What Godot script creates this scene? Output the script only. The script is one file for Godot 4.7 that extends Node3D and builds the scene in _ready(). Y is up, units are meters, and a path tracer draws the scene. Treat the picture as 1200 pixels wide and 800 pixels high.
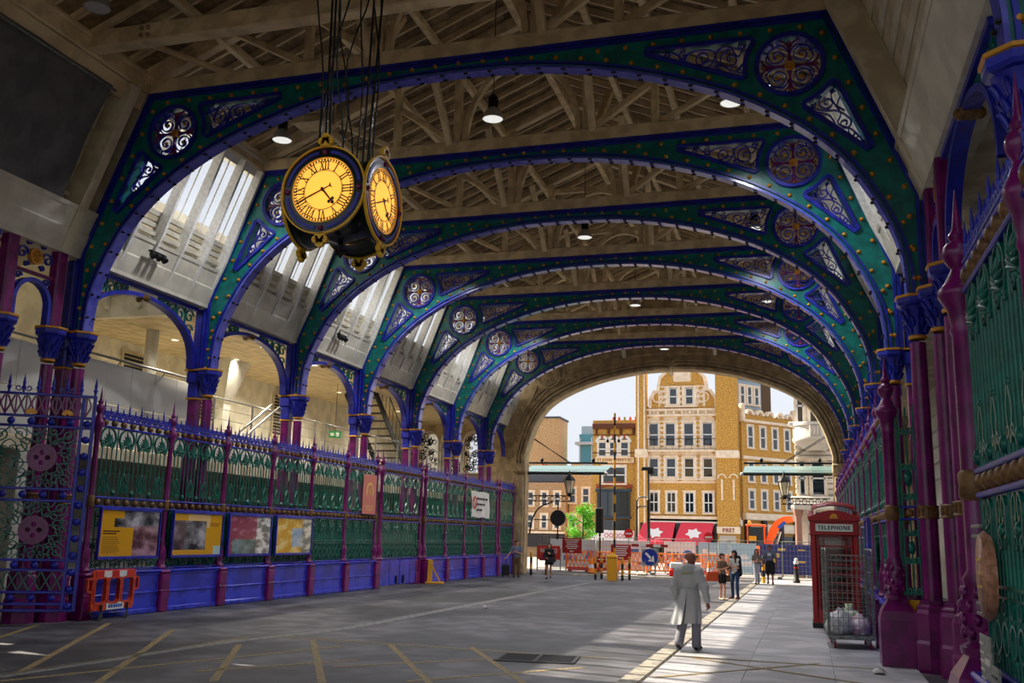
extends Node3D
# A covered market avenue: iron arch ribs, railings, hanging clock, street beyond the end arch.
# x across (camera at 0), y up, -z along the avenue.

const AX := -6.7          # centre line of the avenue
const ZR := [-8.75, -17.6, -22.536, -27.471, -32.407, -37.343, -42.279, -47.215]   # arch ribs
const ZE := -51.2         # end wall
const PL := 2.469         # railing bay
const LAMP := 17.0     # pendant lamps
var M := {}
var used := {}
var rng := RandomNumberGenerator.new()
const ORD := ["first", "second", "third", "fourth", "fifth", "sixth", "seventh", "eighth", "ninth", "tenth", "eleventh", "twelfth", "thirteenth", "fourteenth", "fifteenth", "sixteenth"]

func _ready():
	rng.seed = 7
	# ---- camera
	var cam := Camera3D.new()
	cam.name = "camera"
	cam.fov = rad_to_deg(2.0 * atan(400.0 / 1140.0))
	cam.basis = Basis(Vector3.UP, 0.2936) * Basis(Vector3.RIGHT, 0.1965) * Basis(Vector3.BACK, 0.0236)
	cam.position = Vector3(0, 2.0, 0)
	cam.far = 600.0
	add_child(cam)
	# ---- sky
	var env := Environment.new()
	var sm := ProceduralSkyMaterial.new()
	sm.sky_top_color = Color(0.80, 0.83, 0.88)
	sm.sky_horizon_color = Color(0.765, 0.775, 0.795)
	sm.ground_horizon_color = Color(0.62, 0.60, 0.58)
	sm.ground_bottom_color = Color(0.40, 0.39, 0.38)
	sm.sky_curve = 0.2
	sm.sky_energy_multiplier = 1.0
	sm.ground_energy_multiplier = 1.0
	var sky := Sky.new()
	sky.sky_material = sm
	env.background_mode = Environment.BG_SKY
	env.sky = sky
	env.background_energy_multiplier = 1.0
	env.tonemap_mode = Environment.TONE_MAPPER_LINEAR
	env.tonemap_exposure = 1.5
	env.sdfgi_enabled = true
	env.ssao_enabled = true
	env.ssil_enabled = true
	var we := WorldEnvironment.new()
	we.name = "world_environment"
	we.environment = env
	add_child(we)
	# ---- sun: from the left and a little ahead, 40 degrees up
	var sun := DirectionalLight3D.new()
	sun.name = "sun"
	add_child(sun)
	sun.look_at_from_position(Vector3.ZERO, Vector3(0.729, -0.643, 0.237), Vector3.UP)
	sun.light_color = Color(1.0, 0.95, 0.87)
	sun.light_energy = 3.2
	sun.light_angular_distance = 0.53
	sun.shadow_enabled = true
	# ---- everything
	build_materials()
	build_ground()
	build_roof()
	build_ribs()
	build_clerestory()
	build_sides()
	build_end_wall()
	build_railings()
	build_clock()
	build_lamps()
	build_hall_things()
	build_street()
	build_buildings()
	build_people()

# ============================================================ mesh builder
class MB:
	var v := PackedVector3Array()
	var n := PackedVector3Array()
	var t := PackedVector2Array()
	var ix := PackedInt32Array()
	var xf := Transform3D()
	func vert(p, nn, uv = Vector2.ZERO):
		v.append(xf * p)
		n.append((xf.basis * nn).normalized())
		t.append(uv)
		return v.size() - 1
	func idx(a, b, c):          # a, b, c anticlockwise seen from outside
		if xf.basis.determinant() < 0.0:
			ix.append(a); ix.append(b); ix.append(c)
		else:
			ix.append(a); ix.append(c); ix.append(b)
	func tri(a, b, c):
		var nn: Vector3 = (b - a).cross(c - a)
		if nn.length_squared() < 1e-16:
			return
		nn = nn.normalized()
		var i = vert(a, nn); vert(b, nn); vert(c, nn)
		idx(i, i + 1, i + 2)
	func quad(a, b, c, d):
		var nn: Vector3 = (c - a).cross(d - b)
		if nn.length_squared() < 1e-16:
			return
		nn = nn.normalized()
		var i = vert(a, nn, Vector2(0, 1)); vert(b, nn, Vector2(1, 1)); vert(c, nn, Vector2(1, 0)); vert(d, nn, Vector2(0, 0))
		idx(i, i + 1, i + 2)
		idx(i, i + 2, i + 3)
	func box(c, s, bv = 0.0, b = Basis.IDENTITY):
		var h: Vector3 = s * 0.5
		var sg := [-1.0, 1.0]
		if bv <= 0.0:
			for ax in 3:
				for q in sg:
					var o := Vector3.ZERO; o[ax] = q * h[ax]
					var e1 := Vector3.ZERO; e1[(ax + 1) % 3] = h[(ax + 1) % 3]
					var e2 := Vector3.ZERO; e2[(ax + 2) % 3] = h[(ax + 2) % 3] * q
					quad(c + b * (o - e1 - e2), c + b * (o + e1 - e2), c + b * (o + e1 + e2), c + b * (o - e1 + e2))
			return
		var k := Vector3(bv, bv, bv)
		k = k.min(h * 0.98)
		for ax in 3:
			var a1 = (ax + 1) % 3
			var a2 = (ax + 2) % 3
			for q in sg:
				var o := Vector3.ZERO; o[ax] = q * h[ax]
				var e1 := Vector3.ZERO; e1[a1] = h[a1] - k[a1]
				var e2 := Vector3.ZERO; e2[a2] = (h[a2] - k[a2]) * q
				quad(c + b * (o - e1 - e2), c + b * (o + e1 - e2), c + b * (o + e1 + e2), c + b * (o - e1 + e2))
			for q in sg:          # bevel strips along ax
				for w in sg:
					var p1 := Vector3.ZERO; p1[a1] = q * h[a1]; p1[a2] = w * (h[a2] - k[a2])
					var p2 := Vector3.ZERO; p2[a1] = q * (h[a1] - k[a1]); p2[a2] = w * h[a2]
					var l := Vector3.ZERO; l[ax] = (h[ax] - k[ax]) * q * w
					if _out(p1 + l, p1 - l, p2 - l):
						quad(c + b * (p1 + l), c + b * (p1 - l), c + b * (p2 - l), c + b * (p2 + l))
					else:
						quad(c + b * (p1 - l), c + b * (p1 + l), c + b * (p2 + l), c + b * (p2 - l))
		for sx in sg:
			for sy in sg:
				for sz in sg:
					var p := Vector3(sx * h.x, sy * (h.y - k.y), sz * (h.z - k.z))
					var r := Vector3(sx * (h.x - k.x), sy * h.y, sz * (h.z - k.z))
					var w := Vector3(sx * (h.x - k.x), sy * (h.y - k.y), sz * h.z)
					if _out(p, r, w):
						tri(c + b * p, c + b * r, c + b * w)
					else:
						tri(c + b * p, c + b * w, c + b * r)
	func _out(a, b, c) -> bool:
		return (b - a).cross(c - a).dot(a + b + c) > 0.0
	func bar(a, b, w, h, up = Vector3.UP, bv = 0.0):   # box beam from a to b
		var d: Vector3 = b - a
		var z := d.normalized()
		var x: Vector3 = up.cross(z)
		if x.length() < 0.01:
			x = Vector3.RIGHT.cross(z)
		x = x.normalized()
		var y := z.cross(x)
		box((a + b) * 0.5, Vector3(w, h, d.length()), bv, Basis(x, y, z))
	func tube(pts, r, sides = 6, closed = false, caps = true):   # r a number or an array
		var m = pts.size()
		var fr := []
		var prev := Vector3.ZERO
		for i in m:
			var d: Vector3
			if closed:
				d = pts[(i + 1) % m] - pts[(i - 1 + m) % m]
			else:
				d = pts[min(i + 1, m - 1)] - pts[max(i - 1, 0)]
			d = d.normalized()
			var x: Vector3 = prev - d * prev.dot(d)
			if x.length() < 0.05:
				x = Vector3.UP.cross(d)
				if x.length() < 0.2:
					x = Vector3.RIGHT.cross(d)
			x = x.normalized()
			prev = x
			fr.append([x, d.cross(x)])
		var base := v.size()
		for i in m:
			var rr = r[i] if r is Array else r
			for k in sides:
				var a = TAU * k / sides
				var o: Vector3 = fr[i][0] * cos(a) + fr[i][1] * sin(a)
				vert(pts[i] + o * rr, o)
		for i in (m if closed else m - 1):
			var j = (i + 1) % m
			for k in sides:
				var l = (k + 1) % sides
				var a = base + i * sides + k
				var bb = base + i * sides + l
				var c = base + j * sides + l
				var d2 = base + j * sides + k
				idx(a, bb, c); idx(a, c, d2)
		if caps and not closed:
			for e in [0, m - 1]:
				var rr = r[e] if r is Array else r
				for k in range(1, sides - 1):
					var q := []
					for l in [0, k, k + 1]:
						var a = TAU * l / sides
						q.append(pts[e] + (fr[e][0] * cos(a) + fr[e][1] * sin(a)) * rr)
					if e == 0:
						tri(q[0], q[2], q[1])
					else:
						tri(q[0], q[1], q[2])
	func lathe(prof, segs = 12, at = Vector3.ZERO, phase = 0.0, soft = 0.7):   # prof: Vector2(r, y) from the bottom up
		var m = prof.size()
		var ns := []
		for i in m - 1:
			var d: Vector2 = prof[i + 1] - prof[i]
			ns.append(Vector2(d.y, -d.x).normalized() if d.length() > 1e-6 else Vector2(1, 0))
		for i in m - 1:
			var n0: Vector2 = ns[i]
			var n1: Vector2 = ns[i]
			if i > 0 and ns[i].dot(ns[i - 1]) > soft:
				n0 = (ns[i] + ns[i - 1]).normalized()
			if i < m - 2 and ns[i].dot(ns[i + 1]) > soft:
				n1 = (ns[i] + ns[i + 1]).normalized()
			var base := v.size()
			for k in segs + 1:
				var a = TAU * k / segs + phase
				var c := Vector3(cos(a), 0, sin(a))
				vert(at + c * prof[i].x + Vector3(0, prof[i].y, 0), c * n0.x + Vector3(0, n0.y, 0))
				vert(at + c * prof[i + 1].x + Vector3(0, prof[i + 1].y, 0), c * n1.x + Vector3(0, n1.y, 0))
			for k in segs:
				var a = base + k * 2
				idx(a, a + 1, a + 3); idx(a, a + 3, a + 2)
	func prism(prof, sides, at = Vector3.ZERO, phase = 0.0):   # faceted lathe
		for i in prof.size() - 1:
			for k in sides:
				var a0 = TAU * k / sides + phase
				var a1 = TAU * (k + 1) / sides + phase
				var c0 := Vector3(cos(a0), 0, sin(a0))
				var c1 := Vector3(cos(a1), 0, sin(a1))
				var y0 := Vector3(0, prof[i].y, 0)
				var y1 := Vector3(0, prof[i + 1].y, 0)
				var p0 = at + c0 * prof[i].x + y0
				var p1 = at + c1 * prof[i].x + y0
				var p2 = at + c1 * prof[i + 1].x + y1
				var p3 = at + c0 * prof[i + 1].x + y1
				if prof[i].x < 1e-5:
					tri(p0, p3, p2)
				elif prof[i + 1].x < 1e-5:
					tri(p0, p3, p1)
				else:
					quad(p0, p3, p2, p1)
	func extrude(poly, z0, z1, skip_x = []):      # poly in xy, any winding
		var p := PackedVector2Array(poly)
		if Geometry2D.is_polygon_clockwise(p):
			p.reverse()
		var ti := Geometry2D.triangulate_polygon(p)
		for i in range(0, ti.size(), 3):
			var a := p[ti[i]]; var b := p[ti[i + 1]]; var c := p[ti[i + 2]]
			if (b - a).cross(c - a) < 0:
				var s := b; b = c; c = s
			tri(Vector3(a.x, a.y, z1), Vector3(b.x, b.y, z1), Vector3(c.x, c.y, z1))
			tri(Vector3(a.x, a.y, z0), Vector3(c.x, c.y, z0), Vector3(b.x, b.y, z0))
		for i in p.size():
			var a := p[i]; var b := p[(i + 1) % p.size()]
			var skip := false
			for x in skip_x:
				if abs(a.x - x) < 1e-4 and abs(b.x - x) < 1e-4:
					skip = true
			if not skip:
				quad(Vector3(a.x, a.y, z0), Vector3(b.x, b.y, z0), Vector3(b.x, b.y, z1), Vector3(a.x, a.y, z1))
	func holed(outer, holes, z0, z1):    # extruded polygon with holes, cut through each hole
		var pieces := [PackedVector2Array(outer)]
		var cuts := []
		for h in holes:
			var hx := 0.0
			for q in h:
				hx += q.x
			hx /= h.size()
			cuts.append(hx)
			var nx := []
			for pc in pieces:
				for side in [-1, 1]:
					var half := PackedVector2Array([Vector2(hx, -500), Vector2(hx + side * 500.0, -500), Vector2(hx + side * 500.0, 500), Vector2(hx, 500)])
					for q in Geometry2D.intersect_polygons(pc, half):
						for w in Geometry2D.clip_polygons(q, PackedVector2Array(h)):
							nx.append(w)
			pieces = nx
		for pc in pieces:
			extrude(pc, z0, z1, cuts)
	func ribbon(pts, w, z0, z1, closed = false):   # flat bar along a curve in xy
		var m = pts.size()
		var L := []
		var R := []
		for i in m:
			var d: Vector2
			if closed:
				d = pts[(i + 1) % m] - pts[(i - 1 + m) % m]
			else:
				d = pts[min(i + 1, m - 1)] - pts[max(i - 1, 0)]
			d = d.normalized()
			var ww = w[i] if w is Array else w
			var o: Vector2 = Vector2(-d.y, d.x) * ww * 0.5
			L.append(pts[i] + o); R.append(pts[i] - o)
		for i in (m if closed else m - 1):
			var j = (i + 1) % m
			var a: Vector2 = R[i]; var b: Vector2 = R[j]; var c: Vector2 = L[j]; var d2: Vector2 = L[i]
			quad(Vector3(a.x, a.y, z1), Vector3(b.x, b.y, z1), Vector3(c.x, c.y, z1), Vector3(d2.x, d2.y, z1))
			quad(Vector3(d2.x, d2.y, z0), Vector3(c.x, c.y, z0), Vector3(b.x, b.y, z0), Vector3(a.x, a.y, z0))
			quad(Vector3(a.x, a.y, z0), Vector3(b.x, b.y, z0), Vector3(b.x, b.y, z1), Vector3(a.x, a.y, z1))
			quad(Vector3(c.x, c.y, z0), Vector3(d2.x, d2.y, z0), Vector3(d2.x, d2.y, z1), Vector3(c.x, c.y, z1))
	func ball(c, r, segs = 8, rings = 5, sc = Vector3.ONE):
		var pr := []
		for i in rings + 1:
			var a = -PI / 2 + PI * i / rings
			pr.append(Vector2(cos(a) * r, sin(a) * r))
		var keep := xf
		xf = xf * Transform3D(Basis.from_scale(sc), c)
		lathe(pr, segs, Vector3.ZERO, 0.0, -1.0)
		xf = keep
	func mesh(mt) -> ArrayMesh:
		var a := []
		a.resize(Mesh.ARRAY_MAX)
		a[Mesh.ARRAY_VERTEX] = v
		a[Mesh.ARRAY_NORMAL] = n
		a[Mesh.ARRAY_TEX_UV] = t
		a[Mesh.ARRAY_INDEX] = ix
		var me := ArrayMesh.new()
		me.add_surface_from_arrays(Mesh.PRIMITIVE_TRIANGLES, a)
		me.surface_set_material(0, mt)
		return me

# ============================================================ nodes
func numbered(called: String) -> String:
	if not used.has(called):
		used[called] = 0
		return called
	used[called] += 1
	return "%s_%03d" % [called, used[called]]

func thing(called, label, category, at = Vector3.ZERO, turn = 0.0, group = "") -> Node3D:
	var o := Node3D.new()
	o.name = numbered(called)
	add_child(o)
	o.position = at
	o.rotation.y = turn
	o.set_meta("label", label)
	o.set_meta("category", category)
	if group != "":
		o.set_meta("group", group)
	return o

func setting(called) -> Node3D:
	var o := Node3D.new()
	o.name = numbered(called)
	o.set_meta("kind", "structure")
	add_child(o)
	return o

func part(parent, called, me, at = Vector3.ZERO, b = Basis.IDENTITY) -> MeshInstance3D:
	var o := MeshInstance3D.new()
	o.name = called
	o.mesh = me
	o.transform = Transform3D(b, at)
	parent.add_child(o, true)
	return o

func lone(called, me, label, category, at = Vector3.ZERO, b = Basis.IDENTITY, group = "") -> MeshInstance3D:
	var o := part(self, numbered(called), me, at, b)
	o.set_meta("label", label)
	o.set_meta("category", category)
	if group != "":
		o.set_meta("group", group)
	return o

func frame_part(parent, called, at = Vector3.ZERO, turn = 0.0) -> Node3D:
	var o := Node3D.new()
	o.name = called
	o.position = at
	o.rotation.y = turn
	parent.add_child(o, true)
	return o

func bxm(s, mt, bv = 0.0) -> ArrayMesh:
	var m := MB.new()
	m.box(Vector3.ZERO, s, bv)
	return m.mesh(mt)

# ============================================================ curves
func arc(c, r, a0, a1, k) -> Array:
	var o := []
	for i in k + 1:
		var a = lerpf(a0, a1, float(i) / k)
		o.append(c + Vector2(cos(a), sin(a)) * r)
	return o

func spiral(c, r0, r1, a0, a1, k) -> Array:
	var o := []
	for i in k + 1:
		var f = float(i) / k
		o.append(c + Vector2(cos(lerpf(a0, a1, f)), sin(lerpf(a0, a1, f))) * lerpf(r0, r1, f))
	return o

func crom(p, k) -> Array:            # catmull-rom through points
	var o := []
	for i in p.size() - 1:
		var a = p[max(i - 1, 0)]; var b = p[i]; var c = p[i + 1]; var d = p[min(i + 2, p.size() - 1)]
		for j in k:
			var f = float(j) / k
			o.append(0.5 * (2.0 * b + (c - a) * f + (2.0 * a - 5.0 * b + 4.0 * c - d) * f * f + (3.0 * b - a - 3.0 * c + d) * f * f * f))
	o.append(p[p.size() - 1])
	return o

func v3(p, z = 0.0) -> Array:
	var o := []
	for q in p:
		o.append(Vector3(q.x, q.y, z))
	return o

# ============================================================ materials
func noise_tex(c0, c1, freq, seed_, size = 256, oct = 4, lo = 0.3, hi = 0.7) -> ImageTexture:
	var fn := FastNoiseLite.new()
	fn.seed = seed_
	fn.frequency = freq
	fn.fractal_octaves = oct
	var im := fn.get_seamless_image(size, size, false, false, 0.15)
	var o := Image.create(size, size, true, Image.FORMAT_RGB8)
	for y in size:
		for x in size:
			var f = smoothstep(lo, hi, im.get_pixel(x, y).r)
			o.set_pixel(x, y, c0.lerp(c1, f))
	o.generate_mipmaps()
	return ImageTexture.create_from_image(o)

func smat(c, rough = 0.6, metal = 0.0) -> StandardMaterial3D:
	var m := StandardMaterial3D.new()
	m.albedo_color = c
	m.roughness = rough
	m.metallic = metal
	return m

func tmat(c0, c1, freq, sd, scale, rough = 0.6, metal = 0.0, size = 256, oct = 4) -> StandardMaterial3D:
	var m := smat(Color.WHITE, rough, metal)
	m.albedo_texture = noise_tex(c0, c1, freq, sd, size, oct)
	m.uv1_triplanar = true
	m.uv1_world_triplanar = true
	m.uv1_scale = Vector3.ONE * scale
	return m

func glow(c, e) -> StandardMaterial3D:
	var m := smat(c, 0.6)
	m.emission_enabled = true
	m.emission = c
	m.emission_energy_multiplier = e
	return m

func glass(c, a, rough = 0.02) -> StandardMaterial3D:
	var m := smat(Color(c.r, c.g, c.b, a), rough)
	m.transparency = BaseMaterial3D.TRANSPARENCY_ALPHA
	return m

func build_materials():
	M.green = tmat(Color(0.0, 0.47, 0.44), Color(0.0, 0.38, 0.36), 0.02, 3, 0.5, 0.34)
	M.green_bar = tmat(Color(0.0, 0.44, 0.37), Color(0.0, 0.34, 0.29), 0.02, 4, 0.7, 0.33)
	M.blue = tmat(Color(0.13, 0.17, 0.68), Color(0.09, 0.12, 0.54), 0.02, 5, 0.5, 0.36)
	M.purple = tmat(Color(0.48, 0.05, 0.40), Color(0.37, 0.03, 0.31), 0.02, 6, 0.5, 0.3)
	M.soffit = tmat(Color(0.36, 0.37, 0.78), Color(0.29, 0.30, 0.69), 0.02, 8, 0.5, 0.2)
	M.dado = tmat(Color(0.20, 0.25, 0.80), Color(0.15, 0.19, 0.66), 0.015, 9, 0.4, 0.25)
	M.gold = smat(Color(0.80, 0.56, 0.18), 0.4, 0.35)
	M.bobbin = tmat(Color(0.50, 0.36, 0.18), Color(0.38, 0.26, 0.12), 0.03, 10, 1.0, 0.5, 0.1)
	M.iron = smat(Color(0.06, 0.06, 0.07), 0.5, 0.2)
	M.black = smat(Color(0.025, 0.025, 0.03), 0.55)
	M.cream = tmat(Color(0.84, 0.80, 0.68), Color(0.73, 0.68, 0.56), 0.012, 11, 0.35, 0.6)
	M.cream2 = tmat(Color(0.85, 0.83, 0.76), Color(0.77, 0.75, 0.68), 0.012, 12, 0.35, 0.6)
	M.fin = tmat(Color(0.90, 0.90, 0.88), Color(0.84, 0.83, 0.80), 0.05, 13, 0.6, 0.6)
	M.timber = tmat(Color(0.88, 0.80, 0.64), Color(0.77, 0.69, 0.54), 0.012, 14, 0.5, 0.65)
	M.board = tmat(Color(0.60, 0.51, 0.38), Color(0.46, 0.39, 0.28), 0.02, 15, 0.5, 0.75)
	M.board2 = tmat(Color(0.54, 0.46, 0.34), Color(0.41, 0.35, 0.25), 0.02, 16, 0.5, 0.75)
	M.stone = tmat(Color(0.74, 0.65, 0.50), Color(0.62, 0.54, 0.41), 0.02, 17, 0.3, 0.8)
	M.white = tmat(Color(0.84, 0.83, 0.79), Color(0.76, 0.75, 0.70), 0.01, 18, 0.4, 0.35)
	M.panel_white = smat(Color(0.82, 0.81, 0.77), 0.12)
	M.ply = tmat(Color(0.74, 0.67, 0.53), Color(0.65, 0.58, 0.45), 0.02, 19, 0.3, 0.55)
	M.steel = smat(Color(0.62, 0.62, 0.60), 0.32, 0.85)
	M.galv = tmat(Color(0.58, 0.59, 0.56), Color(0.42, 0.43, 0.40), 0.05, 20, 1.2, 0.45, 0.6)
	M.glass = glass(Color(0.92, 0.96, 1.0), 0.10)
	M.asphalt = tmat(Color(0.40, 0.395, 0.41), Color(0.255, 0.255, 0.27), 0.006, 21, 0.055, 0.55, 0.0, 512, 6)
	M.asphalt.detail_enabled = true
	M.asphalt.detail_blend_mode = BaseMaterial3D.BLEND_MODE_MUL
	M.asphalt.detail_albedo = noise_tex(Color(0.72, 0.72, 0.72), Color(1, 1, 1), 0.08, 22, 256, 3)
	M.pave = tmat(Color(0.71, 0.70, 0.71), Color(0.60, 0.60, 0.61), 0.012, 23, 0.25, 0.55, 0.0, 256, 5)
	M.pave2 = tmat(Color(0.67, 0.66, 0.67), Color(0.57, 0.57, 0.58), 0.012, 24, 0.25, 0.55, 0.0, 256, 5)
	M.kerb = tmat(Color(0.70, 0.67, 0.60), Color(0.57, 0.54, 0.49), 0.03, 25, 0.5, 0.6)
	M.yellow_line = tmat(Color(0.62, 0.52, 0.28), Color(0.44, 0.40, 0.32), 0.06, 26, 0.8, 0.7)
	M.street = tmat(Color(0.66, 0.64, 0.61), Color(0.56, 0.54, 0.52), 0.01, 27, 0.1, 0.85)
	M.skin = smat(Color(0.80, 0.56, 0.44), 0.55)
	M.red = smat(Color(0.56, 0.02, 0.04), 0.42)
	M.amber = glow(Color(1.0, 0.70, 0.27), 0.8)
	M.gilt = smat(Color(0.92, 0.72, 0.10), 0.4, 0.0)
	M.yellow = smat(Color(0.85, 0.60, 0.05), 0.5)
	M.orange = smat(Color(0.95, 0.36, 0.06), 0.5)
	M.clock = smat(Color(0.01, 0.10, 0.09), 0.25)
	M.lamp_glass = glass(Color(0.9, 0.92, 0.92), 0.35, 0.08)

# ============================================================ ground
func build_ground():
	var f = setting("floor")
	var m := MB.new()
	m.box(Vector3(-12, -0.15, -22), Vector3(56, 0.3, 70))
	part(f, "asphalt", m.mesh(M.asphalt))
	m = MB.new()
	m.box(Vector3(-12, -0.16, -110), Vector3(120, 0.3, 106))
	part(f, "street_surface", m.mesh(M.street))
	# pavement slabs on the right, laid in rows
	var pv = setting("floor")
	var sl := [bxm(Vector3(1.297, 0.12, 1.497), M.pave, 0.003), bxm(Vector3(1.297, 0.12, 1.497), M.pave2, 0.003)]
	for r in 34:
		for c in 3:
			part(pv, "paving_slab", sl[(r * 2 + c + int(r / 3.0)) % 2], Vector3(-1.62 + c * 1.3, -0.02 + 0.002 * ((r + c) % 3), -4.0 - r * 1.5))
	var kb = setting("trim_1")
	var ks := bxm(Vector3(0.3, 0.14, 0.98), M.kerb, 0.015)
	for r in 48:
		part(kb, "kerb_stone", ks, Vector3(-2.45, -0.015, -3.5 - r * 1.0))
	# painted box-junction lines (thin paint films)
	var ln := [[-10.44, -11.16, -10.17, -16.96], [-10.05, -10.76, -7.98, -16.39], [-10.43, -11.53, -14.07, -17.86], [-8.87, -11.16, -12.14, -17.32], [-7.65, -11.92, -9.66, -15.77], [-8.87, -17.01, -6.3, -12.41], [-7.34, -17.05, -5.0, -13.03], [-5.89, -17.38, -3.83, -13.6], [-6.9, -13.9, -5.13, -15.86], [-5.34, -13.05, -3.43, -15.57], [-9.9, -17.3, -3.3, -16.88], [-13.3, -13.6, -15.0, -16.9], [-8.4, -12.6, -6.9, -14.8]]
	var yl = thing("box_junction", "faded yellow box junction lines on dark asphalt below the clock", "road marking")
	for a in ln:
		m = MB.new()
		m.bar(Vector3(a[0], 0.002, a[1]), Vector3(a[2], 0.002, a[3]), 0.11, 0.004)
		part(yl, "painted_line", m.mesh(M.yellow_line))
	yl = thing("pavement_marking", "faded yellow crossed lines on the pavement near the purple columns", "road marking")
	for a in [[-2.2, -14.6, 0.1, -17.5], [-1.9, -17.3, 0.9, -15.2], [-2.6, -17.5, 1.1, -17.2]]:
		m = MB.new()
		m.bar(Vector3(a[0], 0.047, a[1]), Vector3(a[2], 0.047, a[3]), 0.09, 0.004)
		part(yl, "painted_line", m.mesh(M.yellow_line))
	# worn concrete channel that bends along the road
	m = MB.new()
	var cp := crom([Vector2(-10.4, -11.0), Vector2(-10.25, -13.08), Vector2(-10.07, -15.85), Vector2(-9.4, -19.2), Vector2(-9.36, -24.8), Vector2(-9.4, -36.2), Vector2(-9.4, -46)], 6)
	m.xf = Transform3D(Basis(Vector3(1, 0, 0), Vector3(0, 0, 1), Vector3(0, -1, 0)), Vector3.ZERO)
	m.ribbon(cp, 0.3, -0.004, 0.02)
	lone("road_channel", m.mesh(tmat(Color(0.52, 0.51, 0.50), Color(0.40, 0.395, 0.39), 0.04, 29, 0.5, 0.65)), "pale concrete drainage channel running along the dark road", "drain")
	# inspection cover
	var mh = thing("manhole_cover", "ribbed black iron inspection cover set in the road", "manhole cover", Vector3(-4.35, 0, -16.3), 0.12)
	m = MB.new()
	for s in [[0, 0.5, 1.3, 0.07], [0, -0.5, 1.3, 0.07]]:
		m.box(Vector3(s[0], 0.008, s[1]), Vector3(s[2], 0.02, s[3]), 0.004)
	for s in [-0.63, 0.0, 0.63]:
		m.box(Vector3(s, 0.009, 0), Vector3(0.06, 0.02, 1.0), 0.004)
	part(mh, "frame", m.mesh(M.iron))
	for sd in [-1, 1]:
		m = MB.new()
		m.box(Vector3(sd * 0.315, 0.003, 0), Vector3(0.57, 0.008, 0.93))
		for i in 12:
			m.box(Vector3(sd * 0.315, 0.01, -0.42 + i * 0.076), Vector3(0.54, 0.012, 0.03))
		part(mh, "lid", m.mesh(M.iron))
	# litter
	var lm := smat(Color(0.8, 0.8, 0.78), 0.7)
	for a in [[0.98, -16.6, 0.1, "crumpled white and green wrapper on the ground by the purple post"], [-3.4, -27.5, 0.12, "torn pale paper scrap lying on the dark road"], [-8.6, -26.5, 0.07, "tiny white paper scrap lying beside the concrete channel"]]:
		m = MB.new()
		rng.seed = 40 + int(a[2] * 100)
		m.lathe([Vector2(a[2] * 0.6, 0), Vector2(a[2], 0.02), Vector2(a[2] * 0.75, 0.05), Vector2(a[2] * 0.3, 0.085), Vector2(0.001, 0.06)], 7)
		for i in m.v.size():
			m.v[i] += Vector3(sin(i * 2.1) * 0.02, abs(sin(i * 1.3)) * 0.012, cos(i * 1.7) * 0.02)
		lone("litter", m.mesh(lm), a[3], "litter", Vector3(a[0], 0.045 if a[0] > -2.6 else 0.0, a[1]))

# ============================================================ roof
func roof_y(u) -> float:
	return 12.15 + (7.6 - abs(u)) * 0.42

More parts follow.
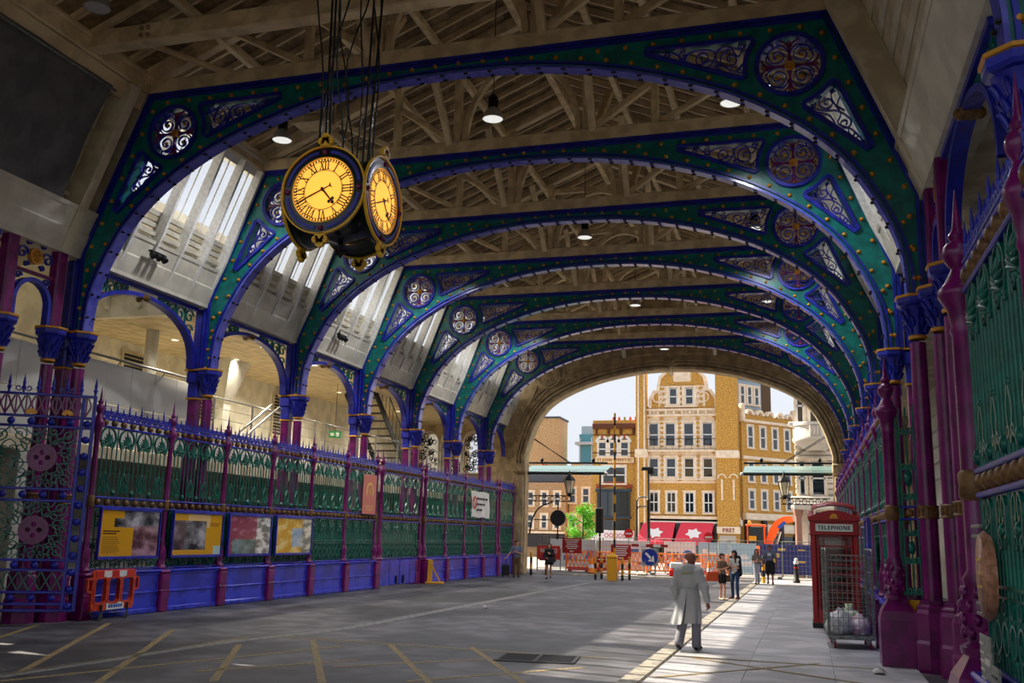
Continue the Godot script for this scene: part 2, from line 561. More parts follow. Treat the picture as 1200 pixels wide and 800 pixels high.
func build_roof():
	var zs := [2.0, -8.95, -17.6, -27.471, -37.343, ZE - 0.3]
	for sd in [-1, 1]:
		var c = setting("ceiling")
		var nb := 34
		var sl := 7.6 / nb
		for k in zs.size() - 1:
			var ln: float = zs[k] - zs[k + 1] - 0.015
			var me := [bxm(Vector3(sl * 1.07, 0.05, ln), M.board, 0.008), bxm(Vector3(sl * 1.07, 0.05, ln), M.board2, 0.008)]
			for i in nb:
				var u := (i + 0.5) * sl
				part(c, "roof_board", me[(i * 7 + k * 3) % 5 % 2], Vector3(AX + sd * u, roof_y(u) + 0.20 + 0.006 * (i % 2), (zs[k] + zs[k + 1]) * 0.5), Basis(Vector3.BACK, -sd * atan(0.42)))
		# weatherproof slates above the boards
		part(c, "slate_covering", bxm(Vector3(8.9, 0.06, 54.5), smat(Color(0.3, 0.3, 0.33), 0.8)), Vector3(AX + sd * 4.0, roof_y(4.0) + 0.36, -24.8), Basis(Vector3.BACK, -sd * atan(0.42)))
		# common rafters
		var rm := MB.new()
		rm.bar(Vector3(7.75, roof_y(7.75) + 0.07, 0), Vector3(0.0, roof_y(0) + 0.07, 0), 0.07, 0.17)
		var rme := rm.mesh(M.timber)
		var z := 0.5
		while z > ZE:
			part(c, "rafter", rme, Vector3(AX, 0, z), Basis(Vector3.UP, 0.0 if sd > 0 else PI))
			z -= 0.62
		# purlins and wall plate
		for u in [2.0, 3.6, 5.6]:
			part(c, "purlin", bxm(Vector3(0.16, 0.22, 53.0), M.timber, 0.02), Vector3(AX + sd * u, roof_y(u) - 0.13, -25))
		part(c, "wall_plate", bxm(Vector3(0.42, 0.42, 53.4), M.timber, 0.03), Vector3(AX + sd * 7.62, 11.95, -25.0))
		part(c, "plate_moulding", bxm(Vector3(0.12, 0.12, 53.4), M.timber, 0.03), Vector3(AX + sd * 7.38, 12.12, -25.0))
	part(get_node("ceiling"), "ridge_beam", bxm(Vector3(0.2, 0.4, 53.0), M.timber, 0.02), Vector3(AX, roof_y(0) - 0.12, -25))
	# trusses
	var names := []
	for i in ZR.size():
		var z: float = ZR[i]
		var t = thing("roof_truss", "cream timber roof truss above the %s arch rib counting from the clock" % ORD[max(i - 1, 0)] if i > 0 else "cream timber roof truss overhead, closest to the viewer", "roof truss", Vector3(AX, 11.68, z), 0.0, "timber roof trusses")
		part(t, "tie_beam", bxm(Vector3(14.8, 0.36, 0.30), M.timber, 0.03), Vector3(0, 0.19, 0))
		for sd in [-1, 1]:
			var m := MB.new()
			m.bar(Vector3(sd * 1.73, 0.36, 0), Vector3(sd * 1.73, roof_y(1.73) - 11.7, 0), 0.2, 0.2, Vector3.BACK, 0.02)
			part(t, "post", m.mesh(M.timber))
			m = MB.new()
			m.bar(Vector3(sd * 3.45, 0.36, 0), Vector3(sd * 3.45, roof_y(3.45) - 11.7, 0), 0.18, 0.18, Vector3.BACK, 0.02)
			part(t, "post", m.mesh(M.timber))
			m = MB.new()
			m.bar(Vector3(sd * 1.85, 0.40, 0), Vector3(sd * 3.42, 1.5, 0), 0.16, 0.16, Vector3.BACK, 0.02)
			part(t, "diagonal_brace", m.mesh(M.timber))
			m = MB.new()
			m.bar(Vector3(sd * 3.58, 0.40, 0), Vector3(sd * 5.25, 1.3, 0), 0.15, 0.15, Vector3.BACK, 0.02)
			part(t, "diagonal_brace", m.mesh(M.timber))
			m = MB.new()
			m.bar(Vector3(sd * 7.4, 0.42, 0), Vector3(0, roof_y(0) - 11.68 - 0.06, 0), 0.2, 0.24, Vector3.BACK, 0.02)
			part(t, "principal_rafter", m.mesh(M.timber))
			# curved brace between the inner posts
			m = MB.new()
			var p := []
			for k in 13:
				var a = lerp(0.0, PI / 2, k / 12.0)
				p.append(Vector2(sd * 1.52 * cos(a), 0.36 + 2.05 * sin(a)))
			m.ribbon(p, 0.14, -0.08, 0.08)
			part(t, "curved_brace", m.mesh(M.timber))
			# longitudinal knee braces from the tie beam to the purlins
			for e in [-1, 1]:
				m = MB.new()
				m.bar(Vector3(sd * 1.9, 0.3, e * 0.1), Vector3(sd * 2.0, 2.2, e * 1.7), 0.16, 0.18, Vector3.RIGHT, 0.02)
				part(t, "knee_brace", m.mesh(M.timber))
		part(t, "collar_beam", bxm(Vector3(3.4, 0.2, 0.16), M.timber, 0.02), Vector3(0, 2.52, 0))
	# an extra bolted tie beam overhead, between the two nearest ribs
	var eb = thing("tie_beam", "bolted cream timber tie beam crossing the dark roof before the clock cables", "beam", Vector3(AX, 12.0, -15.6))
	part(eb, "beam", bxm(Vector3(14.9, 0.4, 0.34), M.timber, 0.03), Vector3(0, 0, 0))
	for sd in [-1, 1]:
		for k in 4:
			var m := MB.new()
			m.xf = Transform3D(Basis(Vector3.RIGHT, PI / 2), Vector3.ZERO)
			m.lathe([Vector2(0.05, 0), Vector2(0.05, 0.03), Vector2(0.03, 0.05), Vector2(0.001, 0.05)], 8)
			part(eb, "bolt", m.mesh(M.board), Vector3(sd * (6.1 - (k % 2) * 0.16), -0.08 + int(k / 2.0) * 0.16, 0.17))
	# long steel pole of the old hoist under the left slope
	var pm := MB.new()
	pm.tube([Vector3(-14.0, 12.4, -15.6), Vector3(-12.4, 12.25, -17.9)], 0.07, 10)
	lone("roof_pole", pm.mesh(M.timber), "round cream pole slanting under the left roof slope", "pole")
	# gable lights: small mesh vents lined with boards, on the left slope
	for i in 5:
		var z: float = (ZR[i + 1] + ZR[i + 2]) * 0.5 if i < 5 else 0.0
		var vt = thing("roof_vent", "boarded roof vent with pale wire mesh, %s along the left slope" % ORD[i], "vent", Vector3(AX - 5.3, 12.35, z - 0.5))
		part(vt, "box", bxm(Vector3(0.9, 0.75, 0.06), M.ply, 0.01), Vector3(0.3, 0.2, -0.5))
		var mm := MB.new()
		for k in 9:
			mm.box(Vector3(-0.4 + k * 0.1, 0.15, 0), Vector3(0.012, 0.6, 0.012))
			if k < 7:
				mm.box(Vector3(0, -0.13 + k * 0.09, 0.01), Vector3(0.86, 0.012, 0.012))
		part(vt, "mesh_guard", mm.mesh(M.steel), Vector3(0.3, 0.1, 0.0))
		part(vt, "sill", bxm(Vector3(0.95, 0.07, 0.6), M.ply, 0.01), Vector3(0.3, -0.2, -0.25))

# ============================================================ ribs
const INTR := [Vector2(8.52, 6.2), Vector2(8.5, 6.7), Vector2(8.41, 7.2), Vector2(8.22, 7.7), Vector2(7.96, 8.2), Vector2(7.6, 8.75), Vector2(7.0, 9.36), Vector2(6.3, 9.86), Vector2(5.55, 10.28), Vector2(4.75, 10.6), Vector2(3.75, 10.92), Vector2(2.65, 11.16), Vector2(1.4, 11.32), Vector2(0, 11.37)]

func off(pts, d) -> Array:        # offset an open polyline to its left
	var o := []
	for i in pts.size():
		var t: Vector2 = (pts[min(i + 1, pts.size() - 1)] - pts[max(i - 1, 0)]).normalized()
		o.append(pts[i] + Vector2(-t.y, t.x) * d)
	return o

func along(pts, step, start = 0.0) -> Array:     # points at equal distances
	var o := []
	var need: float = start
	for i in pts.size() - 1:
		var a: Vector2 = pts[i]; var b: Vector2 = pts[i + 1]
		var l := a.distance_to(b)
		while need <= l:
			o.append(a.lerp(b, need / l))
			need += step
		need -= l
	return o

func concave(a, b, c, r) -> Array:   # curve from a to b hugging a circle round c
	var a0 = (a - c).angle(); var a1 = (b - c).angle()
	if a1 - a0 > PI: a1 -= TAU
	if a0 - a1 > PI: a1 += TAU
	var o := [a]
	for i in range(1, 8):
		var an = lerp(a0, a1, i / 8.0)
		o.append(c + Vector2(cos(an), sin(an)) * r)
	o.append(b)
	return o

func grow(poly, d) -> Array:
	var q := Geometry2D.offset_polygon(PackedVector2Array(poly), d, Geometry2D.JOIN_ROUND)
	return Array(q[0])

func scrolls(m, list, w, z):
	for s in list:      # cx, cy, r, angle the stem leaves at, turn, turns
		m.ribbon(spiral(Vector2(s[0], s[1]), s[2], s[2] * 0.18, s[3], s[3] + s[4] * TAU * s[5], int(14 * s[5]) + 6), w, -z, z)

func rib_meshes() -> Dictionary:
	var d := {}
	var half := crom(INTR, 4)
	var intr := []
	for p in half: intr.append(p)                      # right half, bottom to crown
	for i in range(half.size() - 2, -1, -1): intr.append(Vector2(-half[i].x, half[i].y))
	var outer := [Vector2(-8.83, 6.2), Vector2(-8.83, 8.0), Vector2(-7.37, 11.67), Vector2(7.37, 11.67), Vector2(8.83, 8.0), Vector2(8.83, 6.2)]
	var poly := intr.duplicate()
	poly.append_array(outer)
	var cc := Vector2(6.69, 10.73)
	var holes := []
	var up := [Vector2(4.0, 11.31), Vector2(5.83, 10.58)]
	up.append_array(concave(Vector2(5.86, 10.64), Vector2(6.0, 11.29), cc, 0.86).slice(1))
	var lo := [Vector2(8.02, 8.95), Vector2(7.47, 10.27)]
	lo.append_array(concave(Vector2(7.44, 10.25), Vector2(6.95, 9.9), cc, 0.86).slice(1))
	lo.append(Vector2(6.97, 9.86))
	var circ := arc(cc, 0.56, 0.0, TAU, 28)
	circ.pop_back()
	for h in [circ, up, lo]:
		holes.append(h)
		var mi := []
		for q in h: mi.append(Vector2(-q.x, q.y))
		holes.append(mi)
	var m := MB.new()
	m.holed(poly, holes, -0.09, 0.09)
	d.web = m.mesh(M.green)
	# flanges
	m = MB.new()
	m.ribbon(off(intr, 0.012), 0.05, -0.15, 0.15)
	d.soffit = m.mesh(M.soffit)
	m = MB.new()
	m.ribbon(outer, 0.07, -0.17, 0.17)
	d.outer = m.mesh(M.blue)
	# blue border mouldings on both faces
	m = MB.new()
	var li := off(intr, -0.085)
	for zz in [[0.09, 0.14], [-0.14, -0.09]]:
		m.ribbon(li, 0.05, zz[0], zz[1])
		m.ribbon([Vector2(-8.74, 6.2), Vector2(-8.74, 8.02), Vector2(-7.31, 11.59), Vector2(7.31, 11.59), Vector2(8.74, 8.02), Vector2(8.74, 6.2)], 0.06, zz[0], zz[1])
	d.border = m.mesh(M.blue)
	d.rings = []
	for i in holes.size():
		m = MB.new()
		var g := grow(holes[i], 0.045)
		m.ribbon(g, 0.09, -0.14, 0.14, true)
		g = grow(holes[i], 0.06)
		m.ribbon(g, 0.03, -0.165, 0.165, true)
		d.rings.append(m.mesh(M.blue))
	# wheel tracery
	m = MB.new()
	var g2 := MB.new()
	g2.ball(Vector3.ZERO, 0.044, 8, 4)
	d.bead_at = []
	for k in 4:
		var a = k * PI / 2
		var u := Vector2(cos(a), sin(a)); var w := Vector2(-u.y, u.x)
		m.ribbon([u * 0.06, u * 0.3, u * 0.5], [0.05, 0.035, 0.07], -0.035, 0.035)
		for s in [-1, 1]:
			m.ribbon(crom([u * 0.3, u * 0.46 + w * s * 0.06, u * 0.52 + w * s * 0.17], 4), 0.028, -0.03, 0.03)
		d.bead_at.append(Vector3(u.x, u.y, 0) * 0.47)
	d.wheel_cross = m.mesh(M.purple)
	m = MB.new()
	for k in 4:
		var a = k * PI / 2 + PI / 4
		var c := Vector2(cos(a), sin(a)) * 0.31
		for s in [-1, 1]:
			m.ribbon(crom([Vector2(cos(a), sin(a)) * 0.07, Vector2(cos(a - s * 0.75), sin(a - s * 0.75)) * 0.26, Vector2(cos(a - s * 0.45), sin(a - s * 0.45)) * 0.45, Vector2(cos(a), sin(a)) * 0.50], 4), 0.026, -0.03, 0.03)
			m.ribbon([Vector2(cos(a + s * 0.1), sin(a + s * 0.1)) * 0.48, Vector2(cos(a + s * 0.22), sin(a + s * 0.22)) * 0.56], 0.03, -0.03, 0.03)
		m.ribbon(spiral(c, 0.17, 0.05, a + PI * 0.2, a + PI * 2.6, 20), 0.026, -0.03, 0.03)
		d.bead_at.append(Vector3(c.x, c.y, 0))
	d.wheel_scrolls = m.mesh(M.blue)
	m = MB.new()
	m.xf = Transform3D(Basis(Vector3.RIGHT, PI / 2), Vector3.ZERO)
	for f in [1, -1]:
		m.xf = Transform3D(Basis(Vector3.RIGHT, f * PI / 2), Vector3.ZERO)
		m.lathe([Vector2(0.10, 0), Vector2(0.10, 0.05), Vector2(0.075, 0.07), Vector2(0.05, 0.06), Vector2(0.04, 0.09), Vector2(0.001, 0.1)], 12)
	d.wheel_boss = m.mesh(M.gold)
	d.bead = g2.mesh(M.gold)
	# tracery of the long openings
	m = MB.new()
	scrolls(m, [[5.6, 11.0, 0.21, PI * 0.5, 1, 1.4], [5.1, 11.08, 0.16, PI * 1.4, -1, 1.3], [4.72, 11.17, 0.11, PI * 0.4, 1, 1.2], [4.42, 11.23, 0.07, PI * 1.4, -1, 1.1], [5.8, 11.22, 0.07, 0.0, 1, 1.0], [5.78, 10.76, 0.07, 0.0, -1, 1.0], [5.36, 10.86, 0.07, 0.4, 1, 1.0]], 0.026, 0.03)
	for c in [[Vector2(5.98, 11.1), Vector2(5.45, 11.27), Vector2(5.2, 10.9), Vector2(4.8, 11.04), Vector2(4.5, 11.28), Vector2(4.1, 11.3)], [Vector2(5.85, 10.62), Vector2(5.4, 10.82), Vector2(5.3, 11.2), Vector2(4.9, 11.25), Vector2(4.6, 11.07), Vector2(4.25, 11.25)], [Vector2(5.85, 10.9), Vector2(5.65, 10.75), Vector2(5.3, 11.0), Vector2(5.0, 10.95)], [Vector2(5.9, 11.29), Vector2(5.75, 11.05), Vector2(5.6, 11.28)]]:
		m.ribbon(crom(c, 5), 0.024, -0.03, 0.03)
	d.upper_tracery = m.mesh(M.blue)
	m = MB.new()
	scrolls(m, [[7.32, 9.93, 0.15, PI * 0.7, 1, 1.4], [7.62, 9.5, 0.12, PI * 0.2, -1, 1.3], [7.78, 9.25, 0.08, PI * 0.9, 1, 1.2], [7.42, 10.13, 0.05, 0.0, 1, 1.0], [7.08, 9.9, 0.05, 1.0, -1, 1.0], [7.9, 9.1, 0.04, 0.4, 1, 1.0]], 0.024, 0.03)
	for c in [[Vector2(7.47, 10.25), Vector2(7.4, 10.02), Vector2(7.55, 9.7), Vector2(7.5, 9.5), Vector2(7.75, 9.35), Vector2(7.98, 9.02)], [Vector2(6.98, 9.88), Vector2(7.25, 9.78), Vector2(7.5, 9.75), Vector2(7.72, 9.55), Vector2(7.68, 9.3), Vector2(7.98, 9.0)], [Vector2(7.55, 10.02), Vector2(7.5, 9.85), Vector2(7.62, 9.75)], [Vector2(7.15, 9.75), Vector2(7.35, 9.68), Vector2(7.45, 9.5)]]:
		m.ribbon(crom(c, 5), 0.022, -0.03, 0.03)
	d.lower_tracery = m.mesh(M.blue)
	# gold stars: eight-pointed studs on both faces
	m = MB.new()
	var spots := along(off(intr, -0.19), 0.52, 0.3)
	for e in [-1, 1]:
		spots.append_array(along([Vector2(e * 7.15, 11.46), Vector2(e * 2.9, 11.46)], 0.55, 0.25))
	for s in [-1, 1]:
		spots.append_array(along([Vector2(s * 8.62, 6.4), Vector2(s * 8.6, 8.05), Vector2(s * 7.28, 11.3)], 0.56, 0.1))
	for p in spots:
		for f in [-1, 1]:
			m.xf = Transform3D(Basis(Vector3.RIGHT, f * PI / 2), Vector3(p.x, p.y, 0))
			m.prism([Vector2(0.05, 0.08), Vector2(0.052, 0.11), Vector2(0.03, 0.145), Vector2(0.0, 0.155)], 8)
	d.stars = m.mesh(M.gold)
	m = MB.new()
	for p in along(off(intr, 0.045), 0.52, 0.3):
		for f in [-1, 1]:
			m.box(Vector3(p.x, p.y, f * 0.1), Vector3(0.09, 0.05, 0.06), 0.015)
	d.bolts = m.mesh(M.iron)
	# purple bosses in the scrolls
	return d

func column_meshes() -> Dictionary:
	var d := {}
	var m := MB.new()
	m.lathe([Vector2(0.19, 0), Vector2(0.19, 1.42), Vector2(0.185, 1.5), Vector2(0.17, 4.28)], 14, Vector3(0, 1.1, 0))
	d.shaft = m.mesh(M.purple)
	m = MB.new()
	m.prism([Vector2(0.32, 0), Vector2(0.32, 0.45), Vector2(0.295, 0.5), Vector2(0.295, 0.92), Vector2(0.27, 0.98), Vector2(0.27, 1.02), Vector2(0.22, 1.06), Vector2(0.22, 1.12), Vector2(0.0, 1.12)], 8, Vector3.ZERO, PI / 8)
	d.base = m.mesh(M.purple)
	m = MB.new()
	m.lathe([Vector2(0.215, 0), Vector2(0.235, 0.02), Vector2(0.21, 0.05), Vector2(0.21, 0.17), Vector2(0.235, 0.2), Vector2(0.215, 0.22), Vector2(0.17, 0.22)], 14)
	for k in 14:
		m.box(Vector3(cos(k * TAU / 14) * 0.215, 0.11, sin(k * TAU / 14) * 0.215), Vector3(0.02, 0.11, 0.03), 0.0, Basis(Vector3.UP, -k * TAU / 14))
	d.band = m.mesh(M.bobbin)
	m = MB.new()
	m.lathe([Vector2(0.175, 0), Vector2(0.20, 0.02), Vector2(0.20, 0.05), Vector2(0.175, 0.07)], 14)
	d.necking = m.mesh(M.gold)
	m = MB.new()
	m.lathe([Vector2(0.175, 0.0), Vector2(0.18, 0.1), Vector2(0.2, 0.22), Vector2(0.26, 0.38), Vector2(0.34, 0.5)], 16)
	for row in 3:       # acanthus leaves
		for k in 8:
			var a = (k + 0.5 * row) * TAU / 8
			var r0: float = [0.185, 0.2, 0.25][row]
			var y0: float = [0.04, 0.16, 0.3][row]
			m.xf = Transform3D(Basis(Vector3.UP, -a), Vector3(0, y0, 0))
			m.tube([Vector3(r0, 0, 0), Vector3(r0 + 0.03, 0.07, 0), Vector3(r0 + 0.08, 0.13, 0), Vector3(r0 + 0.11, 0.12, 0)], [0.035, 0.045, 0.035, 0.015], 5)
	m.xf = Transform3D()
	m.prism([Vector2(0.34, 0.5), Vector2(0.40, 0.52), Vector2(0.43, 0.56), Vector2(0.43, 0.64), Vector2(0.0, 0.64)], 8, Vector3.ZERO, PI / 8)
	d.capital = m.mesh(M.blue)
	m = MB.new()
	m.prism([Vector2(0.43, 0.64), Vector2(0.46, 0.65), Vector2(0.46, 0.69), Vector2(0.0, 0.69)], 8, Vector3.ZERO, PI / 8)
	d.abacus = m.mesh(M.gold)
	# square back pilaster that carries the arcade
	m = MB.new()
	m.box(Vector3(0, 2.7, 0), Vector3(0.26, 5.4, 0.30), 0.03)
	d.pilaster = m.mesh(M.purple)
	m = MB.new()
	m.box(Vector3(0, 5.62, 0), Vector3(0.30, 0.42, 0.34), 0.03)
	m.box(Vector3(0, 5.98, 0), Vector3(0.40, 0.34, 0.44), 0.05)
	m.box(Vector3(0, 7.0, 0), Vector3(0.24, 1.75, 0.28), 0.03)
	d.pilaster_head = m.mesh(M.blue)
	m = MB.new()
	m.box(Vector3(0, 5.4, 0), Vector3(0.33, 0.05, 0.37), 0.012)
	m.box(Vector3(0, 6.17, 0), Vector3(0.46, 0.05, 0.5), 0.012)
	d.pilaster_gilt = m.mesh(M.gold)
	return d

func column(c, at, label, group):
	var t = thing("iron_column", label, "column", at, 0.0, group)
	var k := Basis.from_scale(Vector3(0.77, 1, 0.77))
	part(t, "base", c.base)
	part(t, "shaft", c.shaft, Vector3.ZERO, k)
	part(t, "collar", c.band, Vector3(0, 2.42, 0), k)
	var cp = part(t, "capital", c.capital, Vector3(0, 5.5, 0), k)
	part(cp, "necking", c.necking, Vector3(0, -0.06, 0))
	part(cp, "abacus", c.abacus)
	return t

func pilaster(c, t, off_x):
	var p = part(t, "pilaster", c.pilaster, Vector3(off_x, 0, 0))
	part(p, "pilaster_head", c.pilaster_head)
	part(p, "gilt_moulding", c.pilaster_gilt)

func build_ribs():
	var d := rib_meshes()
	var c := column_meshes()
	for i in ZR.size():
		var z: float = ZR[i]
		var lab: String = "green and blue iron arch rib overhead at the picture's right edge, nearest the viewer" if i == 0 else "green and blue iron arch rib with gold studs, %s behind the clock" % ORD[i - 1]
		var t = thing("arch_rib", lab, "arch", Vector3(AX, 0, z), 0.0, "iron arch ribs over the avenue")
		part(t, "web", d.web)
		part(t, "soffit_flange", d.soffit)
		part(t, "outer_flange", d.outer)
		part(t, "border_moulding", d.border)
		for r in d.rings:
			part(t, "opening_frame", r)
		for sd in [1, -1]:
			var b := Basis.from_scale(Vector3(sd, 1, 1))
			var w = part(t, "wheel_tracery", d.wheel_scrolls, Vector3(sd * 6.69, 10.73, 0))
			part(w, "wheel_cross", d.wheel_cross)
			part(w, "boss", d.wheel_boss)
			for bp in d.bead_at:
				part(w, "bead", d.bead, bp)
			part(t, "upper_tracery", d.upper_tracery, Vector3.ZERO, b)
			part(t, "lower_tracery", d.lower_tracery, Vector3.ZERO, b)
		part(t, "gold_studs", d.stars).set_meta("kind", "stuff")
		part(t, "soffit_bolts", d.bolts).set_meta("kind", "stuff")
		for sd in [-1, 1]:
			var side: String = "left" if sd < 0 else "right"
			var nm: String = "at the picture's %s edge nearest us" % side if i == 0 else "%s on the %s counting from the clock" % [ORD[i - 1], side]
			if i == 0 and sd < 0:
				continue
			var cl = column(c, Vector3(AX + sd * 8.63, 0, z), "purple iron column with blue leafy capital, " + nm, "columns along the avenue")
			pilaster(c, cl, sd * 0.40)
	# clusters beside the crossing
	for sd in [-1, 1]:
		var side: String = "left" if sd < 0 else "right"
		for k in [[-16.98, "beside"], [-15.58, "standing apart before"]]:
			column(c, Vector3(AX + sd * 8.92, 0, k[0]), "purple column with blue capital %s the first %s column, at the crossing" % [k[1], side], "columns at the crossing")
		if sd > 0:
			column(c, Vector3(AX + 8.92, 0, -9.57), "purple column beyond the nearest right-hand column at the picture edge", "columns at the crossing")
		# purple shafts above the clustered capitals, with a small traceried arch between
		var t = thing("crossing_screen", "purple and blue traceried screen arch above the %s crossing columns" % side, "arch", Vector3(AX + sd * 8.92, 6.19, -16.28), sd * PI / 2)
		var m := MB.new()
		for e in [-0.7, 0.7]:
			m = MB.new()
			m.box(Vector3(e, 0.95, 0), Vector3(0.3, 1.9, 0.26), 0.04)
			for k in 9:
				m.box(Vector3(e + (0.13 if e > 0 else -0.13) * 0.9, 0.15 + k * 0.2, 0.12), Vector3(0.06, 0.09, 0.06), 0.02)
			part(t, "purple_shaft", m.mesh(M.purple))
		m = MB.new()
		var ar := arc(Vector2(0, 0.4), 0.5, 0.0, PI, 14)
		ar.push_front(Vector2(0.5, 0)); ar.append(Vector2(-0.5, 0))
		m.ribbon(ar, 0.09, -0.08, 0.08)
		part(t, "arch_moulding", m.mesh(M.blue))
		m = MB.new()
		m.box(Vector3(0, 1.05, 0), Vector3(1.1, 0.07, 0.1), 0.01)
		m.box(Vector3(0, 1.82, 0), Vector3(1.1, 0.07, 0.1), 0.01)
		part(t, "crossbar", m.mesh(M.purple))
		m = MB.new()
		scrolls(m, [[-0.36, 1.42, 0.16, 0.0, 1, 1.3], [0.36, 1.42, 0.16, PI, -1, 1.3], [-0.4, 0.92, 0.09, 0.0, 1, 1.2], [0.4, 0.92, 0.09, PI, -1, 1.2], [-0.2, 1.68, 0.08, 0.0, 1, 1.2], [0.2, 1.68, 0.08, PI, -1, 1.2], [-0.22, 1.2, 0.07, 0.0, 1, 1.2], [0.22, 1.2, 0.07, PI, -1, 1.2], [-0.43, 0.72, 0.05, 0, 1, 1.1], [0.43, 0.72, 0.05, 0, 1, 1.1]], 0.03, 0.03)
		part(t, "scrollwork", m.mesh(M.blue))
		m = MB.new()
		m.ribbon(arc(Vector2(0, 1.42), 0.15, 0, TAU, 16), 0.05, -0.05, 0.05)
		for k in 8:
			m.ribbon([Vector2(0, 1.42), Vector2(0, 1.42) + Vector2(cos(k * PI / 4), sin(k * PI / 4)) * 0.14], 0.03, -0.04, 0.04)
		part(t, "gilt_rosette", m.mesh(M.gold))
	# green longitudinal arches along both arcades
	var am := arcade_meshes(4.936)
	for i in range(0, ZR.size()):
		for sd in [-1, 1]:
			var z0: float = ZR[i]
			var z1: float = ZR[i + 1] if i < ZR.size() - 1 else ZE
			var side: String = "left" if sd < 0 else "right"
			var t = thing("arcade_arch", "blue arch with green lace spandrels %s" % ("spanning the crossing on the " + side if i == 0 else "on the %s, %s bay behind the clock" % [side, ORD[i - 1]]), "arch", Vector3(AX + sd * 9.06, 0, (z0 + z1) * 0.5), PI / 2, "arcade arches")
			if i == 0:
				t.position = Vector3(AX + sd * 8.95, 0, -13.2)
				t.scale = Vector3(0.93, 1, 1)
			elif i == ZR.size() - 1:
				t.scale = Vector3(0.807, 1, 1)
			part(t, "arch_moulding", am[0])
			part(t, "spandrel", am[1])
			part(t, "spandrel", am[1], Vector3.ZERO, Basis.from_scale(Vector3(-1, 1, 1)))
			part(t, "keystone", am[2])

func arcade_meshes(w) -> Array:
	var hw = w * 0.5 - 0.27
	var pts := []
	for k in 25:
		var a = PI * k / 24.0
		pts.append(Vector2(hw * cos(a), 6.2 + 1.45 * pow(sin(a), 0.8)))
	var m := MB.new()
	m.ribbon(pts, 0.1, -0.11, 0.11)
	m.box(Vector3(0, 7.82, 0), Vector3(w - 0.52, 0.1, 0.2))
	var out := [m.mesh(M.blue)]
	m = MB.new()
	var y := func(x): return 6.2 + 1.45 * pow(max(0.0, 1.0 - (x / hw) * (x / hw)), 0.4)
	var x = hw - 0.05
	while x > hw * 0.35:
		var lo: float = y.call(x - 0.1)
		var r: float = min((7.77 - lo) * 0.5, 0.2)
		if r < 0.03:
			break
		var yy: float = 7.77 - r
		while yy - r > lo - 0.1 and r > 0.03:
			m.ribbon(spiral(Vector2(x - r, yy), r, r * 0.25, 0.3, 0.3 + TAU * 1.25, 18), 0.03, -0.025, 0.025)
			yy -= r * 2.0
		m.ribbon([Vector2(x - 2 * r, 7.8), Vector2(x - 2 * r, y.call(x - 2 * r))], 0.03, -0.025, 0.025)
		x -= r * 2.0
	out.append(m.mesh(M.green))
	m = MB.new()
	m.box(Vector3(0, 7.62, 0), Vector3(0.3, 0.14, 0.28), 0.04)
	m.ball(Vector3(0, 7.6, 0.12), 0.09, 8, 5)
	m.ball(Vector3(0, 7.6, -0.12), 0.09, 8, 5)
	out.append(m.mesh(M.bobbin))
	return out

# ============================================================ clerestory
const CA := Vector2(8.83, 7.95)
const CT := Vector2(-0.3654, 0.9309)     # up the slope
const CN := Vector2(0.9309, 0.3654)      # outward
const CL := 3.996

func cp(s, d) -> Vector2:
	return CA + CT * (s * CL) + CN * d

func slab(s0, s1, d0, d1, ln, mt) -> ArrayMesh:     # plank on the slope, along the bay
	var m := MB.new()
	m.extrude([cp(s0, d0), cp(s1, d0), cp(s1, d1), cp(s0, d1)], -ln * 0.5, ln * 0.5)
	return m.mesh(mt)

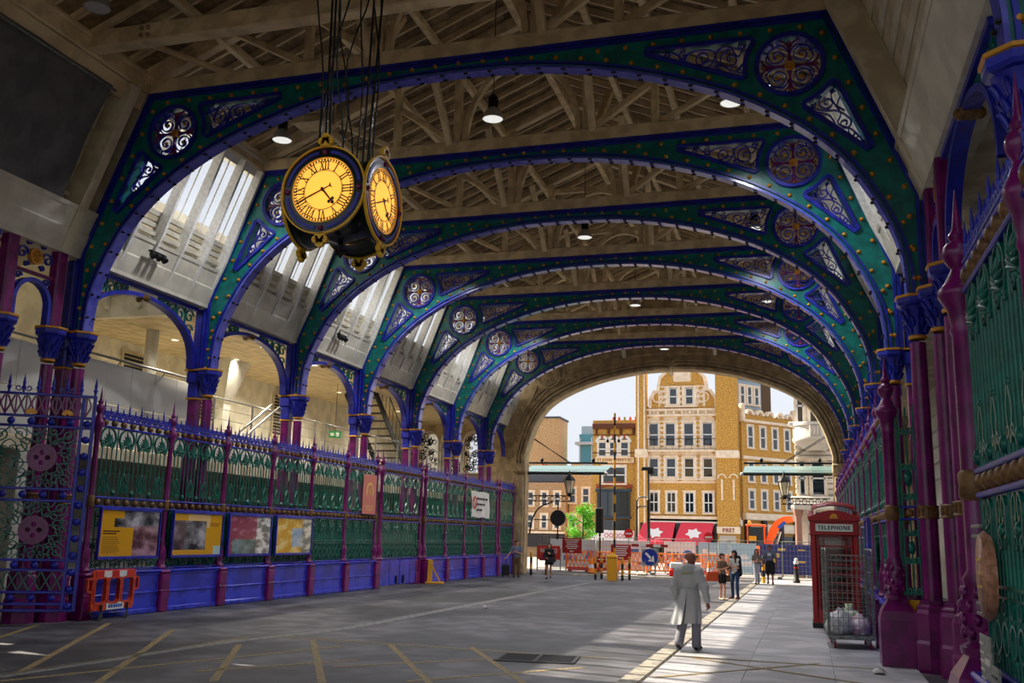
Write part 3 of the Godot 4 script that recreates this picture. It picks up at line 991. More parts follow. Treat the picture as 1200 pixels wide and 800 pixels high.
func build_clerestory():
	for sd in [-1, 1]:
		var w = setting("wall_left" if sd < 0 else "wall_right")
		for i in ZR.size():
			var z0: float = ZR[i]
			var z1: float = ZR[i + 1] if i < ZR.size() - 1 else ZE + 0.2
			var ln := z0 - z1 - 0.3
			var b = frame_part(w, "clerestory_bay", Vector3(AX, 0, (z0 + z1) * 0.5), 0.0 if sd > 0 else PI)
			var closed := i == 0
			var DB := 0.45 if closed else 0.16
			# moulded fascia
			var m := MB.new()
			m.extrude([Vector2(8.78, 7.88), Vector2(9.35, 7.88), Vector2(9.35, 7.98), cp(0.0, 0.06), cp(0.24, 0.06), cp(0.24, -0.02), cp(0.13, -0.02), cp(0.12, -0.05), cp(0.01, -0.05)], -ln * 0.5, ln * 0.5)
			part(b, "fascia", m.mesh(M.cream2))
			part(b, "ledge", slab(0.235, 0.26, -0.04, DB + 0.1, ln, M.cream2))
			part(b, "ledge", slab(0.285, 0.31, DB - 0.1, DB + 0.1, ln, M.cream2))
			var nb := 15 if closed else 5
			var top := 1.06 if closed else 0.44
			var bm := []
			for k in nb:
				var s0: float = lerp(0.255, top, float(k) / nb)
				var s1: float = lerp(0.255, top, float(k + 1) / nb)
				part(b, "board", slab(s0 + 0.003, s1 - 0.003, DB + 0.012 * (k % 2), DB + 0.07, ln, M.cream if k % 2 else M.cream2))
			part(b, "backing", slab(0.0, 0.44 if not closed else 1.08, DB + 0.08, DB + 0.13, ln + 0.3, M.cream))
			if closed:
				# deep posts at either end and a heavy moulded beam
				for e in [-1, 1]:
					m = MB.new()
					m.extrude([cp(0.0, -0.06), cp(1.0, -0.06), cp(1.0, 0.45), cp(0.0, 0.45)], e * (ln * 0.5 - 0.5) - 0.13, e * (ln * 0.5 - 0.5) + 0.13)
					part(b, "post", m.mesh(M.cream))
					m = MB.new()
					m.extrude([cp(-0.02, -0.02), cp(1.08, -0.02), cp(1.08, 0.6), cp(-0.02, 0.6)], e * (ln * 0.5 + 0.1) - 0.04, e * (ln * 0.5 + 0.1) + 0.04)
					part(b, "cheek_board", m.mesh(M.cream))
				if sd < 0:
					m = MB.new()
					m.extrude([cp(0.9, 0.1), cp(1.0, 0.1), cp(1.0, 0.3), cp(0.9, 0.3)], -ln * 0.5, ln * 0.5)
					part(b, "lintel", m.mesh(M.timber))
				continue
			part(b, "head_board", slab(0.95, 1.08, 0.14, 0.58, ln + 0.3, M.fin))
			var nf := 5
			var pitch := ln / nf
			m = MB.new()
			m.extrude([cp(0.07, -0.05), cp(0.30, -0.11), cp(1.0, -0.07), cp(1.0, 0.17), cp(0.25, 0.19), cp(0.2, -0.02)], -0.04, 0.04)
			var fm := m.mesh(M.fin)
			for k in nf + 1:
				part(b, "fin", fm, Vector3(0, 0, -ln * 0.5 + k * pitch + (0.06 if k == 0 else (-0.06 if k == nf else 0.0))))
			# glazing: two lights between fins, with a thin bar
			m = MB.new()
			m.extrude([cp(0.44, 0.17), cp(0.95, 0.17), cp(0.95, 0.175), cp(0.44, 0.175)], -(pitch - 0.1) * 0.5, (pitch - 0.1) * 0.5)
			var gm := m.mesh(M.glass)
			m = MB.new()
			m.extrude([cp(0.44, 0.16), cp(0.95, 0.16), cp(0.95, 0.19), cp(0.44, 0.19)], -0.015, 0.015)
			var mm := m.mesh(M.fin)
			for k in nf:
				var zc := -ln * 0.5 + (k + 0.5) * pitch
				part(b, "pane", gm, Vector3(0, 0, zc))
				part(b, "glazing_bar", mm, Vector3(0, 0, zc + 0.12))
	# dark tarpaulin across the first bay on the left
	var m := MB.new()
	var nz := 26
	var ns := 10
	var g := []
	for a in nz + 1:
		var row := []
		for k in ns + 1:
			var s = lerp(0.26, 0.93, float(k) / ns)
			var d = 0.02 + 0.035 * sin(a * 0.9 + k * 0.35) + 0.02 * sin(a * 2.3 - k * 0.8)
			var p = cp(s, d)
			row.append(Vector3(AX - p.x, p.y, lerp(-16.35, -9.3, float(a) / nz)))
		g.append(row)
	for a in nz:
		for k in ns:
			m.quad(g[a][k], g[a + 1][k], g[a + 1][k + 1], g[a][k + 1])
			var o := Vector3(0.012, 0, 0)
			m.quad(g[a][k + 1] - o, g[a + 1][k + 1] - o, g[a + 1][k] - o, g[a][k] - o)
	lone("tarpaulin", m.mesh(tmat(Color(0.40, 0.40, 0.40), Color(0.32, 0.32, 0.325), 0.02, 31, 0.3, 0.8)), "dark grey tarpaulin hung across the upper left window bay", "tarpaulin")
	m = MB.new()
	m.tube([Vector3(AX - cp(0.9, -0.1).x, cp(0.9, 0).y, -16.4), Vector3(AX - cp(0.9, -0.1).x, cp(0.9, 0).y, -9.2)], 0.03, 8)
	lone("tarpaulin_rail", m.mesh(M.galv), "thin metal rail along the top of the dark tarpaulin", "rail")
	# security camera clusters on the left fascia
	for a in [[-19.6, "first left bay", -1], [-29.7, "third left bay", -1], [-19.6, "first right bay", 1]]:
		var t = thing("floodlight", "small dark floodlight bracket fixed between the fins of the %s" % a[1], "floodlight", Vector3(AX + a[2] * 8.5, 8.6, a[0]), 0.0 if a[2] < 0 else PI)
		part(t, "bracket", bxm(Vector3(0.06, 0.5, 0.06), M.iron, 0.01), Vector3(0, 0.2, 0))
		part(t, "arm", bxm(Vector3(0.1, 0.05, 0.6), M.iron, 0.01), Vector3(0.1, 0.0, 0))
		for e in [-0.22, 0.0, 0.22]:
			var q := MB.new()
			q.xf = Transform3D(Basis(Vector3.BACK, 0.7), Vector3(0.14, -0.1, e))
			q.lathe([Vector2(0.03, 0.1), Vector2(0.07, 0.06), Vector2(0.09, -0.06), Vector2(0.001, -0.05)], 8)
			part(t, "lamp_head", q.mesh(M.iron))

# ============================================================ rooms behind the arcades
func build_sides():
	# ---- left: gallery hall
	var w = setting("wall_left")
	part(w, "back_wall", bxm(Vector3(0.3, 9.9, 45), M.cream2), Vector3(-21.65, 4.95, -39.5))
	part(w, "upper_wall", bxm(Vector3(5.7, 1.9, 0.3), M.white), Vector3(-18.7, 8.95, -23.5))
	for k in 5:
		part(w, "wall_bracket", bxm(Vector3(0.12, 0.55, 0.2), M.white, 0.03), Vector3(-20.6 + k * 1.1, 8.5, -23.25))
	part(w, "upper_ledge", bxm(Vector3(5.7, 0.16, 0.3), M.white, 0.03), Vector3(-18.7, 8.75, -23.25))
	part(w, "side_wall", bxm(Vector3(12.0, 3.7, 0.3), M.white), Vector3(-23.4, 1.85, -18.55))
	var c = setting("ceiling")
	var cb := bxm(Vector3(0.42, 0.06, 27.6), M.ply, 0.01)
	for k in 14:
		part(c, "ceiling_slat", cb, Vector3(-21.3 + k * 0.43, 8.03, -37.3))
	part(c, "ceiling_slab", bxm(Vector3(6.2, 0.3, 28.0), M.cream), Vector3(-18.75, 8.25, -37.4))
	part(c, "void_ceiling", bxm(Vector3(6.4, 0.3, 5.2), M.cream), Vector3(-18.85, 10.05, -20.9))
	# roof over the crossing, with three narrow rooflight slots
	var pc := MB.new()
	pc.xf = Transform3D(Basis(Vector3(1, 0, 0), Vector3(0, 0, -1), Vector3(0, 1, 0)), Vector3(0, 8.3, 0))
	var slots := []
	for q in [[-21.6, -19.9, 16.15, 16.55], [-18.2, -17.4, 16.48, 16.62], [-23.2, -22.3, 16.95, 17.2]]:
		slots.append([Vector2(q[0], q[2]), Vector2(q[1], q[2]), Vector2(q[1], q[3]), Vector2(q[0], q[3])])
	pc.holed([Vector2(-29.4, 7.8), Vector2(-15.8, 7.8), Vector2(-15.8, 18.8), Vector2(-29.4, 18.8)], slots, -0.04, 0.04)
	part(c, "passage_ceiling", pc.mesh(M.cream))
	var wf = setting("wall_back")
	part(wf, "passage_end_wall", bxm(Vector3(0.3, 8.5, 12.0), M.cream), Vector3(-29.4, 4.25, -13.3))
	var wn = setting("wall_left")
	part(wn, "near_wall", bxm(Vector3(14.4, 8.2, 0.3), M.cream), Vector3(-22.3, 4.1, -7.8))
	part(wn, "near_wall", bxm(Vector3(0.3, 8.2, 18.0), M.cream), Vector3(-15.9, 4.1, 0.8))
	# gallery
	var gl = thing("gallery_balustrade", "glossy white tiled balustrade panels of the left gallery behind the columns", "balustrade", Vector3(-17.5, 4.0, -22.6))
	for k in 10:
		for r in 2:
			part(gl, "tile_panel", bxm(Vector3(0.06, 1.08, 0.99), M.panel_white, 0.008), Vector3(0, 0.58 + r * 1.1, 7.0 - k * 1.0))
	var m := MB.new()
	m.tube([Vector3(0.12, 2.33, 7.3), Vector3(0.12, 2.33, -2.6)], 0.035, 8)
	for k in 5:
		m.tube([Vector3(0.12, 2.33, 6.8 - k * 1.9), Vector3(0.0, 2.15, 6.8 - k * 1.9)], 0.015, 6)
	part(gl, "handrail", m.mesh(M.steel))
	part(setting("floor"), "gallery_floor", bxm(Vector3(4.2, 0.3, 35.5), M.cream), Vector3(-19.5, 3.85, -33.3))
	# glass and steel rails of the farther gallery
	for sg in [[-29.4, 7.0, "beyond the white panels"], [-37.0, 7.4, "in front of the black stair"], [-45.2, 7.2, "before the lace screens"]]:
		var t = thing("gallery_rail", "steel tube railing with horizontal wires %s in the left gallery" % sg[2], "railing", Vector3(-17.5, 4.0, sg[0]))
		m = MB.new()
		for k in 6:
			m.tube([Vector3(0, 0.4 + k * 0.32, sg[1] * 0.5), Vector3(0, 0.4 + k * 0.32, -sg[1] * 0.5)], 0.012 if k < 5 else 0.03, 6)
		part(t, "rails", m.mesh(M.steel))
		for k in 4:
			m = MB.new()
			m.box(Vector3(0, 1.0, lerp(-sg[1] * 0.47, sg[1] * 0.47, k / 3.0)), Vector3(0.06, 2.0, 0.05), 0.01)
			part(t, "upright", m.mesh(M.steel))
		part(t, "white_upstand", bxm(Vector3(0.08, 0.75, sg[1]), M.panel_white, 0.01), Vector3(0, 0.38, 0))
	# sloping handrails of the escalator opening
	m = MB.new()
	for e in [0.0, 0.5]:
		m.tube([Vector3(-16.6, 4.3, -25.2 - e), Vector3(-16.6, 6.0, -28.0 - e)], 0.035, 8)
	lone("sloping_handrail", m.mesh(M.steel), "pair of sloping steel handrails in the second left bay", "handrail")
	# round white column and the tapered white head
	m = MB.new()
	m.lathe([Vector2(0.2, 4.0), Vector2(0.2, 8.0)], 16)
	lone("gallery_column", m.mesh(M.white), "plain round white column rising from the left gallery", "column", Vector3(-19.3, 0, -25.2))
	m = MB.new()
	m.prism([Vector2(0.3, 4.0), Vector2(0.3, 6.4), Vector2(0.95, 8.0)], 4, Vector3.ZERO, PI / 4)
	lone("gallery_column", m.mesh(M.white), "white square column with flared head in the second left bay", "column", Vector3(-20.2, 0, -30.6))
	# louvred vents in the cream wall
	for k in [[-27.3, "third louvred vent, half hidden by the round white column"], [-31.6, "dark louvred vent on the cream wall in the second left bay"], [-37.0, "tall louvred vent beside the green exit sign"]]:
		var t = thing("louvre_vent", k[1], "vent", Vector3(-21.47, 5.9, k[0]))
		part(t, "frame", bxm(Vector3(0.06, 1.9, 1.5), M.cream, 0.01), Vector3(0, 0.9, 0))
		for j in 13:
			part(t, "slat", bxm(Vector3(0.07, 0.05, 1.3), M.iron, 0.005), Vector3(0.05, 0.12 + j * 0.13, 0), Basis(Vector3.BACK, 0.5))
	var ex = thing("exit_sign", "small green and white exit sign hanging in the left gallery", "sign", Vector3(-18.5, 5.9, -36.3), 0.6)
	part(ex, "panel", bxm(Vector3(0.5, 0.28, 0.03), smat(Color(0.02, 0.45, 0.22), 0.5), 0.004))
	part(ex, "arrow", bxm(Vector3(0.14, 0.12, 0.01), M.white), Vector3(-0.12, 0, 0.02))
	part(ex, "running_figure", bxm(Vector3(0.12, 0.16, 0.01), M.white), Vector3(0.1, 0, 0.02))
	part(ex, "hanger", bxm(Vector3(0.02, 2.1, 0.02), M.iron), Vector3(0, 1.1, 0))
	# black staircase
	var st = thing("black_staircase", "black steel staircase climbing behind the third and fourth left columns", "staircase", Vector3(-18.6, 4.0, -41.3))
	for e in [-0.7, 0.7]:
		m = MB.new()
		m.bar(Vector3(e, 0.0, -2.4), Vector3(e, 4.0, 2.6), 0.06, 0.32)
		part(st, "stringer", m.mesh(M.black))
	for k in 13:
		part(st, "tread", bxm(Vector3(1.4, 0.05, 0.3), M.black, 0.006), Vector3(0, 0.2 + k * 0.3, -2.2 + k * 0.375))
	m = MB.new()
	for k in 12:
		m.tube([Vector3(0.75, 0.3 + k * 0.33, -2.2 + k * 0.41), Vector3(0.75, 1.3 + k * 0.33, -2.2 + k * 0.41)], 0.012, 5)
	m.tube([Vector3(0.75, 1.3, -2.2), Vector3(0.75, 4.95, 2.35)], 0.025, 6)
	part(st, "handrail", m.mesh(M.black))
	# lace screens lit from behind
	for k in 3:
		var t = thing("lace_screen", "arched pale lace screen at the far end of the left gallery, %s from the left" % ORD[k], "screen", Vector3(-20.2 + k * 1.35, 5.3, -51.1), 0.0, "lace screens in the left gallery")
		m = MB.new()
		var o := [Vector2(-0.62, 0), Vector2(0.62, 0), Vector2(0.62, 1.7)]
		o.append_array(arc(Vector2(0, 1.7), 0.62, 0.1, PI, 12))
		m.ribbon(o, 0.08, -0.03, 0.03, true)
		part(t, "frame", m.mesh(M.white))
		m = MB.new()
		rng.seed = 90 + k
		for j in 60:
			var p := Vector2(rng.randf_range(-0.5, 0.5), rng.randf_range(0.1, 2.1))
			if p.y > 1.7 and (p - Vector2(0, 1.7)).length() > 0.5:
				continue
			var r := rng.randf_range(0.05, 0.13)
			m.ribbon(arc(p, r, 0, TAU, 9), 0.04, -0.015, 0.015)
		part(t, "lace", m.mesh(M.black))
		part(t, "glass", bxm(Vector3(1.12, 2.2, 0.012), M.glass), Vector3(0, 1.1, -0.3))
	# recessed downlights, each a lamp with its own light
	var n := 0
	for a in [[-17.2, -25.0], [-19.5, -26.6], [-17.2, -28.2], [-19.5, -30.2], [-17.2, -31.8], [-19.5, -34.0], [-17.2, -36.2], [-19.5, -38.4], [-17.2, -42.0], [-19.5, -45.0], [-17.2, -47.5]]:
		var t = thing("downlight", "round recessed downlight in the slatted gallery ceiling, %s along" % ORD[n], "ceiling light", Vector3(a[0], 7.99, a[1]), 0.0, "gallery downlights")
		m = MB.new()
		m.lathe([Vector2(0.001, -0.015), Vector2(0.12, -0.015)], 12)
		part(t, "lens", m.mesh(glow(Color(1.0, 0.93, 0.8), 1.6)))
		m = MB.new()
		m.lathe([Vector2(0.12, -0.02), Vector2(0.15, -0.02), Vector2(0.15, 0.0)], 12)
		part(t, "trim_ring", m.mesh(M.steel))
		var l := SpotLight3D.new()
		l.name = "lamp"
		l.position = Vector3(0, -0.05, 0)
		l.rotation.x = -PI / 2
		l.spot_angle = 75.0
		l.spot_range = 30.0
		l.spot_attenuation = 2.0
		l.light_color = Color(1.0, 0.96, 0.89)
		l.light_energy = 13.0
		l.light_size = 0.12
		l.shadow_enabled = true
		t.add_child(l)
		n += 1
	# roofs of the aisles
	var ra = setting("ceiling")
	part(ra, "aisle_roof", bxm(Vector3(7.0, 0.2, 29.0), M.cream), Vector3(-19.4, 8.75, -37.6), Basis(Vector3.BACK, 0.04))
	# ---- right: aisle, wall and passage
	var r = setting("wall_right")
	part(r, "back_wall", bxm(Vector3(0.3, 8.7, 34.0), M.white), Vector3(5.2, 4.35, -35.0))
	for k in 6:
		part(r, "ledge", bxm(Vector3(0.14, 0.1, 34.0), M.white, 0.02), Vector3(5.0, 4.6 + k * 0.62, -35.0))
	part(r, "passage_wall", bxm(Vector3(6.3, 8.7, 0.3), M.white), Vector3(6.25, 4.35, -18.3 - 0.6))
	for k in 7:
		part(r, "ledge", bxm(Vector3(6.3, 0.1, 0.12), M.white, 0.02), Vector3(6.25, 4.4 + k * 0.6, -18.7))
	part(r, "passage_end_wall", bxm(Vector3(0.3, 8.7, 30.0), M.white), Vector3(9.4, 4.35, -4.0))
	var rc = setting("ceiling")
	part(rc, "aisle_roof", bxm(Vector3(7.6, 0.3, 62.0), M.cream), Vector3(6.2, 8.35, -21.0))
	# ---- behind the camera the avenue goes on
	var bk = setting("wall_back")
	part(bk, "rear_gable", bxm(Vector3(17.2, 5.0, 0.3), M.cream), Vector3(AX, 13.5, 2.2))

# ============================================================ end wall with the stone arch
func build_end_wall():
	var w = setting("wall_front")
	var intr := []
	var P := [Vector2(7.94, 0.0), Vector2(7.94, 5.85), Vector2(7.9, 6.5), Vector2(7.2, 8.3), Vector2(6.1, 9.35), Vector2(4.1, 10.2), Vector2(1.8, 10.68), Vector2(0, 10.8)]
	var half := [P[0]]
	half.append_array(crom(P.slice(1), 5))
	intr = half.duplicate()
	for i in range(half.size() - 2, -1, -1): intr.append(Vector2(-half[i].x, half[i].y))
	var m := MB.new()
	var poly := intr.duplicate()
	poly.append_array([Vector2(-15, 0), Vector2(-15, 9), Vector2(-9.2, 9), Vector2(-8.2, 12.0), Vector2(0, 15.6), Vector2(8.2, 12.0), Vector2(9.2, 9), Vector2(15, 9), Vector2(15, 0)])
	var ows := []
	for k in 3:        # arched openings that light the lace screens
		var x := -13.6 + k * 1.35
		var o := [Vector2(x - 0.56, 5.35), Vector2(x + 0.56, 5.35)]
		o.append_array(arc(Vector2(x, 7.0), 0.56, 0.0, PI, 12))
		ows.append(o)
	m.holed(poly, ows, -0.7, 0.0)
	part(w, "arch_wall", m.mesh(M.stone), Vector3(AX + 0.1, 0, ZE))
	# archivolt mouldings
	var curve := intr.slice(1, intr.size() - 1)
	for a in [[0.10, 0.16, 0.16], [0.34, 0.10, 0.10], [0.52, 0.07, 0.13], [0.95, 0.06, 0.08]]:
		m = MB.new()
		m.ribbon(off(curve, -a[0]), a[1], 0.0, a[2])
		part(w, "archivolt_moulding", m.mesh(M.stone), Vector3(AX + 0.1, 0, ZE))
	m = MB.new()
	for p in along(off(curve, -0.22), 0.17, 0.05):
		m.box(Vector3(p.x, p.y, 0.04), Vector3(0.07, 0.07, 0.08), 0.02)
	for p in along(off(curve, -0.72), 0.42, 0.2):
		m.ball(Vector3(p.x, p.y, 0.02), 0.045, 6, 4)
	for p in along([Vector2(-7.0, 11.5), Vector2(7.0, 11.5)], 0.55, 0.2):
		m.ball(Vector3(p.x, p.y, 0.02), 0.045, 6, 4)
	part(w, "stone_beading", m.mesh(M.stone), Vector3(AX + 0.1, 0, ZE)).set_meta("kind", "stuff")
	# blind wheels and triangles in the spandrels
	for sd in [-1, 1]:
		m = MB.new()
		m.ribbon(arc(Vector2(sd * 6.7, 10.6), 0.62, 0, TAU, 24), 0.1, 0.0, 0.1)
		m.ribbon(arc(Vector2(sd * 6.7, 10.6), 0.5, 0, TAU, 24), 0.04, 0.0, 0.06)
		for k in 4:
			var a = k * PI / 2 + 0.78
			m.ribbon(spiral(Vector2(sd * 6.7, 10.6) + Vector2(cos(a), sin(a)) * 0.25, 0.16, 0.04, a, a + 8, 16), 0.035, 0.0, 0.05)
		part(w, "blind_wheel", m.mesh(M.stone), Vector3(AX + 0.1, 0, ZE))
		m = MB.new()
		m.ribbon([Vector2(sd * 3.6, 11.25), Vector2(sd * 5.8, 11.2), Vector2(sd * 5.75, 10.55)], 0.07, 0.0, 0.08, true)
		m.ribbon([Vector2(sd * 7.35, 10.1), Vector2(sd * 6.9, 9.75), Vector2(sd * 8.05, 8.3)], 0.07, 0.0, 0.08, true)
		part(w, "blind_triangle", m.mesh(M.stone), Vector3(AX + 0.1, 0, ZE))
		# pier mouldings
		m = MB.new()
		m.box(Vector3(sd * 8.25, 5.6, 0.1), Vector3(0.7, 0.5, 0.3), 0.06)
		m.box(Vector3(sd * 8.25, 2.6, 0.06), Vector3(0.5, 5.2, 0.2), 0.04)
		m.box(Vector3(sd * 8.25, 0.3, 0.12), Vector3(0.75, 0.6, 0.35), 0.05)
		part(w, "pier", m.mesh(M.stone), Vector3(AX + 0.1, 0, ZE))
	m = MB.new()      # leafy keystone
	for k in 7:
		var a = PI / 2 + (k - 3) * 0.42
		m.tube([Vector3(0, 11.0, 0.1), Vector3(cos(a) * 0.3, 11.0 + sin(a) * 0.3, 0.24), Vector3(cos(a) * 0.45, 11.0 + sin(a) * 0.42, 0.16)], [0.05, 0.07, 0.02], 6)
	m.box(Vector3(0, 10.75, 0.1), Vector3(0.2, 0.55, 0.28), 0.06)
	part(w, "keystone", m.mesh(M.stone), Vector3(AX + 0.1, 0, ZE))
	# brackets under the last roof bay
	for u in [-2.4, 2.4]:
		m = MB.new()
		m.bar(Vector3(u, 12.3, 0.9), Vector3(u, 11.55, 0.1), 0.2, 0.2, Vector3.UP, 0.03)
		part(w, "roof_bracket", m.mesh(M.cream2), Vector3(AX, 0, ZE))
	# glazed street canopies outside
	for sd in [-1, 1]:
		var t = thing("street_canopy", "%s glass and steel canopy hung outside the end arch" % ("left" if sd < 0 else "right"), "canopy", Vector3(-12.55 if sd < 0 else -0.75, 5.35, ZE - 1.4))
		part(t, "gutter", bxm(Vector3(4.6, 0.16, 0.12), M.iron, 0.02), Vector3(0, 0.02, 0.9))
		part(t, "glass_roof", bxm(Vector3(4.6, 0.03, 2.0), smat(Color(0.38, 0.50, 0.48), 0.2)), Vector3(0, 0.3, 0.0), Basis(Vector3.RIGHT, 0.25))
		part(t, "top_beam", bxm(Vector3(4.6, 0.1, 0.1), M.iron, 0.02), Vector3(0, 0.62, 0.2))
		m = MB.new()
		for e in [-1.4, 1.5]:
			m.tube([Vector3(e, 0.66, 0.2), Vector3(e, 0.85, 0.2)], 0.05, 6)
			m.ball(Vector3(e, 0.78, 0.2), 0.11, 8, 5)
		part(t, "bracket_knobs", m.mesh(M.iron))
		m = MB.new()
		var x0 = -sd * 0.3
		for e in [0.0, 0.1]:
			m.tube([Vector3(x0 - e, 0.6, 0.2), Vector3(sd * 2.6, 2.4 + e, 0.5)], 0.02, 5)
		part(t, "stay_rod", m.mesh(M.iron))
		m = MB.new()
		m.ball(Vector3(-sd * 2.35, 0.0, 0.9), 0.11, 8, 6)
		part(t, "end_knob", m.mesh(M.white))

# ============================================================ railings
# local: x along the railing, y up, +z towards the avenue
func rail_meshes() -> Dictionary:
	var d := {}
	var W := PL - 0.1
	var m := MB.new()
	m.box(Vector3(0, 0.5, -0.02), Vector3(W, 0.98, 0.26), 0.02)
	m.box(Vector3(0, 0.97, 0.0), Vector3(W, 0.06, 0.36), 0.02)
	m.box(Vector3(0, 0.91, 0.0), Vector3(W, 0.04, 0.30), 0.01)
	m.box(Vector3(0, 0.48, 0.0), Vector3(W, 0.05, 0.27), 0.012)
	m.box(Vector3(0, 0.06, 0.0), Vector3(W, 0.12, 0.29), 0.02)
	d.dado = m.mesh(M.dado)
	m = MB.new()
	m.box(Vector3.ZERO, Vector3(W, 0.045, 0.09), 0.012)
	d.rail = m.mesh(M.blue)
	m = MB.new()
	m.lathe([Vector2(0.03, 0), Vector2(0.06, 0.025), Vector2(0.072, 0.075), Vector2(0.06, 0.125), Vector2(0.03, 0.15)], 8)
	d.bobbin = m.mesh(M.bobbin)
	# cresting: loops and spikes
	m = MB.new()
	m.box(Vector3(0, 4.46, 0), Vector3(W, 0.03, 0.05), 0.006)
	for i in 12:
		var x = -W * 0.5 + (i + 0.5) * W / 12
		m.ribbon(arc(Vector2(x, 4.47), 0.085, 0, TAU, 9), 0.022, -0.014, 0.014)
		m.ribbon([Vector2(x - 0.09, 4.39), Vector2(x + 0.09, 4.56)], 0.02, -0.012, 0.012)
		m.ribbon([Vector2(x + 0.09, 4.39), Vector2(x - 0.09, 4.56)], 0.02, -0.012, 0.012)
		if i % 2 == 0:
			m.prism([Vector2(0.022, 4.5), Vector2(0.028, 4.6), Vector2(0.014, 4.62), Vector2(0.02, 4.66), Vector2(0.0, 4.82)], 5, Vector3(x, 0, 0))
		else:
			m.prism([Vector2(0.016, 4.5), Vector2(0.02, 4.58), Vector2(0.0, 4.68)], 5, Vector3(x, 0, 0))
	d.cresting = m.mesh(M.blue)
	# upper grille unit: bars, horseshoe and palmette (width W/4)
	var uw := W / 4.0
	m = MB.new()
	for x in [-uw * 0.5, -uw * 0.25, 0.0, uw * 0.25]:
		m.tube([Vector3(x, 2.64, 0), Vector3(x, 3.72 if x > -uw * 0.45 and x != 0.0 else 4.18, 0)], 0.016, 6, false, false)
	m.ribbon(arc(Vector2(0, 3.95), 0.235, -0.9, PI + 0.9, 16), 0.03, -0.02, 0.02)
	for s in [-1, 1]:
		m.ribbon(spiral(Vector2(s * 0.12, 3.83), 0.075, 0.02, PI * (0.5 - s * 0.5), PI * (0.5 - s * 0.5) + s * 7.0, 12), 0.024, -0.018, 0.018)
		m.ribbon(crom([Vector2(s * uw * 0.25, 3.72), Vector2(s * 0.2, 3.78), Vector2(s * 0.12, 3.75), Vector2(0, 3.8)], 3), 0.024, -0.016, 0.016)
	for s in [-1, 1]:
		m.ribbon(spiral(Vector2(s * 0.09, 2.8), 0.06, 0.015, PI * (0.5 + s * 0.5), PI * (0.5 + s * 0.5) - s * 7.0, 10), 0.022, -0.016, 0.016)
		m.ribbon(crom([Vector2(0, 2.72), Vector2(s * 0.1, 2.95), Vector2(s * 0.04, 3.1), Vector2(0, 3.16)], 3), 0.024, -0.016, 0.016)
	m.ball(Vector3(0, 3.16, 0), 0.035, 6, 4)
	m.ball(Vector3(-uw * 0.5, 2.74, 0), 0.05, 6, 4, Vector3(1, 1.6, 1))
	d.upper_unit = m.mesh(M.green_bar)
	m = MB.new()
	for k in 7:
		var a = PI / 2 + (k - 3) * 0.42
		var l: float = 0.25 - abs(k - 3) * 0.035
		m.tube([Vector3(0, 3.84, 0), Vector3(cos(a) * l * 0.6, 3.84 + sin(a) * l * 0.6, 0.035), Vector3(cos(a) * l, 3.84 + sin(a) * l, 0.01)], [0.012, 0.03, 0.012], 5)
	m.ball(Vector3(0, 3.8, 0.01), 0.035, 6, 4)
	d.palmette = m.mesh(M.green_bar)
	# lower grille unit
	m = MB.new()
	for x in [-uw * 0.5, -uw * 0.25, 0.0, uw * 0.25]:
		m.tube([Vector3(x, 1.05, 0), Vector3(x, 2.41 if x < -uw * 0.4 else 2.1, 0)], 0.015, 6, false, false)
	for s in [-1, 1]:
		m.ribbon(crom([Vector2(s * uw * 0.25, 2.08), Vector2(s * uw * 0.27, 2.3), Vector2(s * uw * 0.12, 2.37), Vector2(s * 0.03, 2.28), Vector2(s * 0.06, 2.18), Vector2(s * 0.1, 2.22)], 3), 0.024, -0.016, 0.016)
		m.ribbon(spiral(Vector2(s * 0.1, 2.02), 0.07, 0.02, PI * (0.5 - s * 0.5), PI * (0.5 - s * 0.5) + s * 6.5, 10), 0.022, -0.016, 0.016)
		m.ribbon(arc(Vector2(s * uw * 0.25, 1.32), 0.12, 0, TAU, 10), 0.022, -0.016, 0.016)
		m.ribbon(arc(Vector2(s * uw * 0.25, 1.55), 0.06, 0, TAU, 8), 0.02, -0.016, 0.016)
		m.ribbon(spiral(Vector2(s * 0.08, 1.14), 0.06, 0.015, 0, s * 6.5, 8), 0.02, -0.014, 0.014)
	m.box(Vector3(0, 1.7, 0), Vector3(uw, 0.025, 0.03))
	m.box(Vector3(0, 1.62, 0), Vector3(uw, 0.02, 0.03))
	m.ball(Vector3(0, 2.12, 0), 0.04, 6, 4, Vector3(1, 1.6, 1))
	d.lower_unit = m.mesh(M.green_bar)
	# post
	m = MB.new()
	m.box(Vector3(0, 0.45, 0.02), Vector3(0.34, 0.9, 0.40), 0.03)
	m.box(Vector3(0, 0.94, 0.02), Vector3(0.36, 0.08, 0.42), 0.03)
	m.box(Vector3(0, 0.5, 0.02), Vector3(0.36, 0.06, 0.42), 0.02)
	d.post_base = m.mesh(M.purple)
	m = MB.new()
	m.lathe([Vector2(0.15, 0.98), Vector2(0.16, 1.04), Vector2(0.10, 1.12), Vector2(0.115, 1.25), Vector2(0.125, 1.38), Vector2(0.09, 1.52), Vector2(0.075, 1.56), Vector2(0.085, 1.6), Vector2(0.06, 1.66), Vector2(0.06, 3.86), Vector2(0.075, 3.9), Vector2(0.065, 3.95), Vector2(0.085, 4.1), Vector2(0.13, 4.22), Vector2(0.13, 4.28), Vector2(0.1, 4.34)], 10)
	d.post_shaft = m.mesh(M.purple)
	m = MB.new()
	m.lathe([Vector2(0.1, 4.34), Vector2(0.05, 4.46), Vector2(0.085, 4.52), Vector2(0.1, 4.58), Vector2(0.085, 4.64), Vector2(0.045, 4.68), Vector2(0.06, 4.72), Vector2(0.03, 4.78), Vector2(0.02, 4.9), Vector2(0.001, 5.1)], 10)
	d.finial = m.mesh(M.purple)
	m = MB.new()
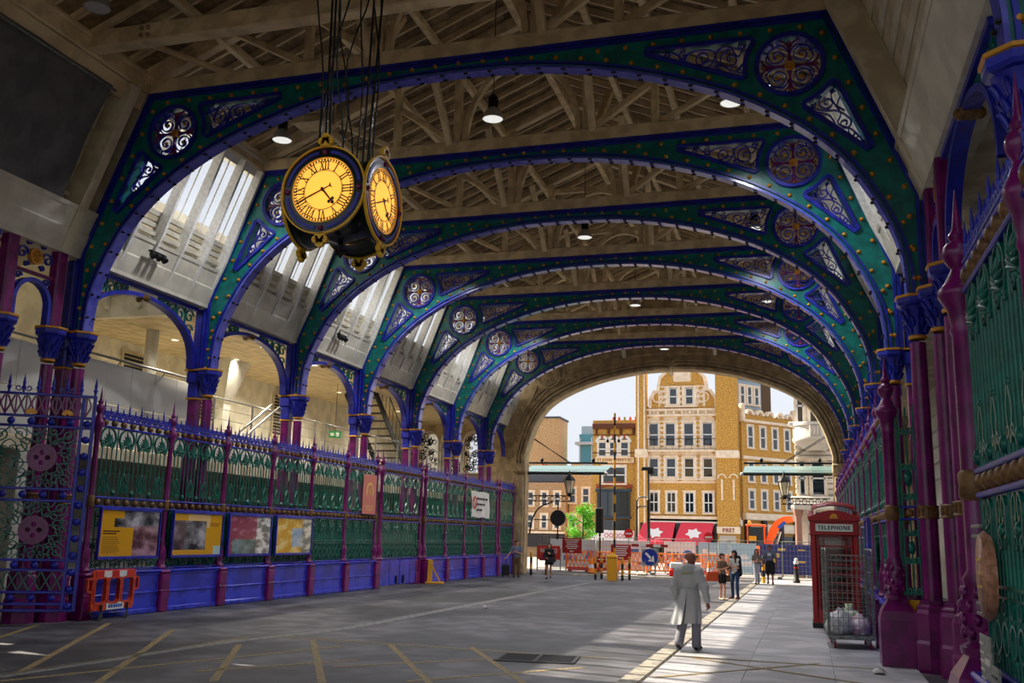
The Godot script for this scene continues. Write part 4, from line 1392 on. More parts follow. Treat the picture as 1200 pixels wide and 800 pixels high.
	m.lathe([Vector2(0.075, 2.39), Vector2(0.09, 2.42), Vector2(0.085, 2.52), Vector2(0.09, 2.62), Vector2(0.075, 2.65)], 10)
	d.post_band = m.mesh(M.bobbin)
	# solid green backing sheet behind the lower grille (painted sheet metal)
	d.back_lo = bxm(Vector3(W, 1.4, 0.01), M.green_bar)
	return d

func rail_post(d, run, x, z):
	var t = frame_part(run, "post", Vector3(x, 0, z) - run.position, run.get_meta("turn"))
	part(t, "post_base", d.post_base)
	part(t, "post_shaft", d.post_shaft)
	part(t, "finial", d.finial)
	part(t, "collar", d.post_band)

func bars_and_bobbins(d, t):
	for y in [1.04, 2.42, 2.62, 4.2, 4.37]:
		part(t, "rail", d.rail, Vector3(0, y, 0))
	for i in 8:
		for y in [2.445, 4.22]:
			part(t, "bobbin", d.bobbin, Vector3((PL - 0.1) * ((i + 0.5) / 8.0 - 0.5), y, 0))
	part(t, "cresting", d.cresting)

func rail_panel(d, run, x, z, sc = 1.0, backed = false):
	var t = frame_part(run, "panel", Vector3(x, 0, z) - run.position, run.get_meta("turn"))
	t.scale.x = sc
	part(t, "plinth", d.dado)
	bars_and_bobbins(d, t)
	var uw := (PL - 0.1) / 4.0
	for k in 4:
		var xx := -uw * 1.5 + k * uw
		part(t, "upper_grille", d.upper_unit, Vector3(xx, 0, 0))
		part(t, "palmette", d.palmette, Vector3(xx, 0, 0))
		part(t, "lower_grille", d.lower_unit, Vector3(xx, 0, 0))
	if backed:
		part(t, "backing_sheet", d.back_lo, Vector3(0, 1.72, -0.09))

func rail_run(label, x, z, turn) -> Node3D:
	var r = thing("iron_railing", label, "railing", Vector3(x, 0, z))
	r.set_meta("turn", turn)
	return r

func build_railings():
	var d := rail_meshes()
	var XL := -15.1
	# left run, from the open gate to the closed gate
	var zp := [-18.15, -20.82, -23.29, -25.76, -28.23, -30.70, -33.17]
	var run = rail_run("long green and purple iron railing with posters over a blue plinth, left side", XL, -25.7, PI / 2)
	for i in zp.size():
		rail_post(d, run, XL, zp[i])
		if i > 0:
			rail_panel(d, run, XL, (zp[i] + zp[i - 1]) * 0.5, (zp[i - 1] - zp[i]) / PL, i > 1)
	var zq := [-38.05, -40.52, -42.99, -45.46, -47.93]
	run = rail_run("green and purple iron railing with the white banner, far left between two gates", XL, -43.0, PI / 2)
	for i in zq.size():
		rail_post(d, run, XL, zq[i])
		if i > 0:
			rail_panel(d, run, XL, (zq[i] + zq[i - 1]) * 0.5, 1.0, true)
	# closed double gates
	for a in [[-33.66, -37.57, "closed double gate of green bars over blue panels, midway along the left railing"], [-48.4, -50.9, "closed green gate at the far end of the left railing"]]:
		var ln: float = a[0] - a[1]
		var t = thing("closed_gate", a[2], "gate", Vector3(XL, 0, (a[0] + a[1]) * 0.5), PI / 2)
		for e in [-1, 1]:
			var p = part(t, "gate_post", d.post_shaft, Vector3(e * ln * 0.5, 0, 0))
			part(p, "finial", d.finial)
			part(p, "foot", bxm(Vector3(0.16, 1.0, 0.16), M.purple, 0.02), Vector3(0, 0.5, 0))
		for e in [-1, 1]:
			var s: float = (ln * 0.5 - 0.06) / (PL - 0.1)
			var lf = frame_part(t, "gate_leaf", Vector3(e * ln * 0.25, 0, 0))
			lf.scale.x = s
			bars_and_bobbins(d, lf)
			var uw := (PL - 0.1) / 4.0
			for k in [0, 2]:
				var b2 := Basis.from_scale(Vector3(2, 1, 1))
				var px := Vector3((-1.5 + k) * uw + uw * 0.5, 0, 0)
				part(lf, "upper_grille", d.upper_unit, px, b2)
				part(lf, "palmette", d.palmette, px, b2)
				part(lf, "lower_grille", d.lower_unit, px, b2)
			part(lf, "backing_sheet", d.back_lo, Vector3(0, 1.72, -0.09))
			for k in 2:
				part(lf, "lower_panel", bxm(Vector3(1.16, 0.95, 0.06), M.dado, 0.02), Vector3(-0.6 + k * 1.2, 0.52, 0.0))
			part(lf, "drop_bolt", bxm(Vector3(0.12, 0.3, 0.06), M.iron, 0.02), Vector3(e * -0.8, 0.25, 0.06))
	# the open gate leaf on the left, swung out of line
	open_gate(d)
	# right runs
	var XR := 1.42
	run = rail_run("green and purple iron railing receding along the right pavement behind the telephone box", XR, -33.0, -PI / 2)
	for i in 13:
		var z := -18.2 - i * PL
		if i > 0:
			rail_post(d, run, XR, z)
			rail_panel(d, run, XR, z + PL * 0.5)
	corner_post(d, Vector3(XR - 0.02, 0, -17.93), "big purple corner post with vase foot beside the wire trolley")
	corner_post(d, Vector3(XR, 0, -9.4), "big purple corner post with leafy foot at the lower right edge")
	run = rail_run("tall green iron railing with gilt bobbins filling the right edge, nearest us", XR, -6.7, -PI / 2)
	rail_panel(d, run, XR, -7.9)
	rail_post(d, run, XR, -6.66)
	rail_panel(d, run, XR, -5.42)
	# narrow green grilles between the corner post and the clustered columns
	for a in [[1.6, 1.75, -18.0, -17.9, "narrow green scrolled grille between corner post and first right column"], [2.25, 2.3, -16.6, -16.0, "narrow green grille between the crossing columns on the right"]]:
		var p0 := Vector3(a[0], 0, a[2]); var p1 := Vector3(a[1], 0, a[3])
		if a[0] < 2.0:
			p0 = Vector3(1.52, 0, -17.86); p1 = Vector3(1.82, 0, -17.66)
		var dd := p1 - p0
		var t = thing("narrow_grille", a[4], "grille", (p0 + p1) * 0.5, atan2(-dd.z, dd.x))
		var w := dd.length()
		var m := MB.new()
		for x in [-w * 0.36, 0.0, w * 0.36]:
			m.tube([Vector3(x, 1.15, 0), Vector3(x, 4.3, 0)], 0.016, 6)
		for y in [1.25, 1.75, 2.2, 2.8, 3.3, 3.9]:
			for s in [-1, 1]:
				m.ribbon(spiral(Vector2(s * w * 0.2, y), w * 0.17, 0.02, PI * (0.5 + s * 0.5), PI * (0.5 + s * 0.5) + s * 8.0, 14), 0.028, -0.018, 0.018)
		m.ball(Vector3(0, 1.95, 0), 0.06, 8, 5, Vector3(1, 2.0, 1))
		m.ball(Vector3(0, 3.1, 0), 0.07, 8, 5, Vector3(1, 2.2, 1))
		part(t, "scrollwork", m.mesh(M.green_bar))
		for e in [-1, 1]:
			part(t, "stile", bxm(Vector3(0.03, 3.3, 0.04), M.green_bar), Vector3(e * w * 0.48, 2.7, 0))
		for y in [2.42, 2.62]:
			part(t, "rail", bxm(Vector3(w, 0.04, 0.06), M.blue, 0.01), Vector3(0, y, 0))
		m = MB.new()
		m.ball(Vector3(0, 2.52, 0), 0.07, 8, 6)
		part(t, "bobbin", m.mesh(M.bobbin))
		part(t, "foot_panel", bxm(Vector3(w, 1.1, 0.05), M.yellow if a[0] < 2 else M.dado, 0.01), Vector3(0, 0.55, -0.1))

func corner_post(d, at, label):
	var t = thing("corner_post", label, "post", at, -PI / 2)
	var m := MB.new()
	m.prism([Vector2(0.41, 0), Vector2(0.41, 0.78), Vector2(0.36, 0.92), Vector2(0.22, 1.08), Vector2(0.20, 1.12)], 4, Vector3.ZERO, PI / 4)
	part(t, "base", m.mesh(M.purple))
	m = MB.new()
	m.lathe([Vector2(0.19, 1.1), Vector2(0.2, 1.16), Vector2(0.13, 1.2), Vector2(0.17, 1.32), Vector2(0.18, 1.5), Vector2(0.14, 1.68), Vector2(0.15, 1.72), Vector2(0.105, 1.8), Vector2(0.1, 3.86), Vector2(0.12, 3.9), Vector2(0.105, 3.95), Vector2(0.13, 4.1), Vector2(0.2, 4.22), Vector2(0.2, 4.28), Vector2(0.15, 4.34)], 14)
	for row in 4:
		for k in 8:
			var a = k * TAU / 8 + row * 0.39
			var rr: float = [0.155, 0.17, 0.168, 0.15][row]
			m.ball(Vector3(cos(a) * rr, 1.28 + row * 0.11, sin(a) * rr), 0.045, 6, 4, Vector3(0.8, 1.3, 0.8))
	part(t, "shaft", m.mesh(M.purple))
	var f = part(t, "finial", d.finial, Vector3(0, -0.9, 0), Basis.from_scale(Vector3(1.5, 1.2, 1.5)))
	f.position.y = 4.34 * (1.0 - 1.2)
	part(t, "collar", d.post_band, Vector3.ZERO, Basis.from_scale(Vector3(1.5, 1, 1.5)))

func open_gate(d):
	# the leaf faces the viewer: local x runs left from its hinge post
	var t = thing("open_gate_leaf", "tall blue framed gate leaf with green scrolls and purple wheels, swung open at far left", "gate", Vector3(-14.42, 0.06, -17.22), PI + atan2(0.54, 0.84))
	var W := 2.9
	var m := MB.new()
	for x in [0.04, 0.26, W]:
		m.box(Vector3(x, 2.42, 0), Vector3(0.07, 4.44, 0.07), 0.012)
	for y in [0.35, 0.58, 1.02, 1.22, 2.42, 2.66, 3.95, 4.16, 4.62]:
		m.box(Vector3(W * 0.5, y, 0), Vector3(W, 0.055, 0.06), 0.012)
	part(t, "frame", m.mesh(M.blue))
	m = MB.new()
	m.ball(Vector3.ZERO, 0.08, 8, 6)
	var bb := m.mesh(M.blue)
	for y in [0.47, 1.12, 2.54, 4.05]:
		for k in 7:
			part(t, "ball", bb, Vector3(0.48 + k * 0.38, y, 0))
	for k in 12:
		part(t, "ball", bb, Vector3(0.15, 0.3 + k * 0.34, 0))
	# wheels
	m = MB.new()
	m.holed(arc(Vector2.ZERO, 0.27, 0, TAU, 24).slice(1), [arc(Vector2(0.11, 0), 0.055, 0, TAU, 10).slice(1), arc(Vector2(-0.11, 0.001), 0.055, 0, TAU, 10).slice(1), arc(Vector2(0.002, 0.11), 0.055, 0, TAU, 10).slice(1), arc(Vector2(0.001, -0.11), 0.055, 0, TAU, 10).slice(1)], -0.04, 0.04)
	m.ribbon(arc(Vector2.ZERO, 0.265, 0, TAU, 24), 0.05, -0.06, 0.06)
	m.ribbon(arc(Vector2.ZERO, 0.2, 0, TAU, 24), 0.025, -0.05, 0.05)
	var wm := m.mesh(M.purple)
	for x in [0.95, 2.25]:
		for y in [1.82, 3.3]:
			part(t, "wheel_boss", wm, Vector3(x, y, 0))
	# scrolls filling each panel round the wheel
	m = MB.new()
	for k in 8:
		var a = k * PI / 4 + 0.39
		var u := Vector2(cos(a), sin(a))
		var w := Vector2(-u.y, u.x)
		m.ribbon(crom([u * 0.27, u * 0.4 + w * 0.05, u * 0.52 + w * 0.16], 4), 0.026, -0.02, 0.02)
		m.ribbon(spiral(u * 0.44 + w * 0.03, 0.13, 0.03, a + 1.2, a + 8.6, 14), 0.024, -0.02, 0.02)
		m.ribbon(spiral(u * 0.43 - w * 0.14, 0.09, 0.02, a - 1.2, a - 8.0, 12), 0.022, -0.02, 0.02)
	for sx in [-1, 1]:
		for sy in [-1, 1]:
			var c := Vector2(sx * 0.43, sy * 0.46)
			m.ribbon(spiral(c, 0.15, 0.03, PI * 0.25 * sx, PI * 0.25 * sx + sx * sy * 9.0, 16), 0.024, -0.02, 0.02)
			m.ribbon(crom([Vector2(sx * 0.58, sy * 0.62), c, Vector2(sx * 0.2, sy * 0.3)], 5), 0.026, -0.02, 0.02)
			m.ribbon(spiral(Vector2(sx * 0.52, sy * 0.17), 0.08, 0.02, 0.0, sx * sy * 8.0, 12), 0.022, -0.02, 0.02)
			m.ribbon(spiral(Vector2(sx * 0.16, sy * 0.55), 0.09, 0.02, PI / 2, PI / 2 + sx * sy * 8.0, 12), 0.022, -0.02, 0.02)
			m.ribbon(crom([Vector2(0, sy * 0.62), Vector2(sx * 0.1, sy * 0.45), Vector2(sx * 0.28, sy * 0.52), Vector2(sx * 0.34, sy * 0.63)], 4), 0.022, -0.02, 0.02)
			m.ribbon(crom([Vector2(sx * 0.6, 0), Vector2(sx * 0.45, sy * 0.08), Vector2(sx * 0.5, sy * 0.28), Vector2(sx * 0.6, sy * 0.36)], 4), 0.022, -0.02, 0.02)
	var sm := m.mesh(M.green_bar)
	for x in [0.95, 2.25]:
		for y in [1.82, 3.3]:
			part(t, "scrollwork", sm, Vector3(x, y, 0), Basis.from_scale(Vector3(1.08, 0.95 if y < 2 else 1.0, 1)))
	m = MB.new()
	for k in 12:
		var x = 0.4 + k * 0.21
		m.ribbon([Vector2(x - 0.1, 0.62), Vector2(x + 0.1, 0.98)], 0.022, -0.02, 0.02)
		m.ribbon([Vector2(x + 0.1, 0.62), Vector2(x - 0.1, 0.98)], 0.022, -0.02, 0.02)
	part(t, "lattice", m.mesh(M.green_bar))
	m = MB.new()
	for k in 14:
		var x = 0.2 + k * 0.195
		for s in [-1, 1]:
			m.ribbon(crom([Vector2(x, 4.2), Vector2(x + s * 0.05, 4.3), Vector2(x + s * 0.09, 4.42), Vector2(x + s * 0.03, 4.58)], 3), 0.03, -0.025, 0.025)
		m.ribbon([Vector2(x, 4.18), Vector2(x, 4.6)], 0.03, -0.02, 0.02)
	part(t, "leaf_frieze", m.mesh(M.purple))
	m = MB.new()
	for k in 4:
		m.ribbon(arc(Vector2(0.55 + k * 0.7, 4.2), 0.07, 0, PI, 6), 0.09, -0.04, 0.04)
	part(t, "gilt_leaves", m.mesh(M.gold))
	m = MB.new()
	for k in 11:
		var x = 0.05 + k * 0.28
		m.prism([Vector2(0.02, 4.64), Vector2(0.03, 4.72), Vector2(0.05, 4.75), Vector2(0.025, 4.8), Vector2(0.035, 4.85), Vector2(0.0, 5.05)], 6, Vector3(x, 0, 0))
		if k % 3 == 2:
			for s in [-1, 1]:
				m.ribbon(spiral(Vector2(x + s * 0.1, 4.74), 0.07, 0.02, PI * (0.5 + s * 0.5), PI * (0.5 + s * 0.5) + s * 7, 10), 0.024, -0.02, 0.02)
	part(t, "spikes", m.mesh(M.blue))
	m = MB.new()
	m.box(Vector3(W * 0.5, 0.22, 0), Vector3(W, 0.06, 0.05), 0.01)
	part(t, "bottom_rail", m.mesh(M.blue))
	part(t, "drop_foot", bxm(Vector3(0.07, 0.3, 0.07), M.iron, 0.01), Vector3(2.86, 0.09, 0))

# ============================================================ lettering
func letters(s, size, mt, bold = false, depth = 0.004, serif = false) -> ArrayMesh:
	var f := SystemFont.new()
	f.font_names = PackedStringArray(["Droid Serif" if serif else "Droid Sans"])
	if bold:
		f.font_weight = 700
	var t := TextMesh.new()
	t.text = s
	t.font = f
	t.font_size = 32
	t.pixel_size = size / 32.0 * 1.35
	t.depth = depth
	t.material = mt
	var me := ArrayMesh.new()
	me.add_surface_from_arrays(Mesh.PRIMITIVE_TRIANGLES, t.get_mesh_arrays())
	me.surface_set_material(0, mt)
	return me

func disc(r, h, mt, segs = 24) -> ArrayMesh:      # faces +z
	var m := MB.new()
	m.xf = Transform3D(Basis(Vector3.RIGHT, PI / 2), Vector3.ZERO)
	m.lathe([Vector2(r, 0), Vector2(r, h), Vector2(0.0005, h)], segs)
	m.lathe([Vector2(0.0005, 0), Vector2(r, 0)], segs)
	return m.mesh(mt)

# ============================================================ the clock
func build_clock():
	var t = thing("hanging_clock", "green and gold four faced hanging clock with glowing amber dials", "clock", Vector3(AX - 0.06, 7.0, -13.09))
	var dk := smat(Color(0.05, 0.03, 0.02), 0.5)
	var m := MB.new()
	m.box(Vector3.ZERO, Vector3(0.86, 0.8, 0.86), 0.2)
	m.lathe([Vector2(0.001, -0.66), Vector2(0.1, -0.62), Vector2(0.3, -0.56), Vector2(0.52, -0.42), Vector2(0.55, -0.3), Vector2(0.4, -0.2)], 20)
	m.lathe([Vector2(0.5, 0.3), Vector2(0.45, 0.42), Vector2(0.25, 0.52), Vector2(0.12, 0.7), Vector2(0.001, 0.72)], 20)
	part(t, "body", m.mesh(M.clock))
	m = MB.new()
	m.lathe([Vector2(0.001, -0.88), Vector2(0.03, -0.84), Vector2(0.06, -0.78), Vector2(0.03, -0.72), Vector2(0.05, -0.66)], 10)
	for s in [-1, 1]:
		m.ball(Vector3(s * 0.06, -0.78, 0), 0.04, 6, 4)
	part(t, "bottom_finial", m.mesh(M.iron))
	var nums := ["XII", "I", "II", "III", "IIII", "V", "VI", "VII", "VIII", "IX", "X", "XI"]
	for k in 4:
		var f = frame_part(t, "clock_face", Vector3.ZERO, k * PI / 2)
		f.scale = Vector3(1.17, 1.17, 1.17)
		# drum
		m = MB.new()
		m.xf = Transform3D(Basis(Vector3.RIGHT, PI / 2), Vector3.ZERO)
		m.lathe([Vector2(0.5, 0.2), Vector2(0.52, 0.42), Vector2(0.55, 0.45), Vector2(0.55, 0.5), Vector2(0.575, 0.52), Vector2(0.575, 0.575)], 40)
		m.lathe([Vector2(0.575, 0.575), Vector2(0.44, 0.585), Vector2(0.43, 0.57)], 40)
		part(f, "drum", m.mesh(M.clock))
		m = MB.new()
		m.ribbon(arc(Vector2.ZERO, 0.582, 0, TAU, 44), 0.018, 0.56, 0.60)
		for s in [-1, 1]:        # trefoil ornaments
			var c := Vector2(0, s * 0.66)
			m.ribbon(arc(c + Vector2(0, s * 0.05), 0.035, 0, TAU, 10), 0.045, 0.55, 0.6)
			for e in [-1, 1]:
				m.ribbon(arc(c + Vector2(e * 0.06, s * 0.0), 0.03, 0, TAU, 10), 0.04, 0.55, 0.6)
			m.ribbon([Vector2(0, s * 0.58), Vector2(0, s * 0.72)], [0.16, 0.05], 0.55, 0.6)
		part(f, "gilt_rim", m.mesh(M.gilt))
		m = MB.new()
		m.ribbon(arc(Vector2.ZERO, 0.435, 0, TAU, 40), 0.01, 0.57, 0.59)
		part(f, "dial_rim", m.mesh(M.gilt))
		for q in 4:
			m = MB.new()
			m.ribbon(arc(Vector2.ZERO, 0.508, q * PI / 2 + 0.16, (q + 1) * PI / 2 - 0.16, 12), 0.04, 0.575, 0.592)
			part(f, "blue_inlay", m.mesh(M.blue))
			m = MB.new()
			m.ball(Vector3(cos(q * PI / 2) * 0.51, sin(q * PI / 2) * 0.51, 0.59), 0.035, 8, 5)
			part(f, "purple_stud", m.mesh(M.purple))
		part(f, "dial", disc(0.43, 0.02, M.amber, 40), Vector3(0, 0, 0.555))
		# dial markings
		m = MB.new()
		m.ribbon(arc(Vector2.ZERO, 0.265, 0, TAU, 36), 0.008, 0.575, 0.58)
		part(f, "inner_circle", m.mesh(dk))
		m = MB.new()
		m.ribbon(arc(Vector2.ZERO, 0.385, 0, TAU, 40), 0.005, 0.575, 0.58)
		m.ribbon(arc(Vector2.ZERO, 0.42, 0, TAU, 40), 0.005, 0.575, 0.58)
		for q in 60:
			var a = q * TAU / 60
			var u := Vector2(cos(a), sin(a))
			m.ribbon([u * 0.39, u * 0.417], 0.016 if q % 5 else 0.024, 0.575, 0.58)
		part(f, "minute_track", m.mesh(dk))
		for q in 12:
			var a = PI / 2 - q * TAU / 12
			var nm := letters(nums[q], 0.115, dk, true, 0.004, true)
			part(f, "numeral", nm, Vector3(cos(a) * 0.325, sin(a) * 0.325, 0.578), Basis(Vector3.BACK, a - PI / 2) * Basis.from_scale(Vector3(0.62, 1, 1)))
		m = MB.new()
		var ah := PI / 2 - (4 + 41 / 60.0) / 12.0 * TAU
		var am := PI / 2 - 41 / 60.0 * TAU
		var uh := Vector2(cos(ah), sin(ah)); var wh := Vector2(-uh.y, uh.x)
		m.ribbon([-uh * 0.04, uh * 0.12, uh * 0.2], [0.03, 0.022, 0.018], 0.585, 0.592)
		for c in [uh * 0.19 + wh * 0.03, uh * 0.19 - wh * 0.03, uh * 0.23]:
			m.ribbon(arc(c, 0.012, 0, TAU, 8), 0.024, 0.585, 0.592)
		m.ribbon([uh * 0.2, uh * 0.29], [0.022, 0.004], 0.585, 0.592)
		part(f, "hour_hand", m.mesh(dk))
		m = MB.new()
		var um := Vector2(cos(am), sin(am)); var wm := Vector2(-um.y, um.x)
		m.ribbon([-um * 0.13, -um * 0.05, um * 0.2, um * 0.4], [0.012, 0.016, 0.022, 0.006], 0.594, 0.6)
		m.ribbon([-um * 0.13 + wm * 0.03, -um * 0.1, -um * 0.13 - wm * 0.03], 0.014, 0.594, 0.6)
		m.ribbon(arc(Vector2.ZERO, 0.012, 0, TAU, 10), 0.03, 0.594, 0.602)
		part(f, "minute_hand", m.mesh(dk))
		var l := OmniLight3D.new()
		l.name = "dial_light"
		l.position = Vector3(0, 0, 0.75)
		l.light_color = Color(1.0, 0.62, 0.16)
		l.light_energy = 0.05
		l.light_size = 0.3
		l.omni_range = 40.0
		l.omni_attenuation = 2.0
		l.shadow_enabled = true
		f.add_child(l)
	# suspension cables and slack wires up into the roof
	rng.seed = 11
	for k in 12:
		var a = k * TAU / 12 + 0.2
		m = MB.new()
		var b := Vector3(cos(a) * 0.42, 0.45, sin(a) * 0.42)
		var top := Vector3(b.x * rng.randf_range(0.5, 1.9), 7.4, b.z * rng.randf_range(0.5, 1.9))
		var pts := []
		var slack: float = 0.0 if k % 3 == 0 else rng.randf_range(0.06, 0.22)
		for i in 17:
			var f = i / 16.0
			pts.append(b.lerp(top, f) + Vector3(sin(f * PI * (2 + k % 3) + k), 0, cos(f * PI * 2.5 + k * 2)) * slack * sin(f * PI))
		m.tube(pts, 0.014 if k % 3 else 0.02, 5)
		part(t, "cable", m.mesh(M.black if k % 2 else M.clock))

# ============================================================ pendant lamps
func build_lamps():
	var hs := MB.new()
	hs.lathe([Vector2(0.001, 0.16), Vector2(0.1, 0.16), Vector2(0.1, 0.45), Vector2(0.06, 0.5), Vector2(0.001, 0.5)], 12)
	for k in 8:
		hs.box(Vector3(cos(k * TAU / 8) * 0.105, 0.3, sin(k * TAU / 8) * 0.105), Vector3(0.025, 0.26, 0.015), 0, Basis(Vector3.UP, -k * TAU / 8))
	var hm := hs.mesh(M.black)
	var sh := MB.new()
	sh.lathe([Vector2(0.235, -0.1), Vector2(0.215, 0.02), Vector2(0.16, 0.12), Vector2(0.1, 0.18)], 18)
	sh.lathe([Vector2(0.095, 0.175), Vector2(0.155, 0.115), Vector2(0.21, 0.015), Vector2(0.225, -0.1)].map(func(p): return p), 18)
	var gm := smat(Color(0.72, 0.72, 0.70), 0.25, 0.55)
	var shm := sh.mesh(gm)
	var ln := MB.new()
	ln.lathe([Vector2(0.001, -0.105), Vector2(0.15, -0.10), Vector2(0.235, -0.09)], 18)
	var lm := ln.mesh(glow(Color(0.86, 0.86, 0.84), 0.7))
	var lens_off := ln.mesh(smat(Color(0.7, 0.7, 0.7), 0.2))
	var rows := {-12.15: "left", -6.66: "middle", -1.25: "right"}
	var at := [[-12.15, 11.4, -13.4, "above the dark tarpaulin"], [-12.15, 11.57, -20.07, ""], [-6.66, 11.55, -20.07, ""], [-1.25, 11.35, -20.07, ""], [-12.15, 11.65, -30.0, ""], [-6.66, 11.73, -30.0, ""], [-1.25, 11.65, -30.0, ""], [-12.15, 11.7, -40.0, ""], [-6.66, 11.79, -40.0, ""], [-1.25, 11.7, -40.0, ""], [-6.66, 11.6, -49.0, ""]]
	for a in at:
		var place: String = a[3]
		if place == "":
			var k := int(round((-a[2] - 20.0) / 10.0))
			place = "%s in the %s row" % [ORD[clampi(k, 0, 3)], rows[a[0]]]
		var t = thing("pendant_lamp", "bell shaped metal pendant lamp, " + place, "lamp", Vector3(a[0], a[1], a[2]), 0.0, "pendant lamps")
		part(t, "housing", hm)
		part(t, "shade", shm)
		part(t, "lens", lm if a[2] < -15.0 else lens_off)
		var m := MB.new()
		m.tube([Vector3(0, 0.5, 0), Vector3(0, roof_y(a[0] - AX) - a[1] + 0.22, 0)], 0.012, 5)
		part(t, "cord", m.mesh(M.black))
		if a[2] > -15.0:
			continue
		var l := SpotLight3D.new()
		l.name = "lamp"
		l.position = Vector3(0, -0.14, 0)
		l.rotation.x = -PI / 2
		l.spot_angle = 78.0
		l.spot_angle_attenuation = 0.6
		l.spot_range = 60.0
		l.spot_attenuation = 2.0
		l.light_color = Color(0.98, 0.98, 1.0)
		l.light_energy = LAMP
		l.light_size = 0.22
		l.shadow_enabled = true
		t.add_child(l)

# ============================================================ things in the hall
func poster_tex(kind) -> ImageTexture:
	var W := 256
	var H := 180
	var im := Image.create(W, H, false, Image.FORMAT_RGB8)
	var fn := FastNoiseLite.new()
	fn.seed = 60 + kind
	fn.frequency = 0.012
	fn.domain_warp_enabled = true
	fn.domain_warp_amplitude = 25.0
	var yel := Color(0.85, 0.62, 0.08)
	for y in H:
		for x in W:
			var v := fn.get_noise_2d(x, y * 1.5) * 0.5 + 0.5
			var g := fn.get_noise_2d(x * 0.9 + 500, y * 0.9) * 0.5 + 0.5
			var photo := Color(0.12, 0.12, 0.14).lerp(Color(0.75, 0.74, 0.76), smoothstep(0.25, 0.75, g * 0.6 + v * 0.4))
			var c := yel
			match kind:
				0:
					if x > 140 or (x > 55 and y > 30 and y < 66 and x <= 140) or (x > 95 and y <= 66):
						c = photo
						if x > 140 and y > 60:
							c = photo.lerp(Color(0.7, 0.3, 0.36), 0.35)
				1:
					if x < 170 and y > 30 and y < 158:
						c = photo
						if x < 60: c = photo.lerp(Color(0.3, 0.1, 0.16), 0.4)
					elif x > 70 and x < 190 and y < 60:
						c = Color(0.9, 0.75, 0.5)
					if x > 215 and y > 140: c = Color(0.7, 0.8, 0.78)
				2:
					c = Color(0.55, 0.22, 0.34).lerp(Color(0.8, 0.55, 0.62), smoothstep(0.5, 0.8, v))
					if x > 165: c = Color(0.45, 0.45, 0.42).lerp(Color(0.92, 0.9, 0.88), smoothstep(0.35, 0.65, v))
					elif y > 110 and x > 20: c = photo.lerp(Color(0.1, 0.4, 0.42), 0.4)
				3:
					c = yel.lerp(Color(0.95, 0.82, 0.5), smoothstep(0.4, 0.7, v))
					if x > 110 and x < 190 and y > 50 and y < 150: c = Color(0.4, 0.55, 0.75).lerp(Color(0.9, 0.88, 0.8), v)
					if x > 185: c = Color(0.5, 0.5, 0.45).lerp(Color(0.95, 0.9, 0.8), smoothstep(0.3, 0.7, v))
				4:
					c = Color(0.75, 0.55, 0.4).lerp(Color(0.55, 0.5, 0.6), smoothstep(0.4, 0.6, v))
			im.set_pixel(x, y, c)
	if kind == 0:        # lines of small print
		for r in 2:
			im.fill_rect(Rect2i(12, 80 + r * 9, 70 - r * 14, 5), Color(0.25, 0.08, 0.05))
		for r in 11:
			im.fill_rect(Rect2i(12, 104 + r * 6, 62 + (r * 17) % 14, 2), Color(0.45, 0.32, 0.08))
	elif kind == 1:
		for r in 2:
			im.fill_rect(Rect2i(190, 40 + r * 9, 55 - r * 10, 4), Color(0.5, 0.3, 0.08))
	return ImageTexture.create_from_image(im)

func board_sign(t, w, h, tex):          # framed board in the local xy plane, facing +z
	var m := MB.new()
	m.ribbon([Vector2(-w / 2, -h / 2), Vector2(w / 2, -h / 2), Vector2(w / 2, h / 2), Vector2(-w / 2, h / 2)], 0.07, -0.03, 0.04, true)
	part(t, "frame", m.mesh(M.blue))
	part(t, "backing", bxm(Vector3(w, h, 0.02), M.iron), Vector3(0, 0, -0.02))
	var pm := smat(Color.WHITE, 0.12)
	pm.albedo_texture = tex
	m = MB.new()
	m.quad(Vector3(-w / 2 + 0.03, -h / 2 + 0.03, 0.008), Vector3(w / 2 - 0.03, -h / 2 + 0.03, 0.008), Vector3(w / 2 - 0.03, h / 2 - 0.03, 0.008), Vector3(-w / 2 + 0.03, h / 2 - 0.03, 0.008))
	part(t, "printed_sheet", m.mesh(pm))

